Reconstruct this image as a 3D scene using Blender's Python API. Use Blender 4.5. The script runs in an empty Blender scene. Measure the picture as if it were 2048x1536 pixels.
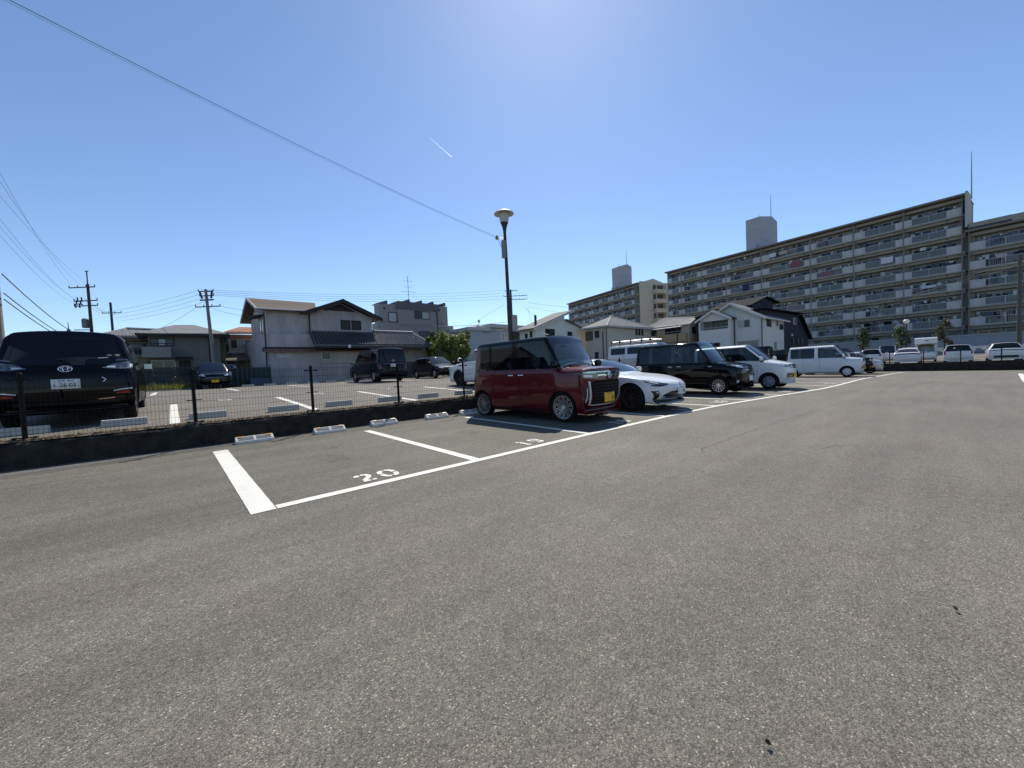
import bpy, bmesh, math, random
from mathutils import Vector, Matrix
from mathutils.bvhtree import BVHTree
random.seed(7)
SC = bpy.context.scene
COL = SC.collection
R = math.radians
PI = math.pi

# ------------------------------------------------------------------ camera
HEAD, PITCH, ROLL = R(48.6), R(2.2), 0.0445      # x axis azimuth from the view direction, tilt down, roll
CAM_H = 1.22
fw = Vector((math.cos(HEAD), math.sin(HEAD), 0)); rt = Vector((math.sin(HEAD), -math.cos(HEAD), 0)); up = Vector((0, 0, 1))
f2 = fw*math.cos(PITCH) - up*math.sin(PITCH); u2 = fw*math.sin(PITCH) + up*math.cos(PITCH)
r3 = rt*math.cos(ROLL) - u2*math.sin(ROLL); u3 = rt*math.sin(ROLL) + u2*math.cos(ROLL)
cd = bpy.data.cameras.new('camera'); cam = bpy.data.objects.new('camera', cd); COL.objects.link(cam)
cam.matrix_world = Matrix(((r3.x, u3.x, -f2.x, 0), (r3.y, u3.y, -f2.y, 0), (r3.z, u3.z, -f2.z, CAM_H), (0, 0, 0, 1)))
cd.sensor_width = 36; cd.sensor_fit = 'HORIZONTAL'; cd.lens = 770/2048*36
cd.clip_start = 0.05; cd.clip_end = 12000
SC.camera = cam

# ------------------------------------------------------------------ sky and sun
SUN_DIR = Vector((1.1, 0.95, 1.72)).normalized()      # towards the sun
SUN_EL = math.asin(SUN_DIR.z); SUN_AZ = math.atan2(SUN_DIR.x, SUN_DIR.y)
w = bpy.data.worlds.new('World'); SC.world = w; w.use_nodes = True
nt = w.node_tree; nt.nodes.clear()
sky = nt.nodes.new('ShaderNodeTexSky'); sky.sky_type = 'NISHITA'; sky.sun_disc = False
sky.sun_elevation = SUN_EL; sky.sun_rotation = SUN_AZ
sky.altitude = 50; sky.air_density = 0.9; sky.dust_density = 0.18; sky.ozone_density = 4.5
bg = nt.nodes.new('ShaderNodeBackground'); bg.inputs['Strength'].default_value = 0.134
wo = nt.nodes.new('ShaderNodeOutputWorld')
nt.links.new(sky.outputs['Color'], bg.inputs['Color']); nt.links.new(bg.outputs[0], wo.inputs['Surface'])
sd = bpy.data.lights.new('sun', 'SUN'); sd.energy = 4.6; sd.angle = R(0.53); sd.color = (1.0, 0.95, 0.855)
sun = bpy.data.objects.new('sun', sd); COL.objects.link(sun)
sun.rotation_euler = (-SUN_DIR).to_track_quat('-Z', 'Y').to_euler()
SC.view_settings.view_transform = 'Standard'; SC.view_settings.look = 'None'
SC.view_settings.exposure = 0.2; SC.view_settings.gamma = 1.0; SC.view_settings.use_curve_mapping = False
try:
    SC.cycles.max_bounces = 8; SC.cycles.transparent_max_bounces = 24; SC.cycles.caustics_reflective = False; SC.cycles.caustics_refractive = False
    SC.cycles.sample_clamp_indirect = 6
except Exception:
    pass

# ------------------------------------------------------------------ helpers
class MB:
    """collects shapes, then builds ONE mesh object"""
    def __init__(s): s.v = []; s.f = []
    def add(s, vs, fs):
        o = len(s.v); s.v += [tuple(p) for p in vs]; s.f += [tuple(i+o for i in f) for f in fs]; return s
    def box(s, x0, x1, y0, y1, z0, z1):
        v = [(x0,y0,z0),(x1,y0,z0),(x1,y1,z0),(x0,y1,z0),(x0,y0,z1),(x1,y0,z1),(x1,y1,z1),(x0,y1,z1)]
        return s.add(v, [(0,3,2,1),(4,5,6,7),(0,1,5,4),(1,2,6,5),(2,3,7,6),(3,0,4,7)])
    def hexa(s, b, t):      # two quads, bottom (ccw from above) and top
        return s.add(list(b)+list(t), [(3,2,1,0),(4,5,6,7),(0,1,5,4),(1,2,6,5),(2,3,7,6),(3,0,4,7)])
    def prism(s, poly, axis, a, b):      # poly in the other two axes, kept in order (x,y,z without axis)
        n = len(poly)
        def P(q, c):
            return (c, q[0], q[1]) if axis == 'x' else ((q[0], c, q[1]) if axis == 'y' else (q[0], q[1], c))
        v = [P(q, a) for q in poly] + [P(q, b) for q in poly]
        f = [tuple(range(n))[::-1], tuple(range(n, 2*n))] + [(i, (i+1) % n, n+(i+1) % n, n+i) for i in range(n)]
        return s.add(v, f)
    def tube(s, p0, p1, r0, r1=None, n=8, cap=True):
        r1 = r0 if r1 is None else r1
        p0 = Vector(p0); p1 = Vector(p1); d = (p1-p0)
        if d.length < 1e-7: return s
        d.normalize(); a = d.orthogonal().normalized(); b = d.cross(a)
        v = []
        for p, r in ((p0, r0), (p1, r1)):
            for i in range(n):
                t = 2*PI*i/n; v.append(p + (a*math.cos(t)+b*math.sin(t))*r)
        f = [(i, (i+1) % n, n+(i+1) % n, n+i) for i in range(n)]
        if cap: f += [tuple(range(n))[::-1], tuple(range(n, 2*n))]
        return s.add(v, f)
    def path(s, pts, r, n=6):
        for a, b in zip(pts[:-1], pts[1:]): s.tube(a, b, r, r, n, False)
        return s
    def lathe(s, prof, n=24, axis='z', c=(0, 0, 0)):      # prof [(r, h)]
        v = []; c = Vector(c)
        for r, h in prof:
            for i in range(n):
                t = 2*PI*i/n; x, y = r*math.cos(t), r*math.sin(t)
                v.append(c + (Vector((x, y, h)) if axis == 'z' else (Vector((h, x, y)) if axis == 'x' else Vector((x, h, y)))))
        f = []
        for k in range(len(prof)-1):
            for i in range(n):
                j = (i+1) % n; f.append((k*n+i, k*n+j, (k+1)*n+j, (k+1)*n+i))
        return s.add(v, f)
    def quad(s, a, b, c, d): return s.add([a, b, c, d], [(0, 1, 2, 3)])
    def mesh(s, name, smooth=False, fix=True):
        me = bpy.data.meshes.new(name); me.from_pydata([tuple(p) for p in s.v], [], s.f); me.update()
        if fix:
            bm = bmesh.new(); bm.from_mesh(me); bmesh.ops.recalc_face_normals(bm, faces=bm.faces); bm.to_mesh(me); bm.free()
        if smooth:
            me.polygons.foreach_set('use_smooth', [True]*len(me.polygons))
            me.set_sharp_from_angle(angle=R(smooth if smooth is not True else 40))
        return me
    def build(s, name, mat, parent=None, smooth=False, fix=True):
        return link(name, s.mesh(name, smooth, fix), mat, parent)

def link(name, me, mat=None, parent=None):
    o = bpy.data.objects.new(name, me); COL.objects.link(o)
    if mat is not None and me is not None:
        me.materials.clear(); me.materials.append(mat)
    if parent is not None: o.parent = parent
    return o
def share(name, me, parent, loc=(0, 0, 0), rz=0):
    o = bpy.data.objects.new(name, me); COL.objects.link(o); o.parent = parent; o.location = loc; o.rotation_euler.z = rz; return o
def tag(o, label=None, cat=None, group=None, kind=None):
    if label: o['label'] = label
    if cat: o['category'] = cat
    if group: o['group'] = group
    if kind: o['kind'] = kind
    return o
def thing(name, label, cat, loc=(0, 0, 0), rz=0, group=None):
    o = bpy.data.objects.new(name, None); COL.objects.link(o); o.empty_display_size = .2
    o.location = loc; o.rotation_euler = (0, 0, rz); return tag(o, label, cat, group)
def struct(o): o['kind'] = 'structure'; return o
def copy_tree(o, parent=None):
    c = o.copy(); COL.objects.link(c); c.parent = parent
    for ch in list(o.children): copy_tree(ch, c)
    return c
def bevbox(size, c, bev, seg=2, name='b'):
    bm = bmesh.new(); bmesh.ops.create_cube(bm, size=1)
    bmesh.ops.scale(bm, vec=size, verts=bm.verts)
    bmesh.ops.bevel(bm, geom=list(bm.edges), offset=bev, segments=seg, profile=.5, affect='EDGES')
    bmesh.ops.translate(bm, vec=c, verts=bm.verts)
    me = bpy.data.meshes.new(name); bm.to_mesh(me); bm.free()
    me.polygons.foreach_set('use_smooth', [True]*len(me.polygons)); me.set_sharp_from_angle(angle=R(50))
    return me

# ------------------------------------------------------------------ materials
MATS = {}
def mat(name, col, rough=.6, metal=0.0, var=0.0, vscale=3.0, bump=0.0, bscale=40.0, spec=.5, coat=0.0, col2=None, stretch=None, emit=0):
    if name in MATS: return MATS[name]
    m = bpy.data.materials.new(name); m.use_nodes = True; t = m.node_tree; N = t.nodes; L = t.links
    b = N['Principled BSDF']; b.inputs['Base Color'].default_value = (*col, 1); b.inputs['Roughness'].default_value = rough
    b.inputs['Metallic'].default_value = metal; b.inputs['Specular IOR Level'].default_value = spec
    b.inputs['Coat Weight'].default_value = coat; b.inputs['Coat Roughness'].default_value = .04
    if emit: b.inputs['Emission Color'].default_value = (*col, 1); b.inputs['Emission Strength'].default_value = emit
    if var or bump:
        tc = N.new('ShaderNodeTexCoord'); src = tc.outputs['Object']
        if stretch:
            mp = N.new('ShaderNodeMapping'); mp.inputs['Scale'].default_value = stretch; L.new(src, mp.inputs['Vector']); src = mp.outputs[0]
    if var:
        n1 = N.new('ShaderNodeTexNoise'); n1.inputs['Scale'].default_value = vscale; n1.inputs['Detail'].default_value = 8; n1.inputs['Roughness'].default_value = .65
        L.new(src, n1.inputs['Vector'])
        mx = N.new('ShaderNodeMix'); mx.data_type = 'RGBA'
        c2 = col2 or tuple(c*(1-var) for c in col); c1 = col if col2 else tuple(min(1, c*(1+var*.6)) for c in col)
        mx.inputs['A'].default_value = (*c2, 1); mx.inputs['B'].default_value = (*c1, 1)
        rp = N.new('ShaderNodeMapRange'); rp.inputs[1].default_value = .3; rp.inputs[2].default_value = .7
        L.new(n1.outputs['Fac'], rp.inputs[0]); L.new(rp.outputs[0], mx.inputs['Factor']); L.new(mx.outputs['Result'], b.inputs['Base Color'])
    if bump:
        n2 = N.new('ShaderNodeTexNoise'); n2.inputs['Scale'].default_value = bscale; n2.inputs['Detail'].default_value = 4; L.new(src, n2.inputs['Vector'])
        bp = N.new('ShaderNodeBump'); bp.inputs['Strength'].default_value = bump; bp.inputs['Distance'].default_value = .02
        L.new(n2.outputs['Fac'], bp.inputs['Height']); L.new(bp.outputs[0], b.inputs['Normal'])
    MATS[name] = m; return m
def wave_bump(m, scale, strength, direction='Z', dist=.03):
    """horizontal (or vertical) lines, e.g. lap siding"""
    t = m.node_tree; N = t.nodes; L = t.links; b = N['Principled BSDF']
    tc = N.new('ShaderNodeTexCoord'); wv = N.new('ShaderNodeTexWave'); wv.wave_type = 'BANDS'; wv.bands_direction = direction
    wv.wave_profile = 'SAW'; wv.inputs['Scale'].default_value = scale; L.new(tc.outputs['Object'], wv.inputs['Vector'])
    bp = N.new('ShaderNodeBump'); bp.inputs['Strength'].default_value = strength; bp.inputs['Distance'].default_value = dist
    L.new(wv.outputs['Fac'], bp.inputs['Height']); L.new(bp.outputs[0], b.inputs['Normal']); return m
def glass(name, tint, trans, rough=.02, ior=1.5):
    """thin tinted pane: part see-through, part mirror by angle"""
    if name in MATS: return MATS[name]
    m = bpy.data.materials.new(name); m.use_nodes = True; t = m.node_tree; N = t.nodes; L = t.links; N.clear()
    o = N.new('ShaderNodeOutputMaterial'); tr = N.new('ShaderNodeBsdfTransparent'); tr.inputs[0].default_value = (*[c*trans for c in tint], 1)
    gl = N.new('ShaderNodeBsdfGlossy'); gl.inputs['Roughness'].default_value = rough; gl.inputs[0].default_value = (.95, .97, 1, 1)
    fr = N.new('ShaderNodeFresnel'); fr.inputs['IOR'].default_value = ior
    mx = N.new('ShaderNodeMixShader'); L.new(fr.outputs[0], mx.inputs[0]); L.new(tr.outputs[0], mx.inputs[1]); L.new(gl.outputs[0], mx.inputs[2])
    L.new(mx.outputs[0], o.inputs[0]); MATS[name] = m; return m

def asphalt(name, base, bay=None, tone=1.0):
    m = bpy.data.materials.new(name); m.use_nodes = True; t = m.node_tree; N = t.nodes; L = t.links; b = N['Principled BSDF']
    tc = N.new('ShaderNodeTexCoord'); V = tc.outputs['Object']
    def noise(sc, det=4, vec=None, rough=.6):
        n = N.new('ShaderNodeTexNoise'); n.inputs['Scale'].default_value = sc; n.inputs['Detail'].default_value = det; n.inputs['Roughness'].default_value = rough
        L.new(vec or V, n.inputs['Vector']); return n.outputs['Fac']
    def rng(s, a, bb, c, d):
        r = N.new('ShaderNodeMapRange'); r.inputs[1].default_value = a; r.inputs[2].default_value = bb; r.inputs[3].default_value = c; r.inputs[4].default_value = d
        L.new(s, r.inputs[0]); return r.outputs[0]
    def mul(a, c):
        q = N.new('ShaderNodeMath'); q.operation = 'MULTIPLY'; L.new(a, q.inputs[0])
        if isinstance(c, (int, float)): q.inputs[1].default_value = c
        else: L.new(c, q.inputs[1])
        return q.outputs[0]
    # stones
    vo = N.new('ShaderNodeTexVoronoi'); vo.inputs['Scale'].default_value = 165; L.new(V, vo.inputs['Vector'])
    sx = N.new('ShaderNodeSeparateColor'); L.new(vo.outputs['Color'], sx.inputs[0])
    cr = N.new('ShaderNodeValToRGB'); L.new(sx.outputs[0], cr.inputs[0])
    e = cr.color_ramp; e.elements[0].position = 0; e.elements[0].color = (.46, .46, .46, 1); e.elements[1].position = 1; e.elements[1].color = (2.6, 2.55, 2.4, 1)
    for p, c in ((.3, .77), (.6, .99), (.9, 1.22), (.972, 1.5)):
        x = e.elements.new(p); x.color = (c, c, c*.99, 1)
    gap = rng(vo.outputs['Distance'], .35, .75, 1.0, .64)
    fine = rng(noise(260, 3), .3, .7, .72, 1.28)
    mid = rng(noise(14, 5), .3, .7, .88, 1.12)
    big = mul(rng(noise(.45, 6), .3, .7, .84, 1.14), rng(noise(1.9, 6, None, .75), .62, .74, 1.0, .80))
    mp = N.new('ShaderNodeMapping'); mp.inputs['Scale'].default_value = (.13, 1.5, 1); mp.inputs['Rotation'].default_value = (0, 0, .06); L.new(V, mp.inputs['Vector'])
    streak = rng(noise(1.6, 5, mp.outputs[0]), .35, .7, .89, 1.10)
    k = mul(mul(mul(mul(mul(fine, mid), big), streak), gap), tone)
    # tint: warm grey with faint purple patches
    mx = N.new('ShaderNodeMix'); mx.data_type = 'RGBA'
    mx.inputs['A'].default_value = (*base, 1); mx.inputs['B'].default_value = (base[0]*1.03, base[1]*.97, base[2]*.98, 1)
    L.new(rng(noise(1.1, 4), .4, .62, 0, 1), mx.inputs['Factor'])
    col = mx.outputs['Result']
    if bay:      # older, browner asphalt inside the bays
        sp = N.new('ShaderNodeSeparateXYZ'); L.new(V, sp.inputs[0])
        ms = rng(sp.outputs['Y'], bay-.02, bay+.04, 0, 1)
        m2 = N.new('ShaderNodeMix'); m2.data_type = 'RGBA'; L.new(mul(ms, rng(noise(.8, 5), .3, .6, .35, 1)), m2.inputs['Factor'])
        L.new(col, m2.inputs['A']); m2.inputs['B'].default_value = (base[0]*.84, base[1]*.83, base[2]*.79, 1); col = m2.outputs['Result']
    m3 = N.new('ShaderNodeMix'); m3.data_type = 'RGBA'; m3.blend_type = 'MULTIPLY'; m3.inputs['Factor'].default_value = 1
    L.new(col, m3.inputs['A']); L.new(cr.outputs[0], m3.inputs['B'])
    m4 = N.new('ShaderNodeMix'); m4.data_type = 'RGBA'; m4.blend_type = 'MULTIPLY'; m4.inputs['Factor'].default_value = 1
    cb = N.new('ShaderNodeCombineColor'); [L.new(k, cb.inputs[i]) for i in range(3)]
    L.new(m3.outputs['Result'], m4.inputs['A']); L.new(cb.outputs[0], m4.inputs['B'])
    L.new(m4.outputs['Result'], b.inputs['Base Color'])
    b.inputs['Roughness'].default_value = .82; b.inputs['Specular IOR Level'].default_value = .35
    bp = N.new('ShaderNodeBump'); bp.inputs['Strength'].default_value = .55; bp.inputs['Distance'].default_value = .004
    L.new(rng(vo.outputs['Distance'], 0, .7, 1, 0), bp.inputs['Height']); L.new(bp.outputs[0], b.inputs['Normal'])
    MATS[name] = m; return m

def paint_mat(name, col, base):
    """road paint worn through to the stones in places"""
    m = bpy.data.materials.new(name); m.use_nodes = True; t = m.node_tree; N = t.nodes; L = t.links; b = N['Principled BSDF']
    tc = N.new('ShaderNodeTexCoord'); V = tc.outputs['Object']
    n1 = N.new('ShaderNodeTexNoise'); n1.inputs['Scale'].default_value = 190; n1.inputs['Detail'].default_value = 3; L.new(V, n1.inputs['Vector'])
    n2 = N.new('ShaderNodeTexNoise'); n2.inputs['Scale'].default_value = 3; n2.inputs['Detail'].default_value = 6; L.new(V, n2.inputs['Vector'])
    ad = N.new('ShaderNodeMath'); ad.operation = 'ADD'; L.new(n1.outputs['Fac'], ad.inputs[0]); L.new(n2.outputs['Fac'], ad.inputs[1])
    r = N.new('ShaderNodeMapRange'); r.inputs[1].default_value = .62; r.inputs[2].default_value = .84; L.new(ad.outputs[0], r.inputs[0])
    mx = N.new('ShaderNodeMix'); mx.data_type = 'RGBA'; mx.inputs['A'].default_value = (*base, 1)
    m2 = N.new('ShaderNodeMix'); m2.data_type = 'RGBA'; m2.inputs['A'].default_value = (col[0]*.86, col[1]*.84, col[2]*.78, 1); m2.inputs['B'].default_value = (*col, 1)
    L.new(n2.outputs['Fac'], m2.inputs['Factor']); L.new(m2.outputs['Result'], mx.inputs['B']); L.new(r.outputs[0], mx.inputs['Factor'])
    L.new(mx.outputs['Result'], b.inputs['Base Color']); b.inputs['Roughness'].default_value = .75
    bp = N.new('ShaderNodeBump'); bp.inputs['Strength'].default_value = .3; bp.inputs['Distance'].default_value = .003; L.new(n1.outputs['Fac'], bp.inputs['Height']); L.new(bp.outputs[0], b.inputs['Normal'])
    MATS[name] = m; return m

ASB = (.190, .175, .143)
M_ASPH = asphalt('asphalt', ASB, bay=4.2)
M_ASPH2 = asphalt('asphalt_upper', (.196, .178, .145))
M_PAINT = paint_mat('road_paint', (.72, .70, .64), (.34, .33, .30))
M_CONC = mat('concrete', (.42, .41, .38), .9, var=.25, vscale=4, bump=.3, bscale=60)
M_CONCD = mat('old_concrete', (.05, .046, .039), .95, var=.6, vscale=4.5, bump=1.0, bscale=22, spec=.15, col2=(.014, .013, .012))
M_BLACK = mat('black_paint', (.02, .02, .021), .45)
M_RUB = mat('rubber', (.011, .011, .012), .85, spec=.2)
M_TRIM = mat('black_trim', (.018, .018, .02), .5)
M_GBLK = mat('gloss_black', (.012, .012, .014), .12, coat=.6)
M_CHROME = mat('chrome', (.82, .83, .85), .12, metal=1)
M_SILV = mat('alloy', (.62, .63, .65), .28, metal=.9)
M_WELL = mat('wheel_well', (.012, .012, .012), .95)
M_LENS = mat('lamp_lens', (.62, .65, .68), .08, spec=.9, coat=.8)
M_LENSD = mat('lamp_smoke', (.06, .065, .07), .06, spec=.9, coat=.8)
M_RED = mat('red_lens', (.35, .012, .01), .12, coat=.7)
M_AMB = mat('amber', (.75, .33, .04), .3)
M_PLW = mat('plate_white', (.72, .73, .71), .5)
M_PLY = mat('plate_yellow', (.82, .46, .02), .5)
M_INK = mat('plate_ink', (.015, .03, .02), .6)
M_SEAT = mat('seat_cloth', (.05, .05, .055), .9)
M_SEATL = mat('seat_cloth_light', (.32, .31, .29), .9)
M_DASH = mat('dashboard', (.03, .03, .033), .7)
G_CLEAR = glass('windscreen_glass', (.80, .93, .90), .85, ior=1.8)
G_SIDE = glass('side_glass', (.78, .9, .88), .72)
G_DARK = glass('privacy_glass', (.5, .55, .6), .12)
M_HOUSEG = mat('house_glass', (.018, .022, .026), .06, spec=.45)
M_HOUSEG2 = mat('house_glass_curtain', (.30, .33, .34), .15, spec=.7)
# ------------------------------------------------------------------ ground heights
def gz(x, y):
    return .0115*(min(max(y, -3), 9.2)-4.255) - .0004*max(0, min(x, 47)-14)**2
def interp(x, T):
    if x <= T[0][0]: return T[0][1]
    for (a, b), (c, d) in zip(T[:-1], T[1:]):
        if x <= c: return b+(d-b)*(x-a)/(c-a)
    return T[-1][1]
def uz(y): return interp(y, [(9.3, .47), (14, .665), (20, .83), (27, .88)])
RZ = .1      # the raised lot on the right
def sheet(name, xs, ys, fz, m):
    mb = MB(); n = len(xs)
    mb.v = [(x, y, fz(x, y)) for y in ys for x in xs]
    mb.f = [(j*n+i, j*n+i+1, (j+1)*n+i+1, (j+1)*n+i) for j in range(len(ys)-1) for i in range(n-1)]
    o = mb.build(name, m, smooth=True); return struct(o)
def frange(a, b, s):
    n = max(1, int(round((b-a)/s))); return [a+(b-a)*i/n for i in range(n+1)]
M_EARTH = mat('earth', (.16, .15, .12), .95, var=.3, vscale=.4)
sheet('ground', frange(-3000, 3000, 600), frange(-3000, 3000, 600), lambda x, y: -1.6, M_EARTH)
LOT = sheet('parking_lot', frange(-40, 47.1, 1.0), frange(-45, 9.14, .9), gz, M_ASPH)
UP = sheet('upper_parking_lot', frange(-40, 60, 2.0), [9.30, 10, 11, 12, 13, 14, 16, 18, 20, 22, 24, 27, 28.2], lambda x, y: uz(y), M_ASPH2)
sheet('raised_parking_lot', frange(47.2, 84, 4), frange(-45, 9.2, 4), lambda x, y: RZ, M_ASPH2)
sheet('terrain', frange(-300, 700, 50), frange(28.15, 700, 40), lambda x, y: .86, M_EARTH)
sheet('street', frange(60, 700, 40), frange(-300, 28.1, 20), lambda x, y: .06 if x < 85 else 1.2, M_ASPH2)

# ------------------------------------------------------------------ painted markings (children of the lots)
EDGE = random.Random(12)
def wd_plain(w_): return None if callable(w_) else w_
def strip(parent, pts, wd, fz, m=M_PAINT, name='painted_line', lift=.005):
    """flat band along a polyline, draped on the ground"""
    P = []
    for (a, b) in zip(pts[:-1], pts[1:]):
        L = math.dist(a, b); n = max(1, int(L/(.5 if wd_plain(wd) is None or a[0] > 12 else .07)))
        P += [(a[0]+(b[0]-a[0])*i/n, a[1]+(b[1]-a[1])*i/n) for i in range(n)]
    P.append(pts[-1]); mb = MB(); V = []; a_far = pts[0][0] > 14
    for i, p in enumerate(P):
        q0 = P[max(0, i-1)]; q1 = P[min(len(P)-1, i+1)]
        dx, dy = q1[0]-q0[0], q1[1]-q0[1]; l = math.hypot(dx, dy); nx, ny = -dy/l, dx/l
        ww = wd if not callable(wd) else wd(i/(len(P)-1))
        for s in (-.5, .5):
            j_ = 0 if a_far or wd_plain(wd) is None else EDGE.uniform(-.0013, .0013)
            x, y = p[0]+nx*(ww*s+j_), p[1]+ny*(ww*s+j_); V.append((x, y, fz(x, y)+lift))
    mb.v = V; mb.f = [(2*i, 2*i+1, 2*i+3, 2*i+2) for i in range(len(P)-1)]
    return mb.build(name, m, parent, fix=False)
FRONT = [(.68, 4.26), (3.05, 4.24), (5.57, 4.24), (8.32, 4.2), (10.85, 4.08), (12.65, 3.84), (14.68, 3.56), (17.71, 3.12), (19.9, 2.99), (22.29, 2.95), (24.56, 2.94), (26.58, 2.88), (29.31, 2.73), (31.5, 2.6), (36.49, 2.45), (40.8, 2.2)]
strip(LOT, FRONT, .125, gz)
def front_y(x): return interp(x, FRONT)
strip(LOT, [(.57, 4.20), (.55, 8.25)], .205, gz)
for x, yb in ((3.06, 8.2), (5.57, 8.15), (8.32, 8.1), (10.85, 8.0), (12.75, 7.9), (14.75, 7.7), (17.6, 7.4), (20.0, 7.2), (22.5, 7.2), (25.0, 7.2), (27.5, 7.2), (30, 7.2), (32.5, 7.1), (35, 7)):
    strip(LOT, [(x, front_y(x)+.066), (x-.01, yb)], .125 if x > 4 else .14, gz)
strip(LOT, [(34.5, -2.6), (26.6, -2.1), (24, -1.95)], .16, gz)

# stencilled bay numbers: strokes with stencil gaps, unit box 1 x 1.6
GLY = {
 '2': [[(0, 1.28), (.08, 1.5), (.3, 1.6)], [(.42, 1.6), (.75, 1.52), (.88, 1.2), (.72, .85), (.2, .3)], [(.02, .1), (.55, .1)], [(.68, .1), (1, .1)]],
 '0': [[(.42, 1.58), (.14, 1.45), (0, 1.1), (0, .88)], [(0, .72), (0, .45), (.14, .14), (.42, .02)], [(.58, .02), (.86, .14), (1, .45), (1, .72)], [(1, .88), (1, 1.1), (.86, 1.45), (.58, 1.58)]],
 '1': [[(.15, 1.3), (.5, 1.58)], [(.5, 1.45), (.5, .12)], [(.25, .05), (.75, .05)]],
 '9': [[(.42, 1.58), (.12, 1.45), (.05, 1.15), (.2, .86), (.42, .8)], [(.58, 1.58), (.9, 1.42), (.97, 1.1), (.97, .86)], [(.58, .8), (.97, .82)], [(.97, .7), (.85, .2), (.55, .04)], [(.42, .03), (.1, .2)]],
 '8': [[(.42, 1.58), (.12, 1.42), (.1, 1.05), (.42, .86)], [(.58, 1.58), (.88, 1.42), (.9, 1.05), (.58, .86)], [(.42, .76), (.05, .58), (.05, .2), (.42, .03)], [(.58, .76), (.95, .58), (.95, .2), (.58, .03)]],
 '7': [[(0, 1.5), (.5, 1.5)], [(.62, 1.5), (.98, 1.5), (.7, .8)], [(.65, .68), (.42, .02)]],
 '6': [[(.9, 1.4), (.58, 1.58)], [(.42, 1.56), (.12, 1.2), (.02, .75)], [(.02, .62), (.05, .25), (.42, .03)], [(.58, .03), (.95, .25), (.95, .6), (.58, .86)], [(.42, .86), (.12, .78)]],
 '5': [[(.95, 1.52), (.15, 1.52), (.1, 1.1)], [(.1, .95), (.42, 1.02)], [(.58, 1.0), (.95, .8), (.95, .3), (.58, .03)], [(.42, .03), (.05, .2)]],
 '4': [[(.6, 1.58), (.1, .62)], [(.05, .5), (.55, .5)], [(.72, 1.58), (.72, .62)], [(.68, .5), (1, .5)], [(.72, .38), (.72, 0)]],
}
def stencil(txt, x, y, wd, ht, sw, fz, parent):
    mb = MB()
    for k, ch in enumerate(txt):
        for st in GLY[ch]:
            P = [(x+k*wd*1.7+p[0]*wd, y+p[1]/1.6*ht) for p in st]
            V = []
            for i, p in enumerate(P):
                q0 = P[max(0, i-1)]; q1 = P[min(len(P)-1, i+1)]
                dx, dy = q1[0]-q0[0], q1[1]-q0[1]; l = math.hypot(dx, dy) or 1
                for s in (-.5, .5):
                    a, b = p[0]-dy/l*sw*s, p[1]+dx/l*sw*s; V.append((a, b, fz(a, b)+.006))
            mb.add(V, [(2*i, 2*i+1, 2*i+3, 2*i+2) for i in range(len(P)-1)])
    return mb.build('bay_number', M_PAINT, parent, fix=False)
stencil('20', 1.58, 4.43, .16, .31, .062, gz, LOT)
stencil('19', 4.14, 4.43, .16, .28, .06, gz, LOT)
stencil('18', 6.78, 4.46, .18, .28, .07, gz, LOT)
stencil('17', 9.5, 4.36, .21, .33, .085, gz, LOT)
for t, x in (('16', 11.6), ('15', 13.6), ('14', 16.0), ('12', 21.2), ('11', 23.6), ('10', 26.1), ('9', 28.4)):
    stencil(t, x, front_y(x)+.28, .21, .33, .085, gz, LOT)
# strip of newer asphalt along the wall foot, its edge cracked, and the old seam across the aisle
M_ASPH3 = asphalt('asphalt_patch', (.2, .192, .178), tone=.95)
strip(LOT, [(-6, 8.62), (-2, 8.78), (-.4, 8.86), (1.2, 8.98)], lambda t: .62-.42*t, gz, M_ASPH3, 'asphalt_patch', .003)
M_CRACK = mat('crack', (.03, .029, .027), .95)
def crack(parent, pts, wd, fz, jit=.03, seed=1):
    rnd = random.Random(seed); P = []
    for a, b in zip(pts[:-1], pts[1:]):
        n = max(2, int(math.dist(a, b)/.12))
        P += [(a[0]+(b[0]-a[0])*i/n+rnd.uniform(-jit, jit), a[1]+(b[1]-a[1])*i/n+rnd.uniform(-jit, jit)) for i in range(n)]
    P.append(pts[-1]); return strip(parent, P, lambda t: wd*rnd.uniform(.35, 1.0), fz, M_CRACK, 'crack', .0045)
crack(LOT, [(-2.2, 8.36), (-.6, 8.5), (.5, 8.72), (1.6, 8.93), (2.6, 9.0)], .016, gz, .018, 1)
crack(LOT, [(5.67, 2.29), (6.74, 2.27), (8.78, 2.16), (11.07, 1.94), (13.8, 1.77), (20, 1.3)], .007, gz, .02, 2)
crack(LOT, [(5.35, 2.18), (5.5, 2.3), (5.67, 2.29)], .012, gz, .015, 3)
crack(LOT, [(6.5, 1.15), (6.8, 1.05), (7.07, .8)], .012, gz, .03, 4)

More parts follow.
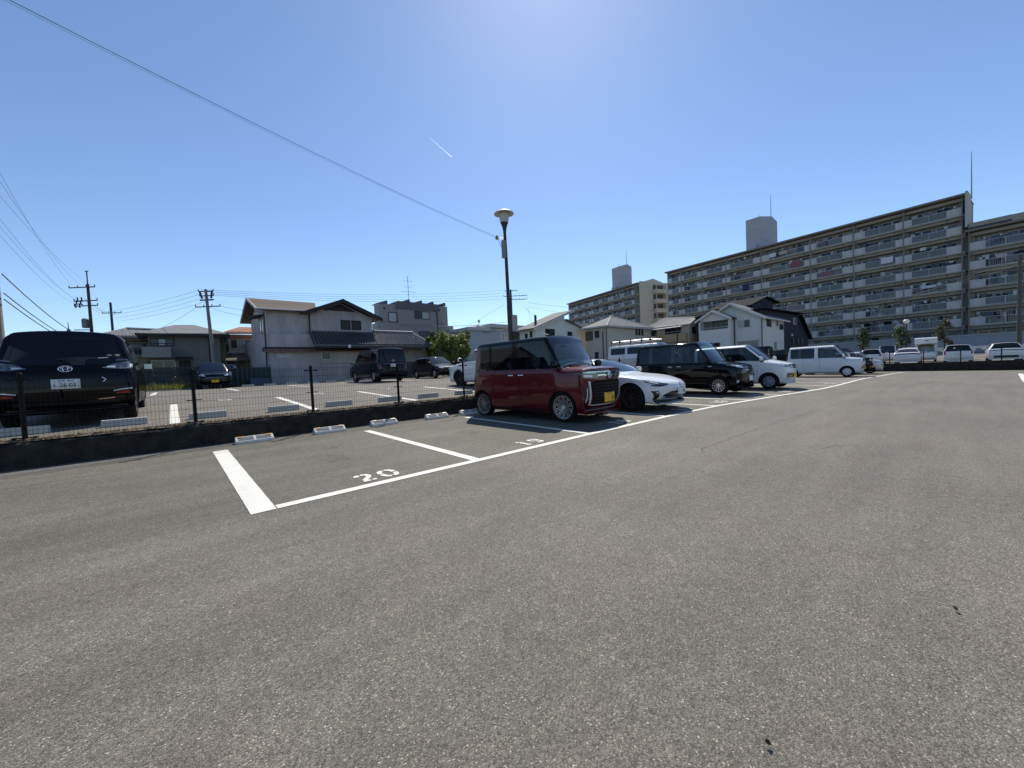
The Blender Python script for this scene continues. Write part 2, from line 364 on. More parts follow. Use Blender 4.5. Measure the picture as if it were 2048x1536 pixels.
# stains: oil under the bays, scuffs and tyre tracks, each a thin film on the asphalt
def film(name, col, k):
    m = bpy.data.materials.new(name); m.use_nodes = True; t = m.node_tree; N = t.nodes; L = t.links; N.clear()
    o = N.new('ShaderNodeOutputMaterial'); a = N.new('ShaderNodeBsdfTransparent'); b = N.new('ShaderNodeBsdfDiffuse'); b.inputs[0].default_value = (*col, 1)
    tc = N.new('ShaderNodeTexCoord'); n = N.new('ShaderNodeTexNoise'); n.inputs['Scale'].default_value = 7; n.inputs['Detail'].default_value = 8; n.inputs['Roughness'].default_value = .7; L.new(tc.outputs['Object'], n.inputs['Vector'])
    r = N.new('ShaderNodeMapRange'); r.inputs[1].default_value = .38; r.inputs[2].default_value = .66; r.inputs[3].default_value = 0; r.inputs[4].default_value = k; L.new(n.outputs['Fac'], r.inputs[0])
    mx = N.new('ShaderNodeMixShader'); L.new(r.outputs[0], mx.inputs[0]); L.new(a.outputs[0], mx.inputs[1]); L.new(b.outputs[0], mx.inputs[2]); L.new(mx.outputs[0], o.inputs[0]); MATS[name] = m; return m
M_OIL = film('oil_film', (.07, .064, .055), .2); M_SCUFF = film('scuff_film', (.34, .29, .22), .3)
def stain(x, y, rx, ry, m, seed, fz=gz, parent=None):
    rnd = random.Random(seed); N = 18; mb = MB(); P = [(x, y, fz(x, y)+.0035)]
    for i in range(N):
        a = 2*PI*i/N; k = rnd.uniform(.6, 1.15); px, py = x+rx*k*math.cos(a), y+ry*k*math.sin(a); P.append((px, py, fz(px, py)+.0035))
    mb.add(P, [(0, 1+i, 1+(i+1) % N) for i in range(N)]); mb.build('stain', m, parent or LOT, fix=False)
for i, (x, y, rx, ry) in enumerate(((1.75, 6.0, .22, .3), (1.95, 6.9, .12, .16), (4.3, 6.2, .25, .35), (4.2, 7.1, .1, .14), (1.2, 7.9, .2, .12), (4.9, 8.0, .2, .12), (3.6, 8.0, .2, .12), (11.8, 6.0, .3, .4))): stain(x, y, rx, ry, M_OIL, 50+i)
stain(2.75, 4.62, .32, .16, M_SCUFF, 71); stain(2.35, 8.3, .35, .1, M_SCUFF, 72)
# loose pebbles on the near asphalt, too many and too small to tell apart
mb = MB(); rnd = random.Random(3)
for i in range(2600):
    d = 1.3+rnd.random()**1.5*7; a = rnd.uniform(-1.0, .95)
    v = fw*d+rt*d*math.tan(a)*.95; r = rnd.uniform(.0015, .0036)*(1+.12*d)
    if v.y > 8.9: continue
    c = Vector((v.x, v.y, gz(v.x, v.y)+r*.35))
    pts = [c+Vector((rnd.uniform(.7, 1.3)*r*math.cos(t), rnd.uniform(.7, 1.3)*r*math.sin(t), rnd.uniform(-.2, .2)*r)) for t in [k*PI/2.5 for k in range(5)]]
    mb.add(pts+[c+Vector((0, 0, r*.6))], [(k, (k+1) % 5, 5) for k in range(5)])
tag(mb.build('pebbles', mat('pebble', (.5, .48, .43), .8), smooth=False), 'pale loose pebbles scattered over the near grey asphalt', 'pebbles', kind='stuff')
# dark dead leaves
def leaf(x, y, s, rz, label):
    mb = MB(); z = gz(x, y)+.012
    V = [(-s, 0, 0), (-.4*s, -.38*s, .008), (.4*s, -.4*s, .012), (s, 0, .004), (.45*s, .42*s, .016), (-.35*s, .4*s, .01), (0, 0, -.004)]
    mb.add(V, [(0, 1, 6), (1, 2, 6), (2, 3, 6), (3, 4, 6), (4, 5, 6), (5, 0, 6)])
    o = mb.build('dead_leaf', mat('dead_leaf', (.035, .03, .022), .7)); o.location = (x, y, z); o.rotation_euler.z = rz
    tag(o, label, 'leaf', 'dead leaves on the asphalt')
leaf(2.78, -.023, .018, .6, 'small dark dead leaf on the asphalt further right')
leaf(1.382, .388, .010, 1.9, 'tiny black leaf on the asphalt near the bottom edge')
# ------------------------------------------------------------------ low retaining wall and mesh fence
WX0, WX1, WY = -16, 46.9, 9.12
WT = .45
wl = thing('retaining_wall', 'low weathered dark concrete wall between the two parking lots', 'wall', (0, 0, 0))
rnd = random.Random(5)
xs = frange(WX0, WX1, .16); mb = MB(); V = []
for x in xs:
    V += [(x, WY-.012, gz(x, WY)-.15), (x, WY+rnd.uniform(-.012, .012), .2+rnd.uniform(-.02, .02)), (x, WY+rnd.uniform(-.012, .014), WT-.03+rnd.uniform(-.02, .01)), (x, WY+.05, WT+rnd.uniform(-.01, .012)), (x, WY+.26, WT+.01+rnd.uniform(-.01, .01)), (x, WY+.26, -.3)]
mb.v = V; n = 6
mb.f = [(i*n+k, (i+1)*n+k, (i+1)*n+k+1, i*n+k+1) for i in range(len(xs)-1) for k in range(5)]
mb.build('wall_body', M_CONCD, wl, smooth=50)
# soil and leaf litter along the wall top
mb = MB(); V = []; xs2 = frange(WX0, WX1, .12)
for x in xs2: V += [(x, WY+.035+rnd.uniform(-.015, .03), WT+.012), (x, WY+.12, WT+.03+rnd.uniform(-.008, .012)), (x, WY+.255, WT+.026+rnd.uniform(-.006, .006))]
mb.v = V; mb.f = [(i*3+k, (i+1)*3+k, (i+1)*3+k+1, i*3+k+1) for i in range(len(xs2)-1) for k in range(2)]
mb.build('soil_strip', mat('dry_soil', (.27, .20, .13), .95, var=.5, vscale=9, bump=.6, bscale=50, col2=(.10, .08, .055)), wl, smooth=50)
mb = MB(); M_LIT = mat('leaf_litter', (.40, .29, .17), .95, var=.6, vscale=20, col2=(.10, .075, .05))
for i in range(6500):
    x = rnd.uniform(-4, 9) if i < 5600 else rnd.uniform(9, 30); y = WY+.06+abs(rnd.gauss(0, .08)); s = rnd.uniform(.008, .024); a = rnd.uniform(0, 6.3); z = WT+.02+rnd.uniform(0, .025)
    c, q = math.cos(a)*s, math.sin(a)*s
    mb.add([(x-c, y-q, z), (x+q*.5, y-c*.5, z+rnd.uniform(0, .02)), (x+c, y+q, z+rnd.uniform(-.004, .012)), (x-q*.5, y+c*.5, z+rnd.uniform(0, .015))], [(0, 1, 2, 3)])
tag(mb.build('leaf_litter', M_LIT, wl, fix=False), kind='stuff')

fe = thing('mesh_fence', 'black welded mesh fence on posts along the low concrete wall', 'fence', (0, 0, 0))
FX = [-9.71+2.0*i for i in range(28)]
FY = 9.24; FT = 1.46
M_FPOST = mat('fence_black', (.006, .0065, .007), .6, spec=.15)
def fence_post_mesh():
    mb = MB(); mb.tube((0, 0, -.25), (0, 0, FT-WT+.0), .027, n=10)
    mb.lathe([(0, .045), (.018, .04), (.03, .01), (.03, 0), (0, 0)], 10, c=(0, 0, FT-WT))
    for z in (.06, .46, .94):      # clamps that hold the panels
        mb.box(-.13 if z != .46 else -.11, .13 if z != .46 else .11, -.012, .012, z-.008, z+.008)
        for s in (-1, 1):
            if z != .46: mb.tube((s*.1, -.035, z), (s*.1, .03, z), .018, n=8)
    return mb.mesh('post')
PM = fence_post_mesh(); PM.materials.append(M_FPOST)
for x in FX: share('post', PM, fe, (x, FY, WT))
def panel_mesh():
    mb = MB()
    def wire(a, b, r): mb.tube(a, b, r, r, 4, False)
    n = 38; H = FT-WT
    for i in range(n+1):
        x = .03+(2.0-.06)*i/n; wire((x, 0, .03), (x, 0, H-.02+.03), .0021)
    for z in (.04, .17, .30, .43, .56, .69, .82, .95, H-.02): wire((.02, -.006, z), (1.98, -.006, z), .0028)
    return mb.mesh('wire_panel', fix=False)
WMESH = panel_mesh(); WMESH.materials.append(M_FPOST)
for x in FX[:-1]: share('wire_panel', WMESH, fe, (x, FY, WT))

# ------------------------------------------------------------------ wheel stops
M_STOP = mat('stop_concrete', (.68, .65, .59), .85, var=.14, vscale=9, bump=.3, bscale=90)
def stop_mesh(prof, a=.31):
    mb = MB(); mb.prism(prof, 'x', -a, a)
    me = mb.mesh('stop_body'); bm = bmesh.new(); bm.from_mesh(me)
    for v in bm.verts:      # ends lean in a little towards the top
        v.co.x *= 1-.18*max(0, v.co.z-.02)
    bmesh.ops.bevel(bm, geom=list(bm.edges), offset=.009, segments=2, affect='EDGES', profile=.5); bm.to_mesh(me); bm.free(); me.materials.append(M_STOP); return me
ST1 = stop_mesh([(-.095, 0), (.085, 0), (.075, .118), (.03, .122), (-.09, .05)])
ST2 = stop_mesh([(-.075, 0), (.075, 0), (.055, .125), (-.055, .125)]); ST2.materials.clear(); ST2.materials.append(mat('stop_plain', (.50, .48, .43), .9, var=.15, vscale=6, bump=.3, bscale=70))
SLV = Vector((0, .12, .072)); SLN = Vector((0, -.072, .12)).normalized()      # slope of the ribbed top and its normal
M_SLOT = mat('stop_slot', (.16, .155, .145), .95)
mb = MB()
for x0, x1 in ((-.265, -.02), (.02, .265)):
    for k in range(5):
        p = Vector((0, -.09, .05))+SLV*(.14+.17*k); q = p+SLV*.085
        mb.hexa([(x0, p.y, p.z), (x1, p.y, p.z), (x1, q.y, q.z), (x0, q.y, q.z)], [(x0, p.y+SLN.y*.003, p.z+SLN.z*.003), (x1, p.y+SLN.y*.003, p.z+SLN.z*.003), (x1, q.y+SLN.y*.003, q.z+SLN.z*.003), (x0, q.y+SLN.y*.003, q.z+SLN.z*.003)])
RIB = mb.mesh('rib_plate'); RIB.materials.append(M_SLOT)
mb = MB(); mb.box(-.045, .045, -.016, .016, 0, .006); REFL = mb.mesh('reflector'); REFL.materials.append(mat('stop_amber', (.62, .30, .04), .4))
def wheel_stop(x, y, z, label, ribbed=True, rz=0, group='wheel stops in the near bays'):
    t = thing('wheel_stop', label, 'wheel stop', (x, y, z), rz, group)
    share('stop_body', ST1 if ribbed else ST2, t)
    if ribbed:
        share('rib_plate', RIB, t)
        for s in (-1, 1):
            o = share('reflector', REFL, t, (s*.225, .012, .1165)); o.rotation_euler.x = .54
    return t
SL = ['ribbed concrete wheel stop nearest the camera, left one of bay 20', 'ribbed concrete wheel stop, second from the left, at the back of bay 20', 'ribbed concrete wheel stop, third from the left, just past the bay 20 line', 'ribbed concrete wheel stop, fourth from the left, nearest the red wagon']
for (x, y), l in zip(((1.126, 8.80), (2.46, 8.72), (3.68, 8.77), (5.03, 8.67)), SL): wheel_stop(x, y, gz(x, y)-.002, l)
wheel_stop(6.05, 8.66, gz(6.2, 8.6)-.002, 'ribbed concrete wheel stop behind the rear wheel of the red wagon')
UL = ['pale wheel stop behind the fence, left of the first fence post', 'pale wheel stop behind the fence, right of the black minivan', 'plain pale wheel stop behind the fence left of the second post', 'plain pale wheel stop behind the fence right of the second post', 'plain pale wheel stop behind the fence crossing the third post', 'plain pale wheel stop behind the fence right of the third post']
G2 = 'wheel stops in the upper lot near row'
for x, l in zip((-1.9, -.69, .52, 1.89, 3.1, 4.43, 5.6, 6.85), ['pale wheel stop under the left rear of the black minivan', 'pale wheel stop under the right rear wheel of the black minivan', 'pale wheel stop behind the fence at the post beside the black minivan'] + UL[2:]+['pale wheel stop half hidden by the tail of the red wagon']):
    wheel_stop(x, 10.08, uz(10.08)-.002, l, False, 0, G2)
FSX = (3.3, 4.4, 5.55, 6.75, 7.85, 9.0, 10.3)
ORD = ['first', 'second', 'third', 'fourth', 'fifth', 'sixth', 'seventh']
for k, x in enumerate(FSX):
    wheel_stop(x, 26.9, uz(26.9)-.002, 'far pale wheel stop by the white house, %s from the left' % ORD[k], False, 0, 'wheel stops in the far row')
for x in (.0, 2.46, 4.97, 7.6, 10.2, 12.8): strip(UP, [(x, 9.6), (x, 14.0)], .15, lambda a, b: uz(b))
for x in (-3.2, -.6, 2.1, 4.85, 7.5, 10.2, 12.9): strip(UP, [(x, 20), (x+.02, 24.6)], .15, lambda a, b: uz(b))
for t, x in (('5', 1.0), ('6', 3.6), ('7', 6.1)): stencil(t, x, 14.2, .3, .5, .1, lambda a, b: uz(b), UP)

# ------------------------------------------------------------------ far wall on the right with bare posts
t = thing('far_wall', 'long low dark concrete wall below the raised lot at far right', 'wall')
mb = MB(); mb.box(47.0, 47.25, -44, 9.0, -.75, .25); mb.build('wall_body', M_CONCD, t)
f = thing('raised_lot_fence', 'thin dark fence posts and wires on the far right wall', 'fence')
FZ = .25
mb = MB(); mb.tube((0, 0, -.1), (0, 0, 1.05), .032, n=8); pm = mb.mesh('post'); pm.materials.append(M_FPOST)
ys = [3.37+2.02*k for k in range(-10, 3)]
for y in ys: share('post', pm, f, (47.12, y, FZ))
for a, b in zip(ys[:-1], ys[1:]):
    mb = MB()
    for z in (.05, .3, .55, .8, 1.0): mb.tube((47.12, a, FZ+z), (47.12, b, FZ+z), .003, n=4, cap=False)
    mb.build('wire_panel', M_FPOST, f, fix=False)
# ------------------------------------------------------------------ car builder
# local frame: x to the car's right side when looking at its tail, y forward, z up, origin on the ground under the middle
NR = 11
def st_n(y, zt, w, zb, drop=.05, ins=.09, yk=0.0, crown=.012, zlow=None):
    """station without cabin: hood, nose or tail"""
    ze = zt-drop; H = max(.02, ze-zb)
    rows = [(0, zb), (w*.86, zb), (w*.965, zb+.10*H), (w, zb+.38*H), (w*.995, zb+.68*H), (w-ins*.25, ze-.16*min(H, .3)), (w-ins*.4, ze-.09*min(H, .3)), (w-ins*.62, ze-.03*min(H, .3)), (w-ins, ze+drop*.35), ((w-ins)*.6, zt-crown*.5), (0, zt)]
    return [(x, y-yk*(x/w)**2.4, z) for x, z in rows]
def st_c(yb, yr, zroof, w, zb, zbelt, wr, rail=.10, edge=.05, crown=.03, lean=None):
    """station through the cabin; lower rows at yb, roof rows at yr"""
    H = zbelt-zb
    rows = [(0, zb), (w*.86, zb), (w*.965, zb+.10*H), (w, zb+.36*H), (w*.998, zb+.70*H), (w-.018, zbelt-.03), (w-.032, zbelt+.012)]
    P = [(x, yb, z) for x, z in rows]
    P += [(wr, yr, zroof-rail), (wr-edge, yr, zroof-crown-.018), ((wr-edge)*.6, yr, zroof-crown*.35), (0, yr, zroof)]
    return P

def make_shell(st, tags, wells, creases, cutw=.27):
    """st: stations front to rear (half sections). Returns evaluated mesh with material index = tag id"""
    n = len(st); V = []; idx = {}
    for i, s in enumerate(st):
        for j, (x, y, z) in enumerate(s):
            idx[i, j, 1] = len(V); V.append((x, y, z))
            if j in (0, NR-1): idx[i, j, -1] = idx[i, j, 1]
            else: idx[i, j, -1] = len(V); V.append((-x, y, z))
    F = []; T = []
    for i in range(n-1):
        for j in range(NR-1):
            for s in (1, -1):
                q = (idx[i, j, s], idx[i+1, j, s], idx[i+1, j+1, s], idx[i, j+1, s])
                F.append(q[::-1] if s == 1 else q); T.append(tags(i, j, s))
    for i, rev in ((0, False), (n-1, True)):
        for j in range(NR-1):      # end caps as quads across the width
            a, b, c, d = idx[i, j, 1], idx[i, j+1, 1], idx[i, j+1, -1], idx[i, j, -1]
            q = [a, b, c, d]; q = list(dict.fromkeys(q))
            F.append(tuple(q if rev else q[::-1])); T.append(tags(0 if i == 0 else n-2, 3, 1))
    me = bpy.data.meshes.new('tmp'); me.from_pydata(V, [], F); me.update()
    for k in range(64): me.materials.append(None)
    me.polygons.foreach_set('material_index', T)
    cr = me.attributes.new('crease_edge', 'FLOAT', 'EDGE')
    key = {}
    for e in me.edges: key[tuple(sorted(e.vertices))] = e.index
    for i in range(n):
        for j in range(NR):
            for s in (1, -1):
                for (i2, j2) in ((i+1, j), (i, j+1)):
                    if i2 < n and j2 < NR:
                        k = tuple(sorted((idx[i, j, s], idx[i2, j2, s])))
                        if k in key:
                            c = creases(i, j, i2, j2)
                            if c: cr.data[key[k]].value = c
    o = bpy.data.objects.new('tmp', me); COL.objects.link(o)
    md = o.modifiers.new('s', 'SUBSURF'); md.levels = 2; md.render_levels = 2
    # wheel wells
    cut = MB()
    for (x0, x1, y, z, r) in wells:
        p0 = len(cut.v); N = 40
        cut.add([(x0, y+r*math.cos(2*PI*k/N), z+r*math.sin(2*PI*k/N)) for k in range(N)]+[(x1, y+r*math.cos(2*PI*k/N), z+r*math.sin(2*PI*k/N)) for k in range(N)],
                [tuple(range(N)), tuple(range(N, 2*N))[::-1]]+[(k, N+k, N+(k+1) % N, (k+1) % N) for k in range(N)])
    cm = cut.mesh('cut')
    for k in range(64): cm.materials.append(None)
    cm.polygons.foreach_set('material_index', [63]*len(cm.polygons))
    co = bpy.data.objects.new('cut', cm); COL.objects.link(co)
    bo = o.modifiers.new('b', 'BOOLEAN'); bo.operation = 'DIFFERENCE'; bo.object = co; bo.solver = 'MANIFOLD'
    dg = bpy.context.evaluated_depsgraph_get(); dg.update()
    ev = o.evaluated_get(dg); out = bpy.data.meshes.new_from_object(ev, preserve_all_data_layers=False, depsgraph=dg)
    bpy.data.objects.remove(o); bpy.data.objects.remove(co); bpy.data.meshes.remove(me); bpy.data.meshes.remove(cm)
    return out

def split_shell(me, names, parent):
    """names: tag id -> (part name, material, gap). One object per tag."""
    bm0 = bmesh.new(); bm0.from_mesh(me); bmesh.ops.recalc_face_normals(bm0, faces=bm0.faces)
    groups = {}
    for f in bm0.faces:
        k = f.material_index
        if k == 63: c_ = f.calc_center_median(); k = 63+1000*(1+(c_.x > 0)+2*(c_.y > 0))
        groups.setdefault(k, []).append(f)
    parts = {}
    for tg, fs in groups.items():
        nm, mt, gap = names.get(tg % 1000, names[0])
        mp = {}; mb = MB()
        for f in fs:
            ids = []
            for v in f.verts:
                if v.index not in mp: mp[v.index] = len(mb.v); mb.v.append(tuple(v.co))
                ids.append(mp[v.index])
            mb.f.append(tuple(ids))
        m2 = bpy.data.meshes.new(nm); m2.from_pydata(mb.v, [], mb.f); m2.update()
        if gap:
            bm = bmesh.new(); bm.from_mesh(m2)
            mv = {}
            for v in bm.verts:
                if any(e.is_boundary for e in v.link_edges):
                    inn = [e.other_vert(v).co for e in v.link_edges if not e.is_boundary]
                    if inn:
                        a = sum(inn, Vector())/len(inn)-v.co
                        if a.length > 1e-5: mv[v] = a.normalized()*min(gap, a.length*.35)
            for v, d in mv.items(): v.co += d
            # turn the edge inwards so the panel has thickness
            be = [e for e in bm.edges if e.is_boundary]
            nr = {v: v.normal.copy() for e in be for v in e.verts}
            r = bmesh.ops.extrude_edge_only(bm, edges=be)
            src = {}
            for v in nr: src[tuple(round(c, 6) for c in v.co)] = nr[v]
            for v in r['geom']:
                if isinstance(v, bmesh.types.BMVert):
                    q = src.get(tuple(round(c, 6) for c in v.co))
                    if q is not None: v.co -= q*.012
            bm.to_mesh(m2); bm.free()
        m2.polygons.foreach_set('use_smooth', [True]*len(m2.polygons)); m2.set_sharp_from_angle(angle=R(38))
        parts[tg] = link(nm, m2, mt, parent)
    bm0.free(); return parts

class Car:
    def __init__(s, name, label, cat, loc, rz, group=None):
        s.t = thing(name, label, cat, loc, rz, group)
    def shell(s, st, tags, names, wheels, creases=lambda *a: 0, wellr=None):
        wells = []
        for (y, r, wx) in wheels:
            for sg in (1, -1): wells.append((sg*(wx-.26), sg*(wx+.25), y, r, (r+.042) if wellr is None else wellr))
        me = make_shell(st, tags, wells, creases)
        s.bvh = BVHTree.FromPolygons([v.co.copy() for v in me.vertices], [tuple(p.vertices) for p in me.polygons])
        s.parts = split_shell(me, names, s.t); bpy.data.meshes.remove(me)
    VIEW = {'front': (Vector((0, 6, 0)), Vector((0, -1, 0)), lambda u, v: (u, 0, v)), 'rear': (Vector((0, -6, 0)), Vector((0, 1, 0)), lambda u, v: (u, 0, v)),
            'right': (Vector((6, 0, 0)), Vector((-1, 0, 0)), lambda u, v: (0, u, v)), 'left': (Vector((-6, 0, 0)), Vector((1, 0, 0)), lambda u, v: (0, u, v)),
            'top': (Vector((0, 0, 6)), Vector((0, 0, -1)), lambda u, v: (u, v, 0))}
    def hit(s, view, u, v):
        o, d, f = s.VIEW[view]; p = Vector(f(u, v))+o
        h = s.bvh.ray_cast(p, d)
        if h[0] is None:
            q = s.bvh.find_nearest(p+d*5.2); return q[0], q[1]
        return h[0], h[1]
    def patch(s, name, poly, view, mt, off=.006, step=.07, parent=None, deep=.03, mirror=False, smooth=45):
        if mirror:
            if view in ('left', 'right'): s.patch(name, poly, 'right' if view == 'left' else 'left', mt, off, step, parent, deep)
            else: s.patch(name, [(-u, v) for u, v in poly][::-1], view, mt, off, step, parent, deep)
        o, d, f = s.VIEW[view]
        bm = bmesh.new(); vs = [bm.verts.new((u, v, 0)) for u, v in poly]; bm.faces.new(vs)
        us = [p[0] for p in poly]; ws = [p[1] for p in poly]
        for ax, lo, hi in ((0, min(us), max(us)), (1, min(ws), max(ws))):
            k = int((hi-lo)/step)
            for i in range(1, k+1):
                c = lo+(hi-lo)*i/(k+1); co = (c, 0, 0) if ax == 0 else (0, c, 0); no = (1, 0, 0) if ax == 0 else (0, 1, 0)
                bmesh.ops.bisect_plane(bm, geom=bm.verts[:]+bm.edges[:]+bm.faces[:], plane_co=co, plane_no=no)
        pos = {}
        for v in bm.verts:
            h, n = s.hit(view, v.co.x, v.co.y); pos[v] = h-d*off
        for v, p in pos.items(): v.co = p
        be = [e for e in bm.edges if e.is_boundary]
        r = bmesh.ops.extrude_edge_only(bm, edges=be)
        for g in r['geom']:
            if isinstance(g, bmesh.types.BMVert): g.co += d*deep
        bmesh.ops.recalc_face_normals(bm, faces=bm.faces)
        me = bpy.data.meshes.new(name); bm.to_mesh(me); bm.free()
        # make sure the outer face looks outwards
        k = max(me.polygons, key=lambda p: p.area)
        if k.normal.dot(d) > 0: me.flip_normals()
        if smooth: me.polygons.foreach_set('use_smooth', [True]*len(me.polygons)); me.set_sharp_from_angle(angle=R(smooth))
        return link(name, me, mt, parent or s.t)
    def line(s, name, pts, wd, view, mt, **k):
        """thin band along a polyline, laid on the body"""
        P = pts; up_ = []; dn = []
        for i, p in enumerate(P):
            a = Vector(P[max(0, i-1)]); b = Vector(P[min(len(P)-1, i+1)]); t = (b-a).normalized(); nrm = Vector((-t.y, t.x))
            ww = wd if not callable(wd) else wd(i/(len(P)-1))
            up_.append((p[0]+nrm.x*ww/2, p[1]+nrm.y*ww/2)); dn.append((p[0]-nrm.x*ww/2, p[1]-nrm.y*ww/2))
        return s.patch(name, up_+dn[::-1], view, mt, **k)
    def plate(s, view, u, v, mt, txt, ink=None, tilt=0, small=True, scale=1.0):
        h, n = s.hit(view, u, v); sg = 1 if view == 'front' else -1
        g = bpy.data.objects.new('licence_plate', bevbox((.33, .012, .165), (0, 0, 0), .004, 1, 'licence_plate')); COL.objects.link(g)
        g.data.materials.append(mt); g.parent = s.t; g.location = (h.x, h.y+sg*.018, h.z); g.scale = (scale, 1, scale)
        g.rotation_euler = (0, 0, PI if view == 'front' else 0)
        ink = ink or M_INK
        if txt:
            if txt != '.':
                o = text('plate_number', txt, .088, ink, g, align='CENTER'); o.location = (.025 if len(txt) > 2 else .092, -.0085, -.05); o.rotation_euler = (PI/2, 0, 0); o.scale = (.92, 1.05, 1)
            mb = MB()
            if len(txt) <= 2:
                for x in (-.06, -.005): mb.box(x, x+.016, -.008, -.0065, -.024, -.010)
            for k in range(7):
                x = -.085+k*.026
                if k == 3: continue
                mb.box(x, x+.016, -.008, -.0065, .048, .052); mb.box(x+.003, x+.007, -.008, -.0065, .038, .066); mb.box(x, x+.018, -.008, -.0065, .060, .064)
            mb.box(-.14, -.118, -.008, -.0065, -.02, -.014); mb.box(-.132, -.126, -.008, -.0065, -.035, .0)
            mb.build('plate_marks', ink, g)
        return g
    def wheel(s, x, y, r, style, tw=.17, rim_r=None, face=None):
        sg = 1 if x > 0 else -1
        e = bpy.data.objects.new('wheel', None); COL.objects.link(e); e.parent = s.t; e.location = (x, y, r); e.empty_display_size = .1
        e.rotation_euler = (0, 0, 0 if sg > 0 else PI)
        a, b = wheel_meshes(r, style, tw, rim_r, face)
        share('tyre', a, e); share('rim', b, e); return e
    def mirror(s, x, y, z, mt, size=(.2, .11, .16), both=True):
        for sg in ((1, -1) if both else (-1,)):
            me = bevbox(size, (sg*(x+size[0]/2), y, z), .045, 3, 'side_mirror')
            o = link('side_mirror', me, mt, s.t)
            mb = MB(); mb.box(sg*(x-.03), sg*(x+.06), y-.02, y+.05, z-.085, z-.06); mb.build('mirror_arm', M_TRIM, o)
            mb = MB(); mb.box(sg*(x+.025), sg*(x+size[0]-.02), y-size[1]/2-.003, y-size[1]/2+.004, z-.06, z+.06); mb.build('mirror_glass', mat('mirror_glass', (.22, .24, .26), .12, metal=1), o)
    def handle(s, view, y, z, mt, parent, lng=.15):
        h, n = s.hit(view, y, z); sg = 1 if view == 'right' else -1
        me = bevbox((.028, lng, .032), (h.x+sg*.016, y, z), .012, 2, 'handle'); return link('handle', me, mt, parent)
    def interior(s, w, zf, ycowl, zcowl, rows, zs, ytail, light=None, roofz=None):
        m = light or M_SEAT
        mb = MB(); mb.box(-w+.08, w-.08, ytail+.25, ycowl+.25, zf-.05, zf); mb.build('cabin_floor', M_DASH, s.t)
        mb = MB(); mb.hexa([(-w+.06, ycowl-.42, zf), (w-.06, ycowl-.42, zf), (w-.06, ycowl+.10, zf), (-w+.06, ycowl+.10, zf)], [(-w+.08, ycowl-.32, zcowl-.06), (w-.08, ycowl-.32, zcowl-.06), (w-.08, ycowl+.03, zcowl-.035), (-w+.08, ycowl+.03, zcowl-.035)]); mb.build('dashboard', M_DASH, s.t)
        mb = MB(); c = Vector((w*.48, ycowl-.5, zcowl-.10)); ax = Vector((0, -.85, .5)).normalized(); a = Vector((1, 0, 0)); b = ax.cross(a)
        N = 20; pts = [c+(a*math.cos(2*PI*k/N)+b*math.sin(2*PI*k/N))*.18 for k in range(N+1)]; mb.path(pts, .015, 6); mb.tube(c-a*.17, c+a*.17, .014); mb.tube(c, c-ax*.3, .025)
        mb.build('steering_wheel', M_TRIM, s.t)
        for ri, (ys, two) in enumerate(rows):
            for x in ((-w*.48, w*.48)):
                q = link('seat', bevbox((.48, .5, .16), (x, ys+.12, zs), .05, 2, 'seat'), m, s.t)
                bm = bmesh.new(); bm.from_mesh(bevbox((.47, .13, .58), (0, 0, .29), .05, 2, 'seat_back'))
                bmesh.ops.rotate(bm, cent=(0, 0, 0), matrix=Matrix.Rotation(R(12), 3, 'X'), verts=bm.verts); bmesh.ops.translate(bm, vec=(x, ys-.14, zs+.04), verts=bm.verts)
                me = bpy.data.meshes.new('seat_back'); bm.to_mesh(me); bm.free(); link('seat_back', me, m, q)
                link('headrest', bevbox((.26, .09, .2), (x, ys-.285, zs+.74), .04, 2, 'headrest'), m, q)

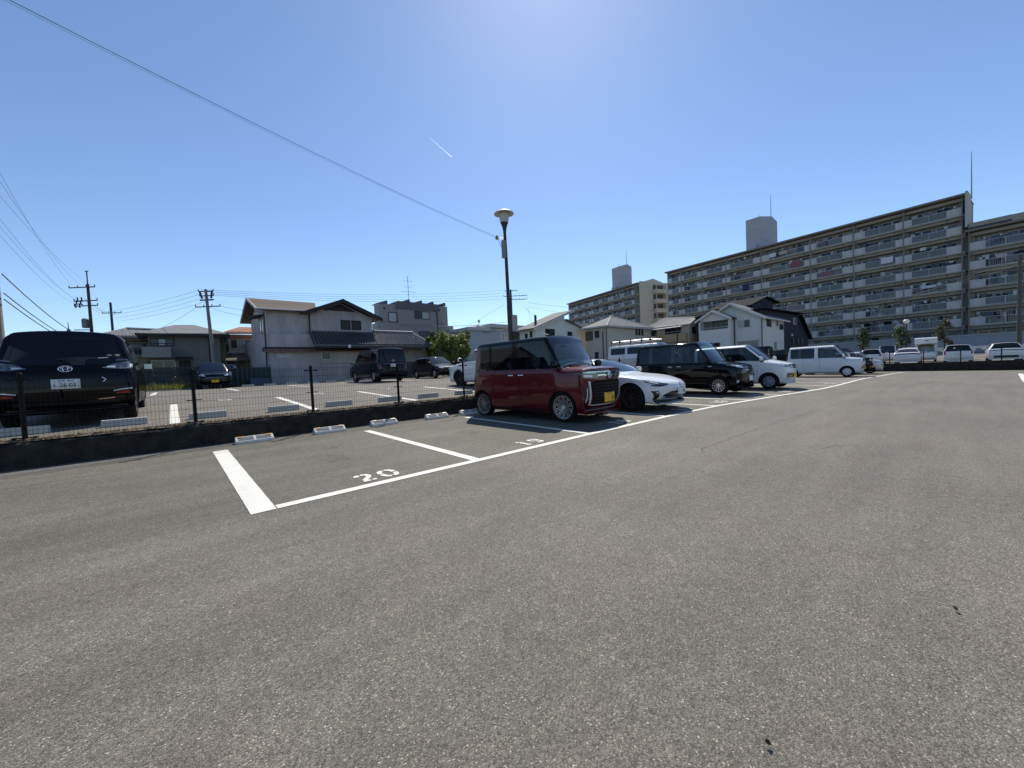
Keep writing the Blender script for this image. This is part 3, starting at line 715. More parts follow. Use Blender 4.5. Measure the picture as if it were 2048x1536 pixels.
WCACHE = {}
def wheel_meshes(r, style, tw, rim_r=None, face=None):
    key = (r, style, tw, rim_r, face.name if face else None)
    if key in WCACHE: return WCACHE[key]
    rr = rim_r or r*.66
    mb = MB(); h = tw/2
    mb.lathe([(rr-.01, -h*.85), (rr+.012, -h), (r*.93, -h), (r*.985, -h*.82), (r, -h*.55), (r, 0), (r, h*.55), (r*.985, h*.82), (r*.93, h), (rr+.012, h), (rr-.012, h*.86)], 36, 'x')
    ty = mb.mesh('tyre', smooth=50); ty.materials.append(M_RUB)
    mb = MB(); xf = h*.72      # outer face of the wheel
    mb.lathe([(rr+.004, h*.92), (rr-.012, h*.9), (rr-.022, h*.5), (rr-.03, -h*.6), (0, -h*.6)], 36, 'x')
    def spoke(a0, w0, w1, r0, r1, x0=None, x1=None, twist=0, th=.022):
        x0 = xf-.012 if x0 is None else x0; x1 = xf if x1 is None else x1
        c, q = math.cos(a0), math.sin(a0); c2, q2 = math.cos(a0+twist), math.sin(a0+twist)
        def P(rad, off, cc, qq, x): return (x, rad*cc-off*qq, rad*qq+off*cc)
        b = [P(r0, -w0, c, q, x0-th), P(r0, w0, c, q, x0-th), P(r1, w1, c2, q2, x1-th), P(r1, -w1, c2, q2, x1-th)]
        t = [P(r0, -w0*.8, c, q, x0), P(r0, w0*.8, c, q, x0), P(r1, w1*.8, c2, q2, x1), P(r1, -w1*.8, c2, q2, x1)]
        mb.hexa(b, t)
    two = False
    if style == 'petal':      # slim machined loops, dark between
        for k in range(10):
            a = 2*PI*k/10
            for s in (-1, 1):
                spoke(a+s*.02, .004, .007, .03, rr*.5, twist=s*.13); spoke(a+s*.15, .007, .009, rr*.5, rr*.9, twist=s*.07)
            spoke(a, .05, .055, rr*.885, rr*.965)
        mb.lathe([(.04, xf-.03), (.04, xf-.002), (0, xf)], 18, 'x')
    elif style == 'cap':      # plastic cover with round slots
        mb.lathe([(rr-.004, xf-.015), (rr*.9, xf), (rr*.78, xf+.004)], 36, 'x')
        for k in range(7):
            a = 2*PI*k/7; spoke(a, .03, .042, .02, rr*.84, xf+.004, xf+.002, 0, .012)
        mb.lathe([(rr*.34, xf-.01), (rr*.32, xf+.012), (0, xf+.02)], 24, 'x')
    elif style == 'multi':
        for k in range(12):
            spoke(2*PI*k/12, .011, .008, .03, rr*.96)
        mb.lathe([(.06, xf-.03), (.055, xf+.0), (0, xf+.004)], 20, 'x')
        mb.lathe([(rr*.98, xf-.01), (rr*.93, xf), (rr*.90, xf-.01)], 36, 'x')
    elif style == 'five':
        for k in range(5):
            for s in (-1, 1): spoke(2*PI*k/5+s*.12, .016, .012, .04, rr*.96, twist=s*.10)
        mb.lathe([(.055, xf-.03), (.05, xf), (0, xf+.004)], 20, 'x')
    else:
        for k in range(8): spoke(2*PI*k/8, .024, .016, .03, rr*.95)
        mb.lathe([(.06, xf-.03), (.055, xf), (0, xf+.004)], 20, 'x')
    ri = mb.mesh('rim', smooth=35); ri.materials.append(face or M_SILV)
    nb = 35*4      # barrel faces stay dark
    ri.materials.append(mat('rim_barrel', (.03, .03, .032), .5))
    mi = [0]*len(ri.polygons)
    for i in range(len(mi)):
        if i >= 36 and i < 36*4: mi[i] = 1
    ri.polygons.foreach_set('material_index', mi)
    WCACHE[key] = (ty, ri); return ty, ri

def text(name, s, size, m, parent, align='LEFT', ext=.001):
    cu = bpy.data.curves.new(name, 'FONT'); cu.body = s; cu.size = size; cu.extrude = ext; cu.align_x = align; cu.resolution_u = 3
    o = bpy.data.objects.new(name, cu); COL.objects.link(o)
    dg = bpy.context.evaluated_depsgraph_get(); me = bpy.data.meshes.new_from_object(o.evaluated_get(dg)); bpy.data.objects.remove(o)
    return link(name, me, m, parent)
def ring(mb, c, ax, a, ra, rb, r, n=28):
    b = ax.cross(a); mb.path([c+a*ra*math.cos(2*PI*k/n)+b*rb*math.sin(2*PI*k/n) for k in range(n+1)], r, 6)

# ------------------------------------------------------------------ parametric tall car / hatch / van
def paint(name, col, flake=.0, rough=.22, coat=.7, spec=.2):
    return mat('paint_'+name, col, rough+.1, metal=flake, coat=coat, spec=spec)

def build_car(name, label, cat, loc, rz, p, group=None):
    """p: dict of proportions. Returns Car with named stations for detailing."""
    L, W, H = p['L'], p['W'], p['H']; w = W/2; yF, yR = L/2, -L/2
    zb = p.get('zb', .2); zh0, zh1 = p['hood0'], p['hood1']; yc, yh = p['cowl'], p['head']      # cowl and header y
    belt0, belt1 = p['belt0'], p['belt1']; wr = p.get('wr', w-.10); yk = p.get('yk', .10); ykr = p.get('ykr', .06)
    B1, B2, C1, C2, D1 = p['pillars']; yrr = p['roofend']; rz1 = p.get('rearglass', belt1)      # rear roof y, z of rear glass foot
    yrg = p.get('yrg', yR+.06)      # y of the rear glass foot
    wf = p.get('wf', .93); ykc = p.get('ykc', .03)
    rail, edge = p.get('rail', .11), p.get('edge', .07)
    zr = lambda y: H-p.get('rooffall', .02)*((y-yh)/(yrr-yh))**2 if y < yh else H
    bl = lambda y: belt0+(belt1-belt0)*min(1, max(0, (yc-y)/(yc-D1)))
    hm = zh0+(zh1-zh0)*.55
    S = [st_n(yF-.14, zb+.10, w*wf*.93, zb, .03, .05, yk), st_n(yF-.035, .40, w*wf*.97, zb-.01, .03, .05, yk), st_n(yF, .56, w*wf, zb, .03, .05, yk*.9),
         st_n(yF-.012, zh0-.14, w*wf*1.005, zb, .03, .05, yk*.85), st_n(yF-p.get('nose', .05), zh0-.02, w*wf*1.01, zb, .035, .07, yk*.8), st_n(yF-p.get('nose', .05)-.11, zh0+.02, w*.965, zb, .05, .09, yk*.55, .02),
         st_n(yF-(yF-yc)*.55, hm, w*.99, zb, .06, .10, .03+ykc*.6, .02), st_n(yc+.07, zh1-.012, w, zb, .065, .10, ykc, .02), st_n(yc, zh1, w, zb, .065, .10, ykc+.01, .02)]
    iw = len(S)-1      # cowl index
    for t in (.36, .72):
        y = yc+(yh-yc)*t; yb = yc+(yh-yc)*t*p.get('af', 1.0); z = zh1+(H-zh1)*(t**p.get('wsc', .92))
        a = st_c(yb, y, z, w, zb, bl(yb), (w-.06)+(wr-(w-.06))*t, min(rail, .05+.06*t), edge, .03)
        a = a[:7]+[(x_, y_-ykc*(1-t*.6)*(x_/w)**2.4, z_) for x_, y_, z_ in a[7:]]
        S.append(a)
    S.append(st_c(yh if p.get('af', 1.) == 1 else yc+(yh-yc)*p['af'], yh, H, w, zb, bl(yh), wr, rail, edge))
    ih = len(S)-1
    for y in (B1, B2, C1, C2, D1): S.append(st_c(y, y, zr(y), w, zb, bl(y), wr, rail, edge))
    S.append(st_c(yrr-.02+p.get('rb', -.02), yrr, zr(yrr), w*.985, zb, bl(yrr), wr*.985, rail, edge))
    ir = len(S)-1
    ym = (yrr+yrg)/2; zm = rz1+(zr(yrr)-rz1)*p.get('rgm', .52)
    a = st_n(ym, zm, w*.97, zb, .03, .12, ykr*.6, .02)
    k = (zm-rz1)/(zr(yrr)-rz1); wmid = (w*.97-.03)+(wr*.985-(w*.97-.03))*k
    ymm = p.get('rmid', ym-.02)
    a = [(x, (ymm+.01 if j < 7 else ymm)-0*(x), z) for j, (x, y, z) in enumerate(st_c(ymm, ymm, zm, w*.97, zb, bl(ymm), wmid, .06, edge))]
    a = [(x, y+ykr*.6*(x/w)**2.4, z) for x, y, z in a]
    S.append(a)
    S.append(st_n(yrg, rz1, w*.965, zb, .03, .07, -ykr))
    ig = len(S)-1
    S += [st_n(yR+.012, rz1-.10, w*.965, zb, .03, .05, -ykr), st_n(yR+.004, .62, w*.96, zb, .03, .05, -ykr), st_n(yR, .50, w*.97, zb, .03, .05, -ykr), st_n(yR+.04, .36, w*.95, zb, .03, .05, -ykr*1.2), st_n(yR+.14, zb+.10, w*.92, zb, .03, .05, -ykr)]
    iB1, iB2, iC1, iC2, iD1 = ih+1, ih+2, ih+3, ih+4, ih+5
    fd0 = iw+p.get('fd', 1)      # station where the front door starts
    TID = dict(body=0, wind=1, roof=2, hood=3, bump=4, rbump=5, tail=6, rglass=7, apil=8)
    SID = dict(fwin=10, bpil=12, rwin=14, cpil=16, qwin=18, fdoor=20, rdoor=22, belt=24)
    has_q = p.get('quarter', True)
    def tags(i, j, s):
        k = 0 if s > 0 else 1
        if j >= 8:
            if iw <= i < ih: return TID['wind']
            if ih <= i < ir: return TID['roof']
            if ir <= i < ig: return TID['rglass']
            if 4 <= i < iw: return TID['hood']
            if i < 4: return TID['bump']
            if ig <= i < ig+2: return TID['tail']
            return TID['rbump']
        if j == 7:
            if iw <= i < ih: return TID['apil']+k
            if ih <= i < ir: return TID['roof']
        if j == 6:
            if iw+1 <= i < iB1 or (i == iw): return SID['fwin']+k
            if iB1 <= i < iB2: return SID['bpil']+k
            if iB2 <= i < iC1: return SID['rwin']+k
            if iC1 <= i < iC2: return SID['cpil']+k
            if iC2 <= i < iD1 and has_q: return SID['qwin']+k
        if j == 5 and iw <= i < iD1: return SID['belt']+k if p.get('belttrim') else (SID['fdoor']+k if fd0 <= i < iB1 else (SID['rdoor']+k if iB1 <= i < iC1 else 0))
        if 2 <= j <= 5:
            if fd0 <= i < iB1: return SID['fdoor']+k
            if iB1 <= i < iC1: return SID['rdoor']+k
        if j <= 5 and i < 3: return TID['bump']
        if j <= 5 and i >= ig+2: return TID['rbump']
        return 0
    def creases(i, j, i2, j2):
        if i == i2 and iw <= i <= ig and {j, j2} <= {6, 7}: return .5
        if j == j2 and j in (6, 7) and iw <= i < ir: return .55
        if j == j2 and j == 8 and (iw <= i < ig): return p.get('roofcrease', .45)
        if j == j2 and j in (1, 2): return .7
        if j == j2 and j == 5 and i >= 4: return p.get('beltcrease', .25)
        if j == j2 and j == 8 and 4 <= i < iw: return p.get('hoodcrease', .35)
        if i == i2 and i == 4 and j >= 4: return p.get('lipcrease', .45)
        if i == i2 and i in (2, 3) and j >= 3: return .2
        if i == i2 and i == ig and j >= 7: return .35
        if i == i2 and j >= 7 and i in (iw, ih): return .45
        if i == i2 and i == ir and j >= 7: return p.get('rearcrease', .4)
        return 0
    P = p['paint']; RF = p.get('roofpaint', P); PB = p.get('pillar', M_GBLK)
    gs = p.get('sideglass', G_SIDE); gr = p.get('rearglassmat', G_DARK)
    names = {0: ('body', P, 0), 1: ('windscreen', G_CLEAR, 0), 2: ('roof', RF, 0), 3: ('hood', P, .005), 4: ('front_bumper', P, .004), 5: ('rear_bumper', P, .004), 6: ('tailgate', P, .005), 7: ('rear_window', gr, 0), 8: ('pillar', p.get('apil', P), 0), 9: ('pillar', p.get('apil', P), 0), 63: ('wheel_arch', M_WELL, 0)}
    for k in (0, 1):
        names.update({10+k: ('window', gs, 0), 12+k: ('pillar', PB, 0), 14+k: ('window', gr, 0), 16+k: ('pillar', p.get('cpil', PB), 0), 18+k: ('window', gr, 0), 20+k: ('door', P, .005), 22+k: ('door', P, .005), 24+k: ('belt_strip', M_GBLK, 0)})
    c = Car(name, label, cat, loc, rz, group)
    r = p['r']; yfw, yrw = p['axles']
    c.shell(S, tags, names, [(yfw, r, w), (yrw, r, w)], creases)
    tw = p.get('tw', .165)
    for y in (yfw, yrw):
        for sg in (1, -1): c.wheel(sg*(w-tw/2-.045), y, r, p.get('rim', 'cap'), tw, p.get('rim_r'), p.get('rimmat'))
    if p.get('mirrors', True): c.mirror(w-.02, yc-.12 if 'my' not in p else p['my'], p.get('mz', bl(yc)+.10), p.get('mirmat', P), p.get('msize', (.19, .10, .15)))
    c.interior(w-.06, .32, yc, zh1, p.get('rows', [(yh-.55, 1), (yh-1.4, 1)]), .55 if H > 1.5 else .38, yR, p.get('seat'))
    c.p = p; c.w = w; c.yF = yF; c.yR = yR; c.S = S
    if p.get('handles', True):
        hz = p.get('hz', bl(B1)-.10); hm_ = p.get('handlemat', P)
        for v, k in (('right', 0), ('left', 1)):
            if 20+k in c.parts: c.handle(v, B1+.16, hz, hm_, c.parts[20+k])
            if 22+k in c.parts and p.get('rearhandle', True): c.handle(v, p.get('rhy', B1-.14), hz, hm_, c.parts[22+k])
    # wipers
    return c
# ------------------------------------------------------------------ the cars
P_RED = paint('red', (.10, .004, .007), .15, .2)
P_BLK = paint('black', (.004, .004, .005), .0, .12, .45, .0)
P_NAVY = paint('navy', (.005, .006, .012), .2, .18, .45, .05)
P_WHT = paint('white', (.72, .73, .72), .0, .25)
P_PRL = paint('pearl', (.66, .67, .68), .05, .25)
P_SLV = paint('silver', (.5, .51, .53), .5, .28)
P_GRY = paint('dark_grey', (.015, .016, .018), .3, .2, .45, .1)
CS = 1.08
FACE_S = PI      # nose towards -Y
mat('lamp_chrome_l', (.3, .31, .33), .2, metal=.6, coat=.8)
GL = 'cars parked in the lower lot'; GU = 'cars parked in the upper lot'; GR = 'cars parked in the raised lot at right'

def kei_box(**k):
    d = dict(L=3.395, W=1.475, H=1.755, hood0=.96, hood1=1.06, cowl=1.02, head=.50, belt0=1.03, belt1=1.05, pillars=(-.20, -.30, -1.02, -1.10, -1.46), roofend=-1.52, rearglass=1.06, yrg=-1.66,
             r=.285, axles=(1.02, -1.44), yk=.10, ykr=.05, wr=.645, zb=.20, rail=.12, tw=.155, rim='cap')
    d.update(k); return d
def grid_grille(c, poly, view, mt, nz, z0, z1, x0, x1, barm, bars=.012):
    g = c.patch('grille', poly, view, mt, .004)
    return g

# --- red two-tone kei wagon, bay 18
c = build_car('kei_wagon', 'shiny dark red tall box wagon with black roof and yellow plate', 'car', (6.93, 6.66, gz(6.9, 6.5)), FACE_S+R(4.6),
    kei_box(paint=P_RED, roofpaint=P_BLK, apil=P_BLK, rim='petal', r=.298, rimmat=M_SILV, H=1.80, wr=.68, wf=.985, yk=.20, ykc=.12, zb=.17, hood0=1.075, hood1=1.115, lipcrease=.75, hoodcrease=.6, roofcrease=.6, beltcrease=.4, belt0=1.06, belt1=1.07, mirmat=P_BLK, handlemat=M_CHROME, pillars=(-.20, -.30, -1.00, -1.07, -1.38), axles=(1.02, -1.345), rim_r=.238, cowl=1.07, head=.62, hz=.965, rb=-.03,
            sideglass=glass('tinted_front', (.6, .68, .7), .25), nose=.03, seat=M_SEAT, wsc=.95, pillar=P_BLK, rearglassmat=glass('red_rear', (.6, .68, .7), .3)), GL)
red = c; c.t.scale = (CS, CS, CS)
yF = c.yF
# hood edge chrome, grille, lamps
c.patch('headlamp', [(.36, .86), (.66, .87), (.715, .90), (.715, .985), (.60, 1.0), (.34, .985), (.31, .90)], 'front', M_LENSD, .008, .05, mirror=True)
c.patch('lamp_unit', [(.42, .955), (.70, .965), (.70, .99), (.40, .975)], 'front', M_LENS, .013, .05, mirror=True)
c.patch('lamp_unit', [(.50, .885), (.68, .895), (.69, .935), (.50, .925)], 'front', M_LENS, .012, .05, mirror=True)
c.patch('upper_grille', [(-.34, .88), (.34, .88), (.37, .975), (-.37, .975)], 'front', M_GBLK, .006, .06)
c.line('chrome_bar', [(-.62, .985), (-.3, .982), (0, .984), (.3, .982), (.62, .985)], .012, 'front', M_CHROME, off=.016)
c.line('chrome_bar', [(.36, .915), (.18, .918), (.1, .905)], .018, 'front', M_CHROME, off=.016, mirror=True)
c.patch('grille', [(-.46, .35), (.46, .35), (.53, .74), (.44, .82), (-.44, .82), (-.53, .74)], 'front', mat('grille_back', (.006, .006, .007), .7, spec=.15), .006, .06)
for k in range(7): c.line('grille_bar', [(-.45-.008*k, .39+.06*k), (.45+.008*k, .39+.06*k)], .016, 'front', mat('grille_bar', (.016, .016, .018), .6, spec=.25), off=.016, step=.12)
for k in range(6): 
    for s in (-1, 1): c.line('grille_post', [(s*(.06+.075*k), .37), (s*(.065+.08*k), .79)], .008, 'front', mat('grille_bar', (.016, .016, .018), .6, spec=.25), off=.014, step=.12)
c.line('chrome_frame', [(.585, .81), (.56, .62), (.545, .46), (.515, .345), (.44, .335), (0, .33), (-.44, .335), (-.515, .345), (-.545, .46), (-.56, .62), (-.585, .81)], lambda t: .024, 'front', mat('bright_trim', (.7, .71, .73), .35, metal=.25), off=.022, step=.05)
c.patch('lamp_recess', [(.585, .72), (.66, .74), (.70, .66), (.66, .50), (.62, .34), (.60, .34)], 'front', M_TRIM, .006, .05, mirror=True)
c.line('fog_lamp', [(.62, .40), (.625, .68)], .014, 'front', M_LENS, off=.014, mirror=True)
c.patch('lower_lip', [(-.42, .235), (.42, .235), (.40, .255), (-.40, .255)], 'front', M_TRIM, .008)
mb = MB(); h, n = c.hit('front', 0, .915); ring(mb, h+Vector((0, .024, 0)), Vector((0, 1, 0)), Vector((1, 0, 0)), .058, .058, .009)
q = [Vector((a, .026, b))+h for a, b in ((-.028, -.035), (.028, -.022), (.034, 0), (.02, .03), (-.02, .034), (-.034, .03))]; mb.path(q, .009); mb.path([h+Vector((.0, .026, .033)), h+Vector((.0, .026, .005)), h+Vector((.03, .026, -.002))], .008)
mb.path([h+Vector((-.03, .026, -.03)), h+Vector((-.005, .026, -.004))], .008)
mb.build('emblem', M_CHROME, c.t)
c.plate('front', -.0, .475, M_PLY, '38', scale=1.15)
c.line('body_side_trim', [(-1.62, .60), (-1.30, .60)], .018, 'left', M_TRIM, off=.004, mirror=True)
c.line('sill_trim', [(-1.05, .235), (.6, .235)], .03, 'left', M_TRIM, off=.01, mirror=True)
c.patch('tail_lamp', [(.60, .78), (.70, .78), (.69, 1.45), (.61, 1.45)], 'rear', M_RED, .01, mirror=True)
h, n = c.hit('top', .25, .42); mb = MB(); mb.box(h.x-.03, h.x+.03, h.y-.06, h.y+.05, h.z-.01, h.z+.03); mb.tube((h.x, h.y, h.z+.02), (h.x, h.y-.16, h.z+.06), .008); mb.build('antenna', M_TRIM, c.t)
mb = MB(); mb.box(-.05, .05, .62, .72, 1.60, 1.66); mb.build('camera_unit', M_TRIM, c.t)
mb = MB(); mb.box(-.10, .10, .60, .615, 1.53, 1.585); mb.build('rear_view_mirror', M_TRIM, c.t)
mb = MB()      # pale dashboard mat rolled behind the screen
for k in range(14):
    a = -.45+.065*k; mb.tube((a, .78, 1.19+.05*math.sin((k)/13*PI)), (a+.065, .78, 1.19+.05*math.sin((k+1)/13*PI)), .04, n=8)
mb.build('sunshade_roll', mat('sunshade', (.62, .75, .70), .6), c.t)
for s in (-1, 1): c.line('wiper', [(.1*s-.25, 1.115), (.1*s+.3, 1.135)], .02, 'front', M_TRIM, off=.02, step=.2)

# --- white sports coupe, bay 17
def coupe(loc, rz):
    L, W, H = 4.24, 1.775, 1.285; w = W/2; yF, yR = L/2, -L/2; zb = .16
    S = [st_n(yF-.20, .24, w*.80, zb, .02, .05, .26), st_n(yF-.06, .33, w*.86, zb-.02, .02, .05, .30), st_n(yF-.01, .46, w*.85, zb, .03, .06, .34), st_n(yF, .565, w*.85, zb, .03, .08, .36), st_n(yF-.06, .645, w*.87, zb, .035, .10, .34),
         st_n(yF-.26, .705, w*.93, zb, .02, .12, .22, .0), st_n(yF-.62, .775, w*1.0, zb, .0, .13, .08, -.015), st_n(yF-.98, .83, w*1.005, zb, .005, .14, .03, -.005), st_n(.78, .885, w*.98, zb, .05, .12, .05, .01), st_n(.70, .91, w*.975, zb, .06, .12, .06, .012)]
    iw = 9; wr = .60
    bl = lambda y: .86+.03*(.7-y)/1.6
    for t in (.35, .70):
        y = .70+(-.02-.70)*t; z = .91+(1.255-.91)*(t**.82); S.append(st_c(.70+(.1-.70)*t, y, z, w*.965, zb, bl(y), .80+(wr-.80)*t, .05, .07))
    S.append(st_c(.10, -.02, 1.262, w*.96, zb, bl(0), wr+.01, .09, .08)); ih = 12
    for y, z, ww in ((-.40, 1.285, .96), (-.62, 1.28, .96), (-.95, 1.235, .975), (-1.05, 1.215, .98)):
        S.append(st_c(y, y, z, w*ww, zb, bl(y)+(.02 if y < -.9 else 0), wr-.02*(abs(y)-.4), .09, .08))
    S.append(st_c(-1.36, -1.30, 1.11, w*.99, zb, .93, .56, .06, .08)); S.append(st_n(-1.62, .985, w*.985, zb, .06, .20, .0, .01)); ig = len(S)-1
    S += [st_n(-1.86, .975, w*.96, zb, .05, .16, -.04), st_n(yR+.05, .985, w*.92, zb, .05, .1, -.16), st_n(yR+.02, .80, w*.93, zb, .03, .06, -.16), st_n(yR, .55, w*.92, zb, .03, .06, -.16), st_n(yR+.06, .35, w*.90, zb, .03, .05, -.16), st_n(yR+.16, .24, w*.88, zb, .03, .05, -.12)]
    iB1, iB2, iC1 = 13, 14, 15
    def tags(i, j, s):
        k = 0 if s > 0 else 1
        if j >= 8:
            if iw <= i < ih: return 1
            if ih <= i < 16: return 2
            if 16 <= i < ig: return 7
            if 4 <= i < iw: return 3
            if i < 4: return 4
            if ig <= i < ig+3: return 6
            return 5
        if j == 7: return 8+k if iw <= i < ih else (2 if ih <= i < 16 else 0)
        if j == 6:
            if iw <= i < iB1: return 10+k
            if iB1 <= i < iB2: return 12+k
            if iB2 <= i < iC1: return 14+k
        if 2 <= j <= 5 and iw+1 <= i < iB2: return 20+k
        if i < 4: return 4
        if i >= ig+3: return 5
        return 0
    def creases(i, j, i2, j2):
        if i == i2 and iw <= i <= 16 and {j, j2} <= {6, 7}: return .5
        if j == j2 and j in (6, 7) and iw <= i < 16: return .55
        if i == i2 and j >= 8 and i in (iw,): return .35
        return 0
    names = {0: ('body', P_WHT, 0), 1: ('windscreen', G_CLEAR, 0), 2: ('roof', P_WHT, 0), 3: ('hood', P_WHT, .005), 4: ('front_bumper', P_WHT, .004), 5: ('rear_bumper', P_WHT, .004), 6: ('boot_lid', P_WHT, .005), 7: ('rear_window', G_DARK, 0), 8: ('pillar', P_WHT, 0), 9: ('pillar', P_WHT, 0), 63: ('wheel_arch', M_WELL, 0)}
    for k in (0, 1): names.update({10+k: ('window', G_SIDE, 0), 12+k: ('pillar', M_GBLK, 0), 14+k: ('window', G_DARK, 0), 20+k: ('door', P_WHT, .005)})
    c = Car('sports_coupe', 'low white sports coupe with dark wheels between the red and black wagons', 'car', loc, rz, GL)
    c.shell(S, tags, names, [(1.27, .315, w*.98), (-1.30, .315, w*.98)], creases)
    for y in (1.27, -1.30):
        for sg in (1, -1): c.wheel(sg*(w*.98-.125), y, .315, 'five', .215, .225, mat('dark_alloy', (.09, .075, .072), .3, metal=.8))
    c.mirror(w-.06, .48, .96, P_WHT, (.2, .1, .13))
    c.interior(w-.12, .26, .62, .90, [(-.35, 1)], .36, -1.6)
    c.patch('headlamp', [(.50, .60), (.66, .595), (.78, .665), (.80, .72), (.70, .715), (.54, .655), (.40, .625)], 'front', M_LENSD, .008, .05, mirror=True)
    c.patch('lamp_unit', [(.60, .625), (.70, .64), (.745, .685), (.68, .685), (.60, .655)], 'front', M_LENS, .014, .04, mirror=True)
    c.line('lamp_trim', [(.42, .615), (.54, .585), (.67, .58), (.74, .60)], .028, 'front', M_GBLK, off=.012, mirror=True)
    c.patch('grille', [(-.56, .235), (.56, .235), (.52, .38), (.34, .45), (-.34, .45), (-.52, .38)], 'front', M_GBLK, .006, .06)
    for k in range(3): c.line('grille_bar', [(-.45, .285+.045*k), (.45, .285+.045*k)], .008, 'front', mat('grille_matt', (.012, .012, .013), .8, spec=.1), off=.014, step=.12)
    c.patch('side_vent', [(.60, .24), (.70, .26), (.76, .47), (.64, .47), (.62, .42)], 'front', M_GBLK, .006, .05, mirror=True)
    for k in range(3): c.line('vent_fin', [(.64, .30+.055*k), (.74, .315+.055*k)], .014, 'front', mat('grille_bar', (.016, .016, .018), .6, spec=.25), off=.02, mirror=True)
    c.patch('fog_lamp', [(.64, .40), (.69, .40), (.69, .45), (.64, .45)], 'front', M_LENS, .012, mirror=True)
    c.patch('lower_lip', [(-.66, .17), (.66, .17), (.70, .225), (-.70, .225)], 'front', M_TRIM, .03, .08, deep=.08)
    mb = MB(); h, n = c.hit('front', 0, .60); A = Vector((1, 0, 0)); X = Vector((0, 1, .35)).normalized(); hh = h+X*.008
    ring(mb, hh, X, A, .058, .04, .006); ring(mb, hh, X, A, .022, .038, .005); ring(mb, hh+Vector((0, 0, .012)), X, A, .04, .016, .005); mb.build('emblem', M_CHROME, c.t)
    c.plate('front', 0, .46, M_PLW, '86', scale=1.1)
    c.patch('tail_lamp', [(.46, .72), (.78, .74), (.80, .86), (.5, .87)], 'rear', M_RED, .008, mirror=True)
    return c
coupe((9.55, 6.68, gz(9.5, 6.6)), FACE_S).t.scale = (CS, CS, CS)

# --- black tall compact, two bays on
c = build_car('compact_wagon', 'glossy black tall compact wagon with silver multi-spoke wheels', 'car', (14.87, 6.45, gz(14.8, 6.3)), FACE_S,
    dict(L=3.705, W=1.67, H=1.775, hood0=.93, hood1=1.08, cowl=1.02, head=.44, belt0=1.02, belt1=1.05, pillars=(-.26, -.36, -1.10, -1.18, -1.58), roofend=-1.66, rearglass=1.02, yrg=-1.80, r=.295, axles=(1.14, -1.35), wr=.735,
         paint=P_BLK, rim='multi', handlemat=M_CHROME, tw=.17, yk=.2, ykc=.1, sideglass=G_SIDE, nose=.07, rail=.12, seat=M_SEAT, mirmat=P_BLK, rearglassmat=glass('privacy_mid', (.5, .55, .6), .3)), GL)
c.t.scale = (CS, CS, CS)
c.patch('headlamp', [(.42, .82), (.70, .86), (.76, .93), (.66, .94), (.44, .885)], 'front', M_LENS, .008, .05, mirror=True)
c.patch('upper_grille', [(-.42, .80), (.42, .80), (.46, .87), (-.46, .87)], 'front', M_GBLK, .008, .06)
c.patch('grille', [(-.52, .44), (.52, .44), (.58, .72), (-.58, .72)], 'front', M_GBLK, .006, .06)
for k in range(5): c.line('grille_bar', [(-.52-.01*k, .48+.05*k), (.52+.01*k, .48+.05*k)], .016, 'front', mat('grille_bar', (.016, .016, .018), .6, spec=.25), off=.014, step=.12)
c.patch('fog_lamp', [(.62, .36), (.72, .38), (.74, .46), (.62, .44)], 'front', M_LENS, .01, mirror=True)
c.plate('front', .0, .50, M_PLW, '.')
c.line('chrome_strip', [(-.5, .765), (.5, .765)], .008, 'front', M_CHROME, off=.012)
c.patch('tail_lamp', [(.66, .85), (.80, .85), (.78, 1.05), (.66, 1.0)], 'rear', M_RED, .01, mirror=True)
c.patch('side_repeater', [(.86, .90), (.96, .905), (.96, .925), (.86, .92)], 'left', M_LENS, .008, mirror=True)

# --- white kei hatch, bay 14
c = build_car('kei_hatch', 'white small hatchback with grey wheel covers and yellow plate beside the black wagon', 'car', (17.87, 5.68, gz(17.8, 5.6)), FACE_S,
    kei_box(H=1.655, paint=P_WHT, hood0=.90, hood1=1.05, cowl=.98, head=.30, belt0=1.0, belt1=1.04, pillars=(-.32, -.40, -1.05, -1.10, -1.42), rail=.10, rim='cap', rimmat=mat('cover_grey', (.30, .32, .38), .4, metal=.4), nose=.06, wr=.63, pillar=M_GBLK, axles=(1.05, -1.46), sideglass=G_SIDE, yk=.2, ykc=.1), GL)
c.t.scale = (CS, CS, CS)
c.patch('lamp_unit', [(.46, .815), (.58, .825), (.60, .87), (.46, .855)], 'front', M_LENS, .016, .05, mirror=True)
c.patch('headlamp', [(.36, .78), (.64, .79), (.71, .87), (.69, .93), (.40, .87)], 'front', M_LENSD, .008, .05, mirror=True)
c.patch('grille', [(-.36, .72), (.36, .72), (.38, .87), (-.38, .87)], 'front', M_GBLK, .006, .06)
for z in (.785, .83): c.line('grille_bar', [(-.34, z), (.34, z)], .018, 'front', M_CHROME, off=.014)
c.patch('lower_grille', [(-.52, .40), (.52, .40), (.58, .56), (-.58, .56)], 'front', M_GBLK, .006, .06)
c.plate('front', 0, .465, M_PLY, '.')

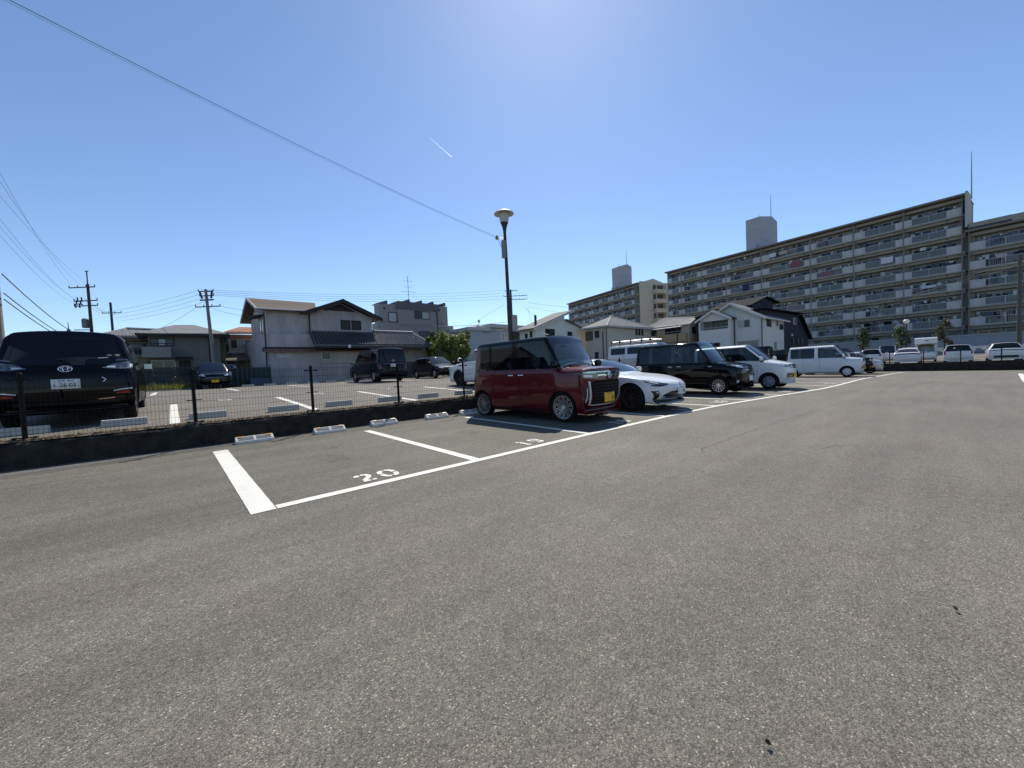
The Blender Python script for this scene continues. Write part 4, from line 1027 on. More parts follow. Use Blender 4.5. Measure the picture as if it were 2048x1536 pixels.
# --- white kei wagon seen from the side, further right
c = build_car('kei_van', 'white boxy wagon with white roof and pale wheel covers, seen side on', 'car', (30.0, 4.98, gz(29.6, 4.9)), FACE_S,
    kei_box(L=3.395, H=1.77, paint=paint('cool_white', (.60, .64, .66), .1, .3), roofpaint=P_WHT, hood0=.98, hood1=1.08, cowl=1.04, head=.50, pillars=(-.22, -.34, -1.0, -1.08, -1.48), pillar=P_WHT, cpil=M_GBLK, rim='cap', rimmat=P_WHT, axles=(1.03, -1.43), nose=.03, yk=.16, ykc=.1, sideglass=G_SIDE), GL)
c.t.scale = (CS, CS, CS)
c.patch('lamp_unit', [(.46, .85), (.60, .855), (.60, .94), (.47, .935)], 'front', M_LENS, .016, .05, mirror=True)
c.patch('headlamp', [(.38, .82), (.68, .83), (.715, .92), (.70, .98), (.42, .96)], 'front', MATS['lamp_chrome_l'], .008, .05, mirror=True)
c.patch('grille', [(-.34, .80), (.34, .80), (.36, .94), (-.36, .94)], 'front', M_GBLK, .006, .06)
c.patch('lower_grille', [(-.5, .36), (.5, .36), (.54, .56), (-.54, .56)], 'front', M_GBLK, .006, .06)
c.line('chrome_strip', [(-.5, .60), (.5, .60)], .04, 'front', M_CHROME, off=.014)
c.plate('front', 0, .47, M_PLY, '.')

# --- black kei behind it and a pale one beyond
c = build_car('kei_wagon', 'black boxy small car half hidden behind the white side-on wagon', 'car', (35.3, 5.15, gz(35.3, 5.1)), FACE_S,
    kei_box(H=1.68, paint=P_BLK, pillars=(-.22, -.32, -1.0, -1.08, -1.46), rim='five', rimmat=M_SILV, hood0=1.0, hood1=1.08, nose=.03, sideglass=G_SIDE), GL)
c.t.scale = (CS, CS, CS)
c.patch('headlamp', [(.40, .84), (.68, .84), (.70, .96), (.42, .96)], 'front', M_LENS, .008, .05, mirror=True)
c.patch('grille', [(-.36, .62), (.36, .62), (.38, .94), (-.38, .94)], 'front', M_GBLK, .006, .06)
c.plate('front', 0, .47, M_PLY, '.')
c = build_car('kei_wagon', 'pale silver small car peeking out beyond the black boxy one', 'car', (38.3, 4.75, gz(38.3, 4.7)), FACE_S,
    kei_box(H=1.60, paint=P_SLV, pillars=(-.22, -.32, -1.0, -1.08, -1.46), hood0=.92, hood1=1.04, nose=.05), GL)
c.patch('headlamp', [(.40, .78), (.66, .80), (.70, .92), (.42, .88)], 'front', M_LENS, .008, .05, mirror=True)
c.plate('front', 0, .47, M_PLY, '.')

# --- upper lot: black minivan with its tail to the fence
c = build_car('minivan', 'black minivan with its tail to the fence, plate 26-03', 'car', (-1.42, 12.70, uz(12.4)-.03), 0,
    dict(L=4.26, W=1.695, H=1.69, hood0=.80, hood1=1.0, cowl=1.25, head=.35, belt0=.98, belt1=1.06, pillars=(-.10, -.2, -1.0, -1.1, -1.62), roofend=-1.72, rearglass=1.02, yrg=-2.02, rgm=.5, rmid=-1.90, r=.305, axles=(1.27, -1.48), wr=.70,
         paint=P_BLK, rim='cap', nose=.12, rail=.14, edge=.10, ykr=.16, rearglassmat=glass('privacy_mid2', (.5, .58, .62), .42), tw=.175, zb=.2, rooffall=.05), GU)
c.t.scale = (1.06, 1.06, 1.06)
c.patch('tail_lamp', [(.42, .965), (.62, .94), (.80, .955), (.815, 1.05), (.78, 1.09), (.58, 1.045)], 'rear', mat('lamp_chrome', (.20, .21, .22), .22, metal=.6, coat=.8), .012, .05, mirror=True)
c.patch('lamp_clear', [(.47, .975), (.59, .965), (.59, 1.0), (.50, .995)], 'rear', M_LENS, .018, .05, mirror=True)
c.patch('lamp_clear', [(.77, .975), (.805, .985), (.805, 1.04), (.77, 1.035)], 'rear', M_LENS, .018, .05, mirror=True)
c.patch('lamp_smoke', [(.60, .955), (.64, .952), (.66, 1.05), (.62, 1.045)], 'rear', M_LENSD, .018, .05, mirror=True)
c.patch('lamp_core', [(.68, .98), (.74, .98), (.75, 1.03), (.69, 1.03)], 'rear', M_LENSD, .018, .05, mirror=True)
c.line('chrome_strip', [(.80, 1.09), (.70, 1.12), (.60, 1.10)], .02, 'rear', MATS['lamp_chrome'], off=.012, mirror=True)
c.patch('reflector', [(.57, .50), (.76, .50), (.75, .545), (.60, .53)], 'rear', M_RED, .012, .05, mirror=True)
c.line('chrome_strip', [(.55, .55), (.68, .575), (.79, .585)], .018, 'rear', M_LENS, off=.014, mirror=True)
c.patch('under_panel', [(-.58, .24), (.58, .24), (.62, .40), (-.62, .40)], 'rear', M_TRIM, .006)
c.line('chrome_strip', [(.36, .415), (.56, .43)], .018, 'rear', mat('brass_trim', (.35, .28, .2), .3, metal=.8), off=.012)
c.line('tail_crease', [(.42, .80), (.47, .755), (.43, .72)], .012, 'rear', M_SILV, off=.008)
mb = MB(); h, n = c.hit('rear', 0, .955); A = Vector((1, 0, 0)); X = Vector((0, -1, .1)).normalized(); hh = h+X*.016
ring(mb, hh, X, A, .078, .05, .008); ring(mb, hh, X, A, .03, .048, .006); ring(mb, hh+Vector((0, 0, .014)), X, A, .052, .02, .006); mb.build('emblem', M_CHROME, c.t)
c.plate('rear', 0, .70, M_PLW, '26-03')
c.line('wiper', [(-.10, 1.13), (.12, 1.12), (.2, 1.06)], .022, 'rear', M_TRIM, off=.02)
c.patch('sticker', [(.38, 1.135), (.50, 1.145), (.50, 1.16), (.38, 1.15)], 'rear', M_PLW, .012)
for x, m_ in ((.52, mat('sticker_green', (.25, .32, .28), .6)), (.62, mat('sticker_pale', (.5, .56, .42), .6))):
    c.patch('sticker', [(x+.035*math.cos(a*PI/5), 1.195+.018*math.sin(a*PI/5)) for a in range(10)], 'rear', m_, .012)
h, n = c.hit('top', 0, -1.45); mb = MB(); mb.lathe([(.035, 0), (.02, .04), (.006, .06)], 10, c=h); mb.tube(h+Vector((0, 0, .05)), h+Vector((0, -.03, .17)), .007, .004); mb.build('antenna', M_TRIM, c.t)

# --- white minivan whose nose shows left of the red wagon
c = build_car('minivan', 'white minivan behind the fence, hidden mostly by the red wagon', 'car', (9.6, 11.85, uz(12)), 0,
    dict(L=4.4, W=1.70, H=1.54, hood0=.90, hood1=1.04, cowl=1.2, head=.3, belt0=1.0, belt1=1.04, pillars=(-.25, -.35, -1.1, -1.2, -1.75), roofend=-1.95, rearglass=1.06, yrg=-2.12, r=.33, axles=(1.38, -1.40), paint=P_WHT, rim='five', rim_r=.24, rimmat=mat('black_alloy', (.02, .02, .022), .3, metal=.5), nose=.08, tw=.2, sideglass=G_SIDE), GU)
c.patch('headlamp', [(.45, .84), (.70, .86), (.78, .95), (.5, .93)], 'front', M_LENS, .008, .05, mirror=True)
c.line('wheel_trim', [(1.38+.40*math.cos(a*PI/10), .33+.40*math.sin(a*PI/10)) for a in range(11)], .03, 'left', M_TRIM, off=.006)

# --- navy minivan in the far row, tail towards us
c = build_car('minivan', 'dark navy minivan in the far row in front of the pale house', 'car', (9.1, 22.35, uz(22)), 0,
    dict(L=4.7, W=1.70, H=1.87, hood0=.92, hood1=1.12, cowl=1.45, head=.55, belt0=1.02, belt1=1.12, pillars=(-.05, -.15, -1.1, -1.2, -1.95), roofend=-2.15, rearglass=1.02, yrg=-2.30, r=.32, axles=(1.42, -1.44), paint=P_NAVY, rim='cap', rimmat=M_SILV, wr=.74, rail=.12, ykr=.05, tw=.19,
         sideglass=glass('tint_blue', (.6, .7, .78), .45), rearglassmat=glass('privacy_blue', (.45, .55, .7), .14)), GU)
c.patch('tail_lamp', [(.66, .70), (.80, .70), (.80, 1.0), (.68, 1.0)], 'rear', mat('tail_dim', (.10, .012, .012), .2, coat=.5), .01, mirror=True)
c.line('chrome_strip', [(-.62, .98), (.62, .98)], .02, 'rear', MATS['lamp_chrome'], off=.014)
c.plate('rear', 0, .88, M_PLW, '.')
mb = MB(); h, n = c.hit('rear', 0, 1.14); ring(mb, h+Vector((0, -.015, 0)), Vector((0, -1, 0)), Vector((1, 0, 0)), .06, .055, .008); mb.tube(h+Vector((-.09, -.015, 0)), h+Vector((.09, -.015, 0)), .01); mb.build('emblem', M_CHROME, c.t)

# --- dark hatch right of it, glinting windscreen
c = build_car('hatchback', 'dark low hatchback with sun glint on its windscreen by the round bush', 'car', (13.55, 23.2, uz(23)), FACE_S,
    dict(L=3.9, W=1.69, H=1.46, hood0=.74, hood1=.93, cowl=.95, head=.18, belt0=.90, belt1=.96, pillars=(-.45, -.53, -1.2, -1.28, -1.5), roofend=-1.45, rearglass=.98, yrg=-1.85, rmid=-1.72, r=.3, axles=(1.17, -1.30), paint=P_GRY, rim='cap', rimmat=M_SILV, nose=.12, yk=.18, wr=.62, quarter=False), GU)
c.patch('headlamp', [(.46, .62), (.68, .65), (.76, .74), (.5, .70)], 'front', M_LENS, .008, .05, mirror=True)
c.patch('grille', [(-.4, .3), (.4, .3), (.5, .52), (-.5, .52)], 'front', M_GBLK, .006, .06)
c.plate('front', 0, .58, M_PLW, '.')

# --- dark kei, far left of the upper lot, nose to us
c = build_car('hatchback', 'dark blue-black small car facing us with a yellow plate by the grass', 'car', (1.78, 28.1, uz(27)+.0), FACE_S,
    dict(L=3.395, W=1.475, H=1.50, hood0=.80, hood1=.96, cowl=.85, head=.15, belt0=.94, belt1=1.0, pillars=(-.4, -.48, -1.1, -1.18, -1.45), roofend=-1.42, rearglass=1.0, yrg=-1.64, r=.28, axles=(1.0, -1.42), paint=P_NAVY, nose=.08, yk=.16, wr=.58, quarter=False), GU)
c.patch('headlamp', [(.40, .68), (.62, .72), (.69, .82), (.46, .76)], 'front', M_LENS, .008, .05, mirror=True)
c.patch('grille', [(-.5, .30), (.5, .30), (.56, .52), (.34, .64), (-.34, .64), (-.56, .52)], 'front', M_GBLK, .006, .06)
c.plate('front', 0, .43, M_PLY, '.')
c = build_car('kei_hatch', 'pale small car just showing behind the dark one by the grass', 'car', (2.5, 31.15, .87), FACE_S,
    kei_box(H=1.5, paint=P_PRL, hood0=.85, hood1=1.0, nose=.06, pillars=(-.22, -.32, -1.0, -1.08, -1.46)), GU)

# --- white cargo van with ladder rack
c = build_car('cargo_van', 'white cargo van with a roof rack behind the black wagon', 'van', (23.9, 13.6, uz(13.6)), FACE_S,
    dict(L=4.7, W=1.70, H=1.87, hood0=1.05, hood1=1.2, cowl=2.1, head=1.35, belt0=1.2, belt1=1.22, pillars=(.45, .33, -.75, -.85, -2.05), roofend=-2.22, rearglass=1.22, yrg=-2.32, r=.32, axles=(1.55, -1.05), paint=P_PRL, pillar=P_PRL, rim='cap', wr=.76, rail=.18, nose=.02, handlemat=M_TRIM, rearhandle=True, rhy=-.95), GU)
mb = MB()
for x in (-.62, 0.62):
    mb.tube((x, -2.1, 2.10), (x, 1.0, 2.10), .055, n=8)
mb.tube((-.2, -2.1, 2.12), (-.2, 1.0, 2.12), .04, n=8)
mb.build('rack_rail', mat('alu', (.6, .6, .6), .35, metal=.8), c.t)
for y in (-2.0, -1.35, -.5, .3, .9):
    mb = MB(); mb.box(-.72, .72, y-.02, y+.02, 2.03, 2.06)
    for s in (-1, 1): mb.tube((s*.72, y, 1.78), (s*.66, y, 2.15), .02, n=6); mb.box(s*.66-.06, s*.66+.06, y-.04, y+.04, 2.04, 2.16)
    mb.build('rack_bracket', M_TRIM, c.t)
mb = MB()
for k in range(12): mb.box(-.66+.11*k, -.66+.11*k+.05, -2.15, 1.2, 1.855, 1.88)
mb.build('roof_ribs', P_PRL, c.t)

# --- dark cars behind the fence at right
c = build_car('minivan', 'dark minivan behind the fence beyond the white hatchback', 'van', (40.3, 12.7, uz(12)-.15), 0,
    dict(L=4.7, W=1.70, H=1.86, hood0=.92, hood1=1.12, cowl=1.45, head=.55, belt0=1.05, belt1=1.12, pillars=(-.05, -.15, -1.1, -1.2, -1.95), roofend=-2.15, rearglass=1.05, yrg=-2.30, r=.32, axles=(1.42, -1.44), paint=P_BLK, wr=.74, rail=.12), GU)
c.patch('tail_lamp', [(.66, .9), (.80, .9), (.78, 1.6), (.68, 1.6)], 'rear', mat('tail_clear', (.35, .2, .2), .1, coat=.7), .01, mirror=True)
c = build_car('suv', 'dark low car behind the fence left of the white side-on wagon', 'car', (45.5, 12.5, uz(12)-.15), 0,
    dict(L=4.4, W=1.78, H=1.58, hood0=.9, hood1=1.05, cowl=1.05, head=.35, belt0=1.0, belt1=1.06, pillars=(-.3, -.4, -1.15, -1.25, -1.7), roofend=-1.75, rearglass=1.08, yrg=-2.05, rmid=-1.92, r=.34, axles=(1.35, -1.3), paint=P_GRY, rim='five', tw=.2), GU)

# --- raised lot at right: tails towards us, noses to +X
NX = -PI/2
def tailcar(name, label, cat, x, y, p, z=RZ, lamps=None, plate_z=.8):
    c = build_car(name, label, cat, (x+p['L']/2, y, z), NX, p, GR)
    return c
c = tailcar('hatchback', 'white hatchback, leftmost of the cars on the raised lot', 'car', 51.5, 5.05, dict(L=4.2, W=1.73, H=1.52, hood0=.85, hood1=1.0, cowl=1.0, head=.25, belt0=.95, belt1=1.0, pillars=(-.35, -.43, -1.15, -1.22, -1.6), roofend=-1.6, rearglass=1.0, yrg=-1.98, rmid=-1.84, r=.31, axles=(1.25, -1.3), paint=P_WHT, wr=.64, rail=.1, quarter=False))
c.patch('tail_lamp', [(.58, .82), (.80, .84), (.80, .98), (.62, .96)], 'rear', M_RED, .01, mirror=True); c.plate('rear', 0, .72, M_PLW, '.')
c = tailcar('sedan', 'white hatchback sedan with split rear window on the raised lot', 'car', 49.0, 2.42, dict(L=4.46, W=1.745, H=1.49, hood0=.8, hood1=.98, cowl=1.15, head=.15, belt0=.92, belt1=1.0, pillars=(-.45, -.53, -1.2, -1.28, -1.55), roofend=-1.05, rearglass=1.06, yrg=-2.05, rmid=-1.62, rgm=.6, r=.31, axles=(1.35, -1.35), paint=P_WHT, wr=.62, rail=.09, quarter=False, rooffall=.08))
c.patch('lower_rear_window', [(-.60, .88), (.60, .88), (.64, .98), (-.64, .98)], 'rear', M_GBLK, .008); c.patch('tail_lamp', [(.62, .76), (.80, .78), (.81, 1.0), (.68, 1.0)], 'rear', mat('tail_pale', (.45, .25, .25), .1, coat=.7), .01, mirror=True); c.plate('rear', 0, .70, M_PLW, '.')
c = tailcar('station_wagon', 'white station wagon with tall red tail lamps on the raised lot', 'car', 48.6, -.56, dict(L=4.4, W=1.695, H=1.52, hood0=.82, hood1=.98, cowl=1.15, head=.35, belt0=.94, belt1=.98, pillars=(-.25, -.33, -1.0, -1.08, -1.85), roofend=-1.95, rearglass=.98, yrg=-2.14, r=.3, axles=(1.3, -1.3), paint=P_WHT, wr=.66, rail=.09))
c.patch('tail_lamp', [(.66, .72), (.81, .72), (.79, 1.05), (.70, 1.02)], 'rear', M_RED, .01, mirror=True); c.plate('rear', 0, .74, M_PLW, '.')
c.patch('window_sticker', [(-.28, 1.18), (-.18, 1.17), (-.14, 1.25), (-.2, 1.30), (-.27, 1.26)], 'rear', M_PLW, .014)
c = tailcar('suv', 'white car with a low light bar at the right end of the raised lot', 'car', 48.4, -2.98, dict(L=4.55, W=1.80, H=1.50, hood0=.88, hood1=1.03, cowl=1.1, head=.25, belt0=.97, belt1=1.02, pillars=(-.4, -.48, -1.2, -1.28, -1.6), roofend=-1.7, rearglass=1.04, yrg=-2.15, rmid=-1.95, r=.34, axles=(1.35, -1.3), paint=P_WHT, wr=.66, rail=.1, tw=.2, quarter=False))
c.line('tail_lamp', [(-.82, .90), (-.4, .93), (.4, .93), (.82, .90)], .05, 'rear', mat('tail_dark', (.12, .03, .03), .15, coat=.7), off=.012); c.patch('under_panel', [(-.62, .3), (.62, .3), (.58, .5), (-.58, .5)], 'rear', M_TRIM, .008)
c = tailcar('kei_van', 'white high-roofed van facing us behind the leftmost hatchback', 'van', 59.0, 4.45, kei_box(L=3.4, H=1.9, paint=P_WHT, hood0=.98, hood1=1.05, cowl=1.35, head=.95, pillars=(.2, .1, -.7, -.8, -1.4)))
c.t.rotation_euler.z = PI/2
# camper: cab with an alcove body
c = tailcar('camper_van', 'white camper with a tall overhanging roof box and red stripe on the raised lot', 'camper', 57.0, 1.48, kei_box(L=3.4, H=1.75, paint=P_WHT, hood0=.98, hood1=1.05, cowl=1.35, head=.95, pillars=(.2, .1, -.7, -.8, -1.4)))
c.t.rotation_euler.z = PI/2
mb = MB(); mb.prism([(1.55, 1.86), (1.62, 2.36), (1.5, 2.44), (-1.75, 2.44), (-1.75, .5), (.3, .5), (.3, 1.78), (1.35, 1.78)], 'x', -.78, .78); mb.build('camper_body', P_WHT, c.t)
c.line('red_stripe', [(-.60, 1.72), (.60, 1.72)], .05, 'front', mat('stripe_red', (.35, .03, .03), .5), off=.02); c.line('red_stripe', [(-.3, .98), (.3, .98)], .04, 'front', mat('stripe_red', (.35, .03, .03), .5), off=.02)
mb = MB(); mb.box(-.2, .05, 1.60, 1.63, 2.1, 2.16); mb.build('maker_badge', M_TRIM, c.t)
c = tailcar('kei_hatch', 'grey car low behind the camper and the station wagon', 'car', 58.0, -.7, kei_box(H=1.5, paint=P_SLV, hood0=.85, hood1=1.0, nose=.06, pillars=(-.22, -.32, -1.0, -1.08, -1.46)))
c.t.rotation_euler.z = PI/2
# ------------------------------------------------------------------ houses
M_WHT = mat('stucco_white', (.70, .68, .64), .9, var=.08, vscale=2, bump=.15, bscale=50)
M_PLAST = mat('plaster_old', (.46, .42, .41), .92, var=.26, vscale=1.4, bump=.2, bscale=40, stretch=(1, 1, .3))
M_BEIGE = wave_bump(mat('siding_beige', (.56, .51, .43), .85), 2.6, .35)
M_CREAM = wave_bump(mat('siding_cream', (.58, .55, .48), .85), 2.6, .35)
M_BLUEG = wave_bump(mat('siding_bluegrey', (.36, .40, .43), .85), 1.6, .3, 'X')
M_GREYT = mat('tile_grey', (.255, .25, .25), .7, var=.12, vscale=6)
M_GREEN = mat('stucco_greygreen', (.19, .195, .175), .92, var=.12, vscale=2)
M_OCHRE = mat('stucco_ochre', (.34, .29, .20), .92, var=.1, vscale=2)
M_NAVYS = wave_bump(mat('siding_navy', (.022, .026, .038), .7), 2.2, .4)
M_FRAME = mat('window_frame_dark', (.03, .03, .03), .5)
M_FRAMEW = mat('window_frame_pale', (.55, .55, .53), .5)
M_SLATE = mat('roof_slate_grey', (.17, .17, .165), .85, var=.3, vscale=3, bump=.5, bscale=14, stretch=(1, 1, 4))
M_BROWNR = mat('roof_brown', (.115, .088, .062), .95, var=.35, vscale=12, bump=.4, bscale=30)
M_KAWARA = mat('kawara_dark', (.075, .085, .095), .28, spec=.8, var=.25, vscale=5)
M_KAWARAG = mat('kawara_grey', (.20, .20, .195), .5, var=.3, vscale=5)
M_TERRA = mat('roof_terracotta', (.36, .17, .10), .8, var=.3, vscale=6)
M_METALR = mat('roof_metal_brown', (.22, .10, .08), .5, var=.15, vscale=4)
M_DARKW = mat('dark_wood', (.03, .026, .023), .8)
M_ROOFW = mat('roof_edge_pale', (.45, .45, .43), .7)
M_TAN = mat('balcony_tan', (.46, .32, .19), .8, var=.06)

def house(name, label, x, y, z, rz=0): return thing(name, label, 'house', (x, y, z), rz)
def win(p, face, plane, a, z, w, h, mull=1, fm=None, pane=None, fr=.06, name='window', proud=.06):
    """window on a face: '-y' (a = x) or '-x' (a = y); a, z = lower corner"""
    def B(mb, a0, a1, d0, d1, z0, z1):
        if face == '-y': mb.box(a0, a1, plane-d1, plane-d0, z0, z1)
        elif face == '+x': mb.box(plane+d0, plane+d1, a0, a1, z0, z1)
        else: mb.box(plane-d1, plane-d0, a0, a1, z0, z1)
    mb = MB()
    B(mb, a, a+w, -.03, proud, z, z+fr); B(mb, a, a+w, -.03, proud, z+h-fr, z+h); B(mb, a, a+fr, -.03, proud, z+fr, z+h-fr); B(mb, a+w-fr, a+w, -.03, proud, z+fr, z+h-fr)
    for k in range(1, mull+1):
        c = a+w*k/(mull+1); B(mb, c-fr*.4, c+fr*.4, -.03, proud-.012, z+fr, z+h-fr)
    o = mb.build(name, fm or M_FRAME, p)
    ps = pane if isinstance(pane, (list, tuple)) else [pane or M_HOUSEG]*(mull+1)
    for k in range(mull+1):
        m2 = MB(); a0 = a+w*k/(mull+1)+fr*.5; a1 = a+w*(k+1)/(mull+1)-fr*.5; B(m2, a0, a1, -.02, .012+.012*(k % 2), z+fr*.7, z+h-fr*.7); m2.build('pane', ps[k], o)
    return o
def slab(mb, a, b, c, d, th=.12):
    """roof plate from four top corners, thickness downwards"""
    mb.hexa([Vector(q)-Vector((0, 0, th)) for q in (a, b, c, d)], [Vector(q) for q in (a, b, c, d)])
def ribs(mb, e0, e1, t0, t1, step, r, n=5):
    """rounded tile rows running from the eave line e0-e1 up to t0-t1"""
    e0, e1, t0, t1 = map(Vector, (e0, e1, t0, t1)); k = int((e1-e0).length/step)
    for i in range(k+1):
        f = (i+.5)/(k+1); mb.tube(e0.lerp(e1, f), t0.lerp(t1, f), r, r, n)
def part(name, mb, m, p, **k): return mb.build(name, m, p, **k)

# --- big plaster house behind the upper lot
h = house('plaster_house', 'old pale plaster house with dark tiled lower roof and gabled upper storey', 0, 0, .86); Z = -.86
b = MB(); b.box(4.85, 16.7, 30.5, 41, 0, 3.5); part('wall', b, M_PLAST, h)
b = MB(); b.box(12.6, 16.72, 30.47, 30.499, 0, 1.38); part('wainscot', b, mat('dark_boards', (.10, .095, .095), .8), h)
b = MB(); b.box(5.16, 7.85, 31.3, 38, 2.8, 5.25); part('wall', b, M_PLAST, h)
b = MB(); b.prism([(7.9, 2.8), (12.45, 2.8), (12.45, 5.02), (10.07, 6.05), (7.9, 5.2)], 'y', 31.0, 37.5); part('wall', b, M_PLAST, h)
# left block roof: ridge along x
b = MB(); slab(b, (4.55, 30.75, 5.22), (8.3, 30.75, 5.30), (9.2, 34.6, 6.55), (4.55, 34.6, 6.55)); slab(b, (4.55, 34.6, 6.548), (9.2, 34.6, 6.548), (9.2, 38.6, 5.22), (4.55, 38.6, 5.22))
part('roof', b, M_BROWNR, h)
b = MB(); b.prism([(31.3, 5.2), (38, 5.2), (34.6, 6.4)], 'x', 5.17, 7.8); part('gable', b, M_PLAST, h)
b = MB(); b.tube((4.5, 30.70, 5.20), (8.0, 30.70, 5.25), .05, n=8); part('gutter', b, M_FRAMEW, h)
b = MB(); b.hexa([(4.48, 30.7, 5.08), (4.54, 30.7, 5.08), (4.54, 34.6, 6.40), (4.48, 34.6, 6.40)], [(4.48, 30.7, 5.26), (4.54, 30.7, 5.26), (4.54, 34.6, 6.60), (4.48, 34.6, 6.60)])
b.hexa([(4.48, 34.6, 6.40), (4.54, 34.6, 6.40), (4.54, 38.6, 5.08), (4.48, 38.6, 5.08)], [(4.48, 34.6, 6.60), (4.54, 34.6, 6.60), (4.54, 38.6, 5.26), (4.48, 38.6, 5.26)]); part('barge_board', b, M_ROOFW, h)
# gable roof: ridge along y
b = MB(); slab(b, (10.07, 30.35, 6.22), (10.07, 38, 6.22), (7.3, 38, 5.12), (7.3, 30.35, 5.12), .10); slab(b, (10.07, 38, 6.219), (10.07, 30.35, 6.219), (13.1, 30.35, 4.93), (13.1, 38, 4.93), .10); part('roof', b, M_DARKW, h)
b = MB()
for (xa, za), (xb, zb_) in (((10.07, 6.22), (7.3, 5.12)), ((10.07, 6.22), (13.1, 4.93))):
    b.hexa([(xa, 30.30, za-.26), (xb, 30.30, zb_-.26), (xb, 30.36, zb_-.26), (xa, 30.36, za-.26)], [(xa, 30.30, za+.03), (xb, 30.30, zb_+.03), (xb, 30.36, zb_+.03), (xa, 30.36, za+.03)])
part('barge_board', b, M_DARKW, h)
b = MB(); b.prism([(8.75, 5.42), (11.15, 5.42), (10.07, 5.92)], 'y', 30.9, 31.02); part('gable_louvre', b, M_DARKW, h)
win(h, '-y', 31.0, 10.0, 4.0, .72, .74, 0, M_DARKW, mat('louvre', (.035, .033, .032), .7)); win(h, '-y', 31.0, 10.83, 4.0, .72, .74, 0, M_DARKW, mat('louvre', (.035, .033, .032), .7))
b = MB()
for k in range(6):
    for x in (10.06, 10.89): b.box(x, x+.6, 30.93, 30.96, 4.08+.1*k, 4.12+.1*k)
part('shutter_slats', b, mat('slat', (.09, .085, .08), .7), h)
# lower tiled roof
b = MB(); E0, E1, T0, T1 = (7.45, 28.9, 2.66), (16.62, 28.9, 2.66), (7.7, 31.1, 3.82), (16.0, 31.1, 3.82)
slab(b, E0, E1, T1, T0, .10); slab(b, (16.0, 31.1, 3.819), (16.62, 28.9, 2.659), (17.2, 36, 2.72), (16.0, 34.5, 3.82), .1); part('roof', b, M_KAWARA, h)
b = MB(); ribs(b, (7.5, 28.85, 2.70), (16.55, 28.85, 2.70), (7.75, 31.08, 3.88), (15.95, 31.08, 3.88), .205, .055, 8); tag(part('tile_rows', b, M_KAWARA, h, smooth=True), kind='stuff')
b = MB(); b.tube((12.5, 31.1, 3.92), (16.05, 31.1, 3.92), .13, n=8); b.tube((16.05, 31.1, 3.9), (16.66, 28.9, 2.75), .10, n=8)
for k in range(14): b.tube((12.6+.25*k, 31.1, 3.92), (12.66+.25*k, 31.1, 3.92), .165, n=8)
part('ridge_tiles', b, M_KAWARAG, h)
b = MB(); b.box(7.5, 16.6, 28.82, 28.92, 2.44, 2.58); part('eave_board', b, M_DARKW, h)
b = MB(); b.tube((7.5, 28.76, 2.46), (16.6, 28.76, 2.46), .05, n=8); b.tube((16.72, 30.4, 2.5), (16.72, 30.4, 0), .04, n=8); b.tube((7.88, 31.2, 5.1), (7.86, 31.15, 3.0), .045, n=8); b.tube((5.0, 30.9, 5.1), (4.9, 30.45, 4.9), .04, n=6); b.tube((4.9, 30.45, 4.9), (4.86, 30.42, 0), .04, n=6); part('downpipe', b, M_DARKW, h)
# brown sheet metal roof, one panel after another
b = MB(); b.box(4.8, 12.0, 30.48, 31.3, 2.32, 2.6); part('flashing', b, M_DARKW, h)
for k in range(14):
    x = 4.72+k*.5; b = MB(); slab(b, (x+.02, 30.05, 2.30), (x+.48, 30.05, 2.30), (x+.48, 30.75, 2.62), (x+.02, 30.75, 2.62), .04); b.box(x-.02, x+.02, 30.03, 30.1, 2.24, 2.36); part('roof_panel', b, M_METALR, h)
win(h, '-y', 30.5, 8.33, 1.66, .66, .62, 0, M_FRAMEW, M_HOUSEG)
win(h, '-x', 5.16, 32.4, 3.55, 1.7, 1.25, 1, M_FRAMEW, [M_HOUSEG, M_HOUSEG2])
b = MB(); slab(b, (4.5, 32.2, 4.92), (5.16, 32.2, 5.06), (5.16, 34.3, 5.06), (4.5, 34.3, 4.92), .05); part('window_hood', b, M_DARKW, h)
b = MB(); b.lathe([(0, 0), (.09, .0), (.11, .12), (.09, .24), (0, .24)], 10, c=(9.8, 28.75, 2.42)); part('lamp', b, M_PLW, h)
b = MB(); b.box(5.5, 6.4, 30.475, 30.499, 1.85, 2.15); part('patched_panel', b, mat('panel', (.52, .50, .51), .8), h)
b = MB(); b.box(8.2, 11.9, 30.47, 30.5, 1.35, 1.39); part('joint_strip', b, mat('joint', (.2, .19, .2), .9), h)

# --- grey cubic house with solar panels
h = house('cubic_house', 'grey flat-roofed modern house with rooftop solar racks and aerial', 0, 0, .86)
b = MB(); b.box(17.45, 27.3, 41.8, 43.4, 0, 6.2); part('wall', b, M_GREYT, h)
b = MB(); b.box(17.7, 19.9, 42.05, 43.2, 6.2, 8.35); b.box(25.2, 26.9, 42.4, 45, 6.2, 8.7); part('wall', b, M_GREYT, h)
b = MB(); b.box(19.9, 25.2, 41.85, 44.8, 6.2, 7.9); part('wall', b, M_GREYT, h)
b = MB(); b.box(19.85, 25.25, 41.7, 44.9, 7.9, 8.75); part('parapet', b, mat('parapet_dark', (.10, .10, .105), .6), h)
for k, x in enumerate((17.6, 20.4, 22.0, 23.6, 25.3)):
    b = MB(); z0 = 8.4 if k == 0 else 8.76; b.prism([(x, z0), (x+1.35, z0), (x+1.3, z0+.42), (x+1.2, z0+.42)], 'y', 42.3, 43.9); part('solar_panel', b, mat('solar', (.05, .055, .07), .3), h)
win(h, '-y', 42.05, 18.8, 6.35, 1.05, 1.1, 0, M_FRAME, M_HOUSEG2); win(h, '-y', 41.85, 22.0, 6.85, 1.95, .92, 1, M_FRAME, [M_HOUSEG, M_HOUSEG2]); win(h, '-y', 41.8, 22.4, 3.6, 2.2, 1.8, 1, M_FRAME, M_HOUSEG)
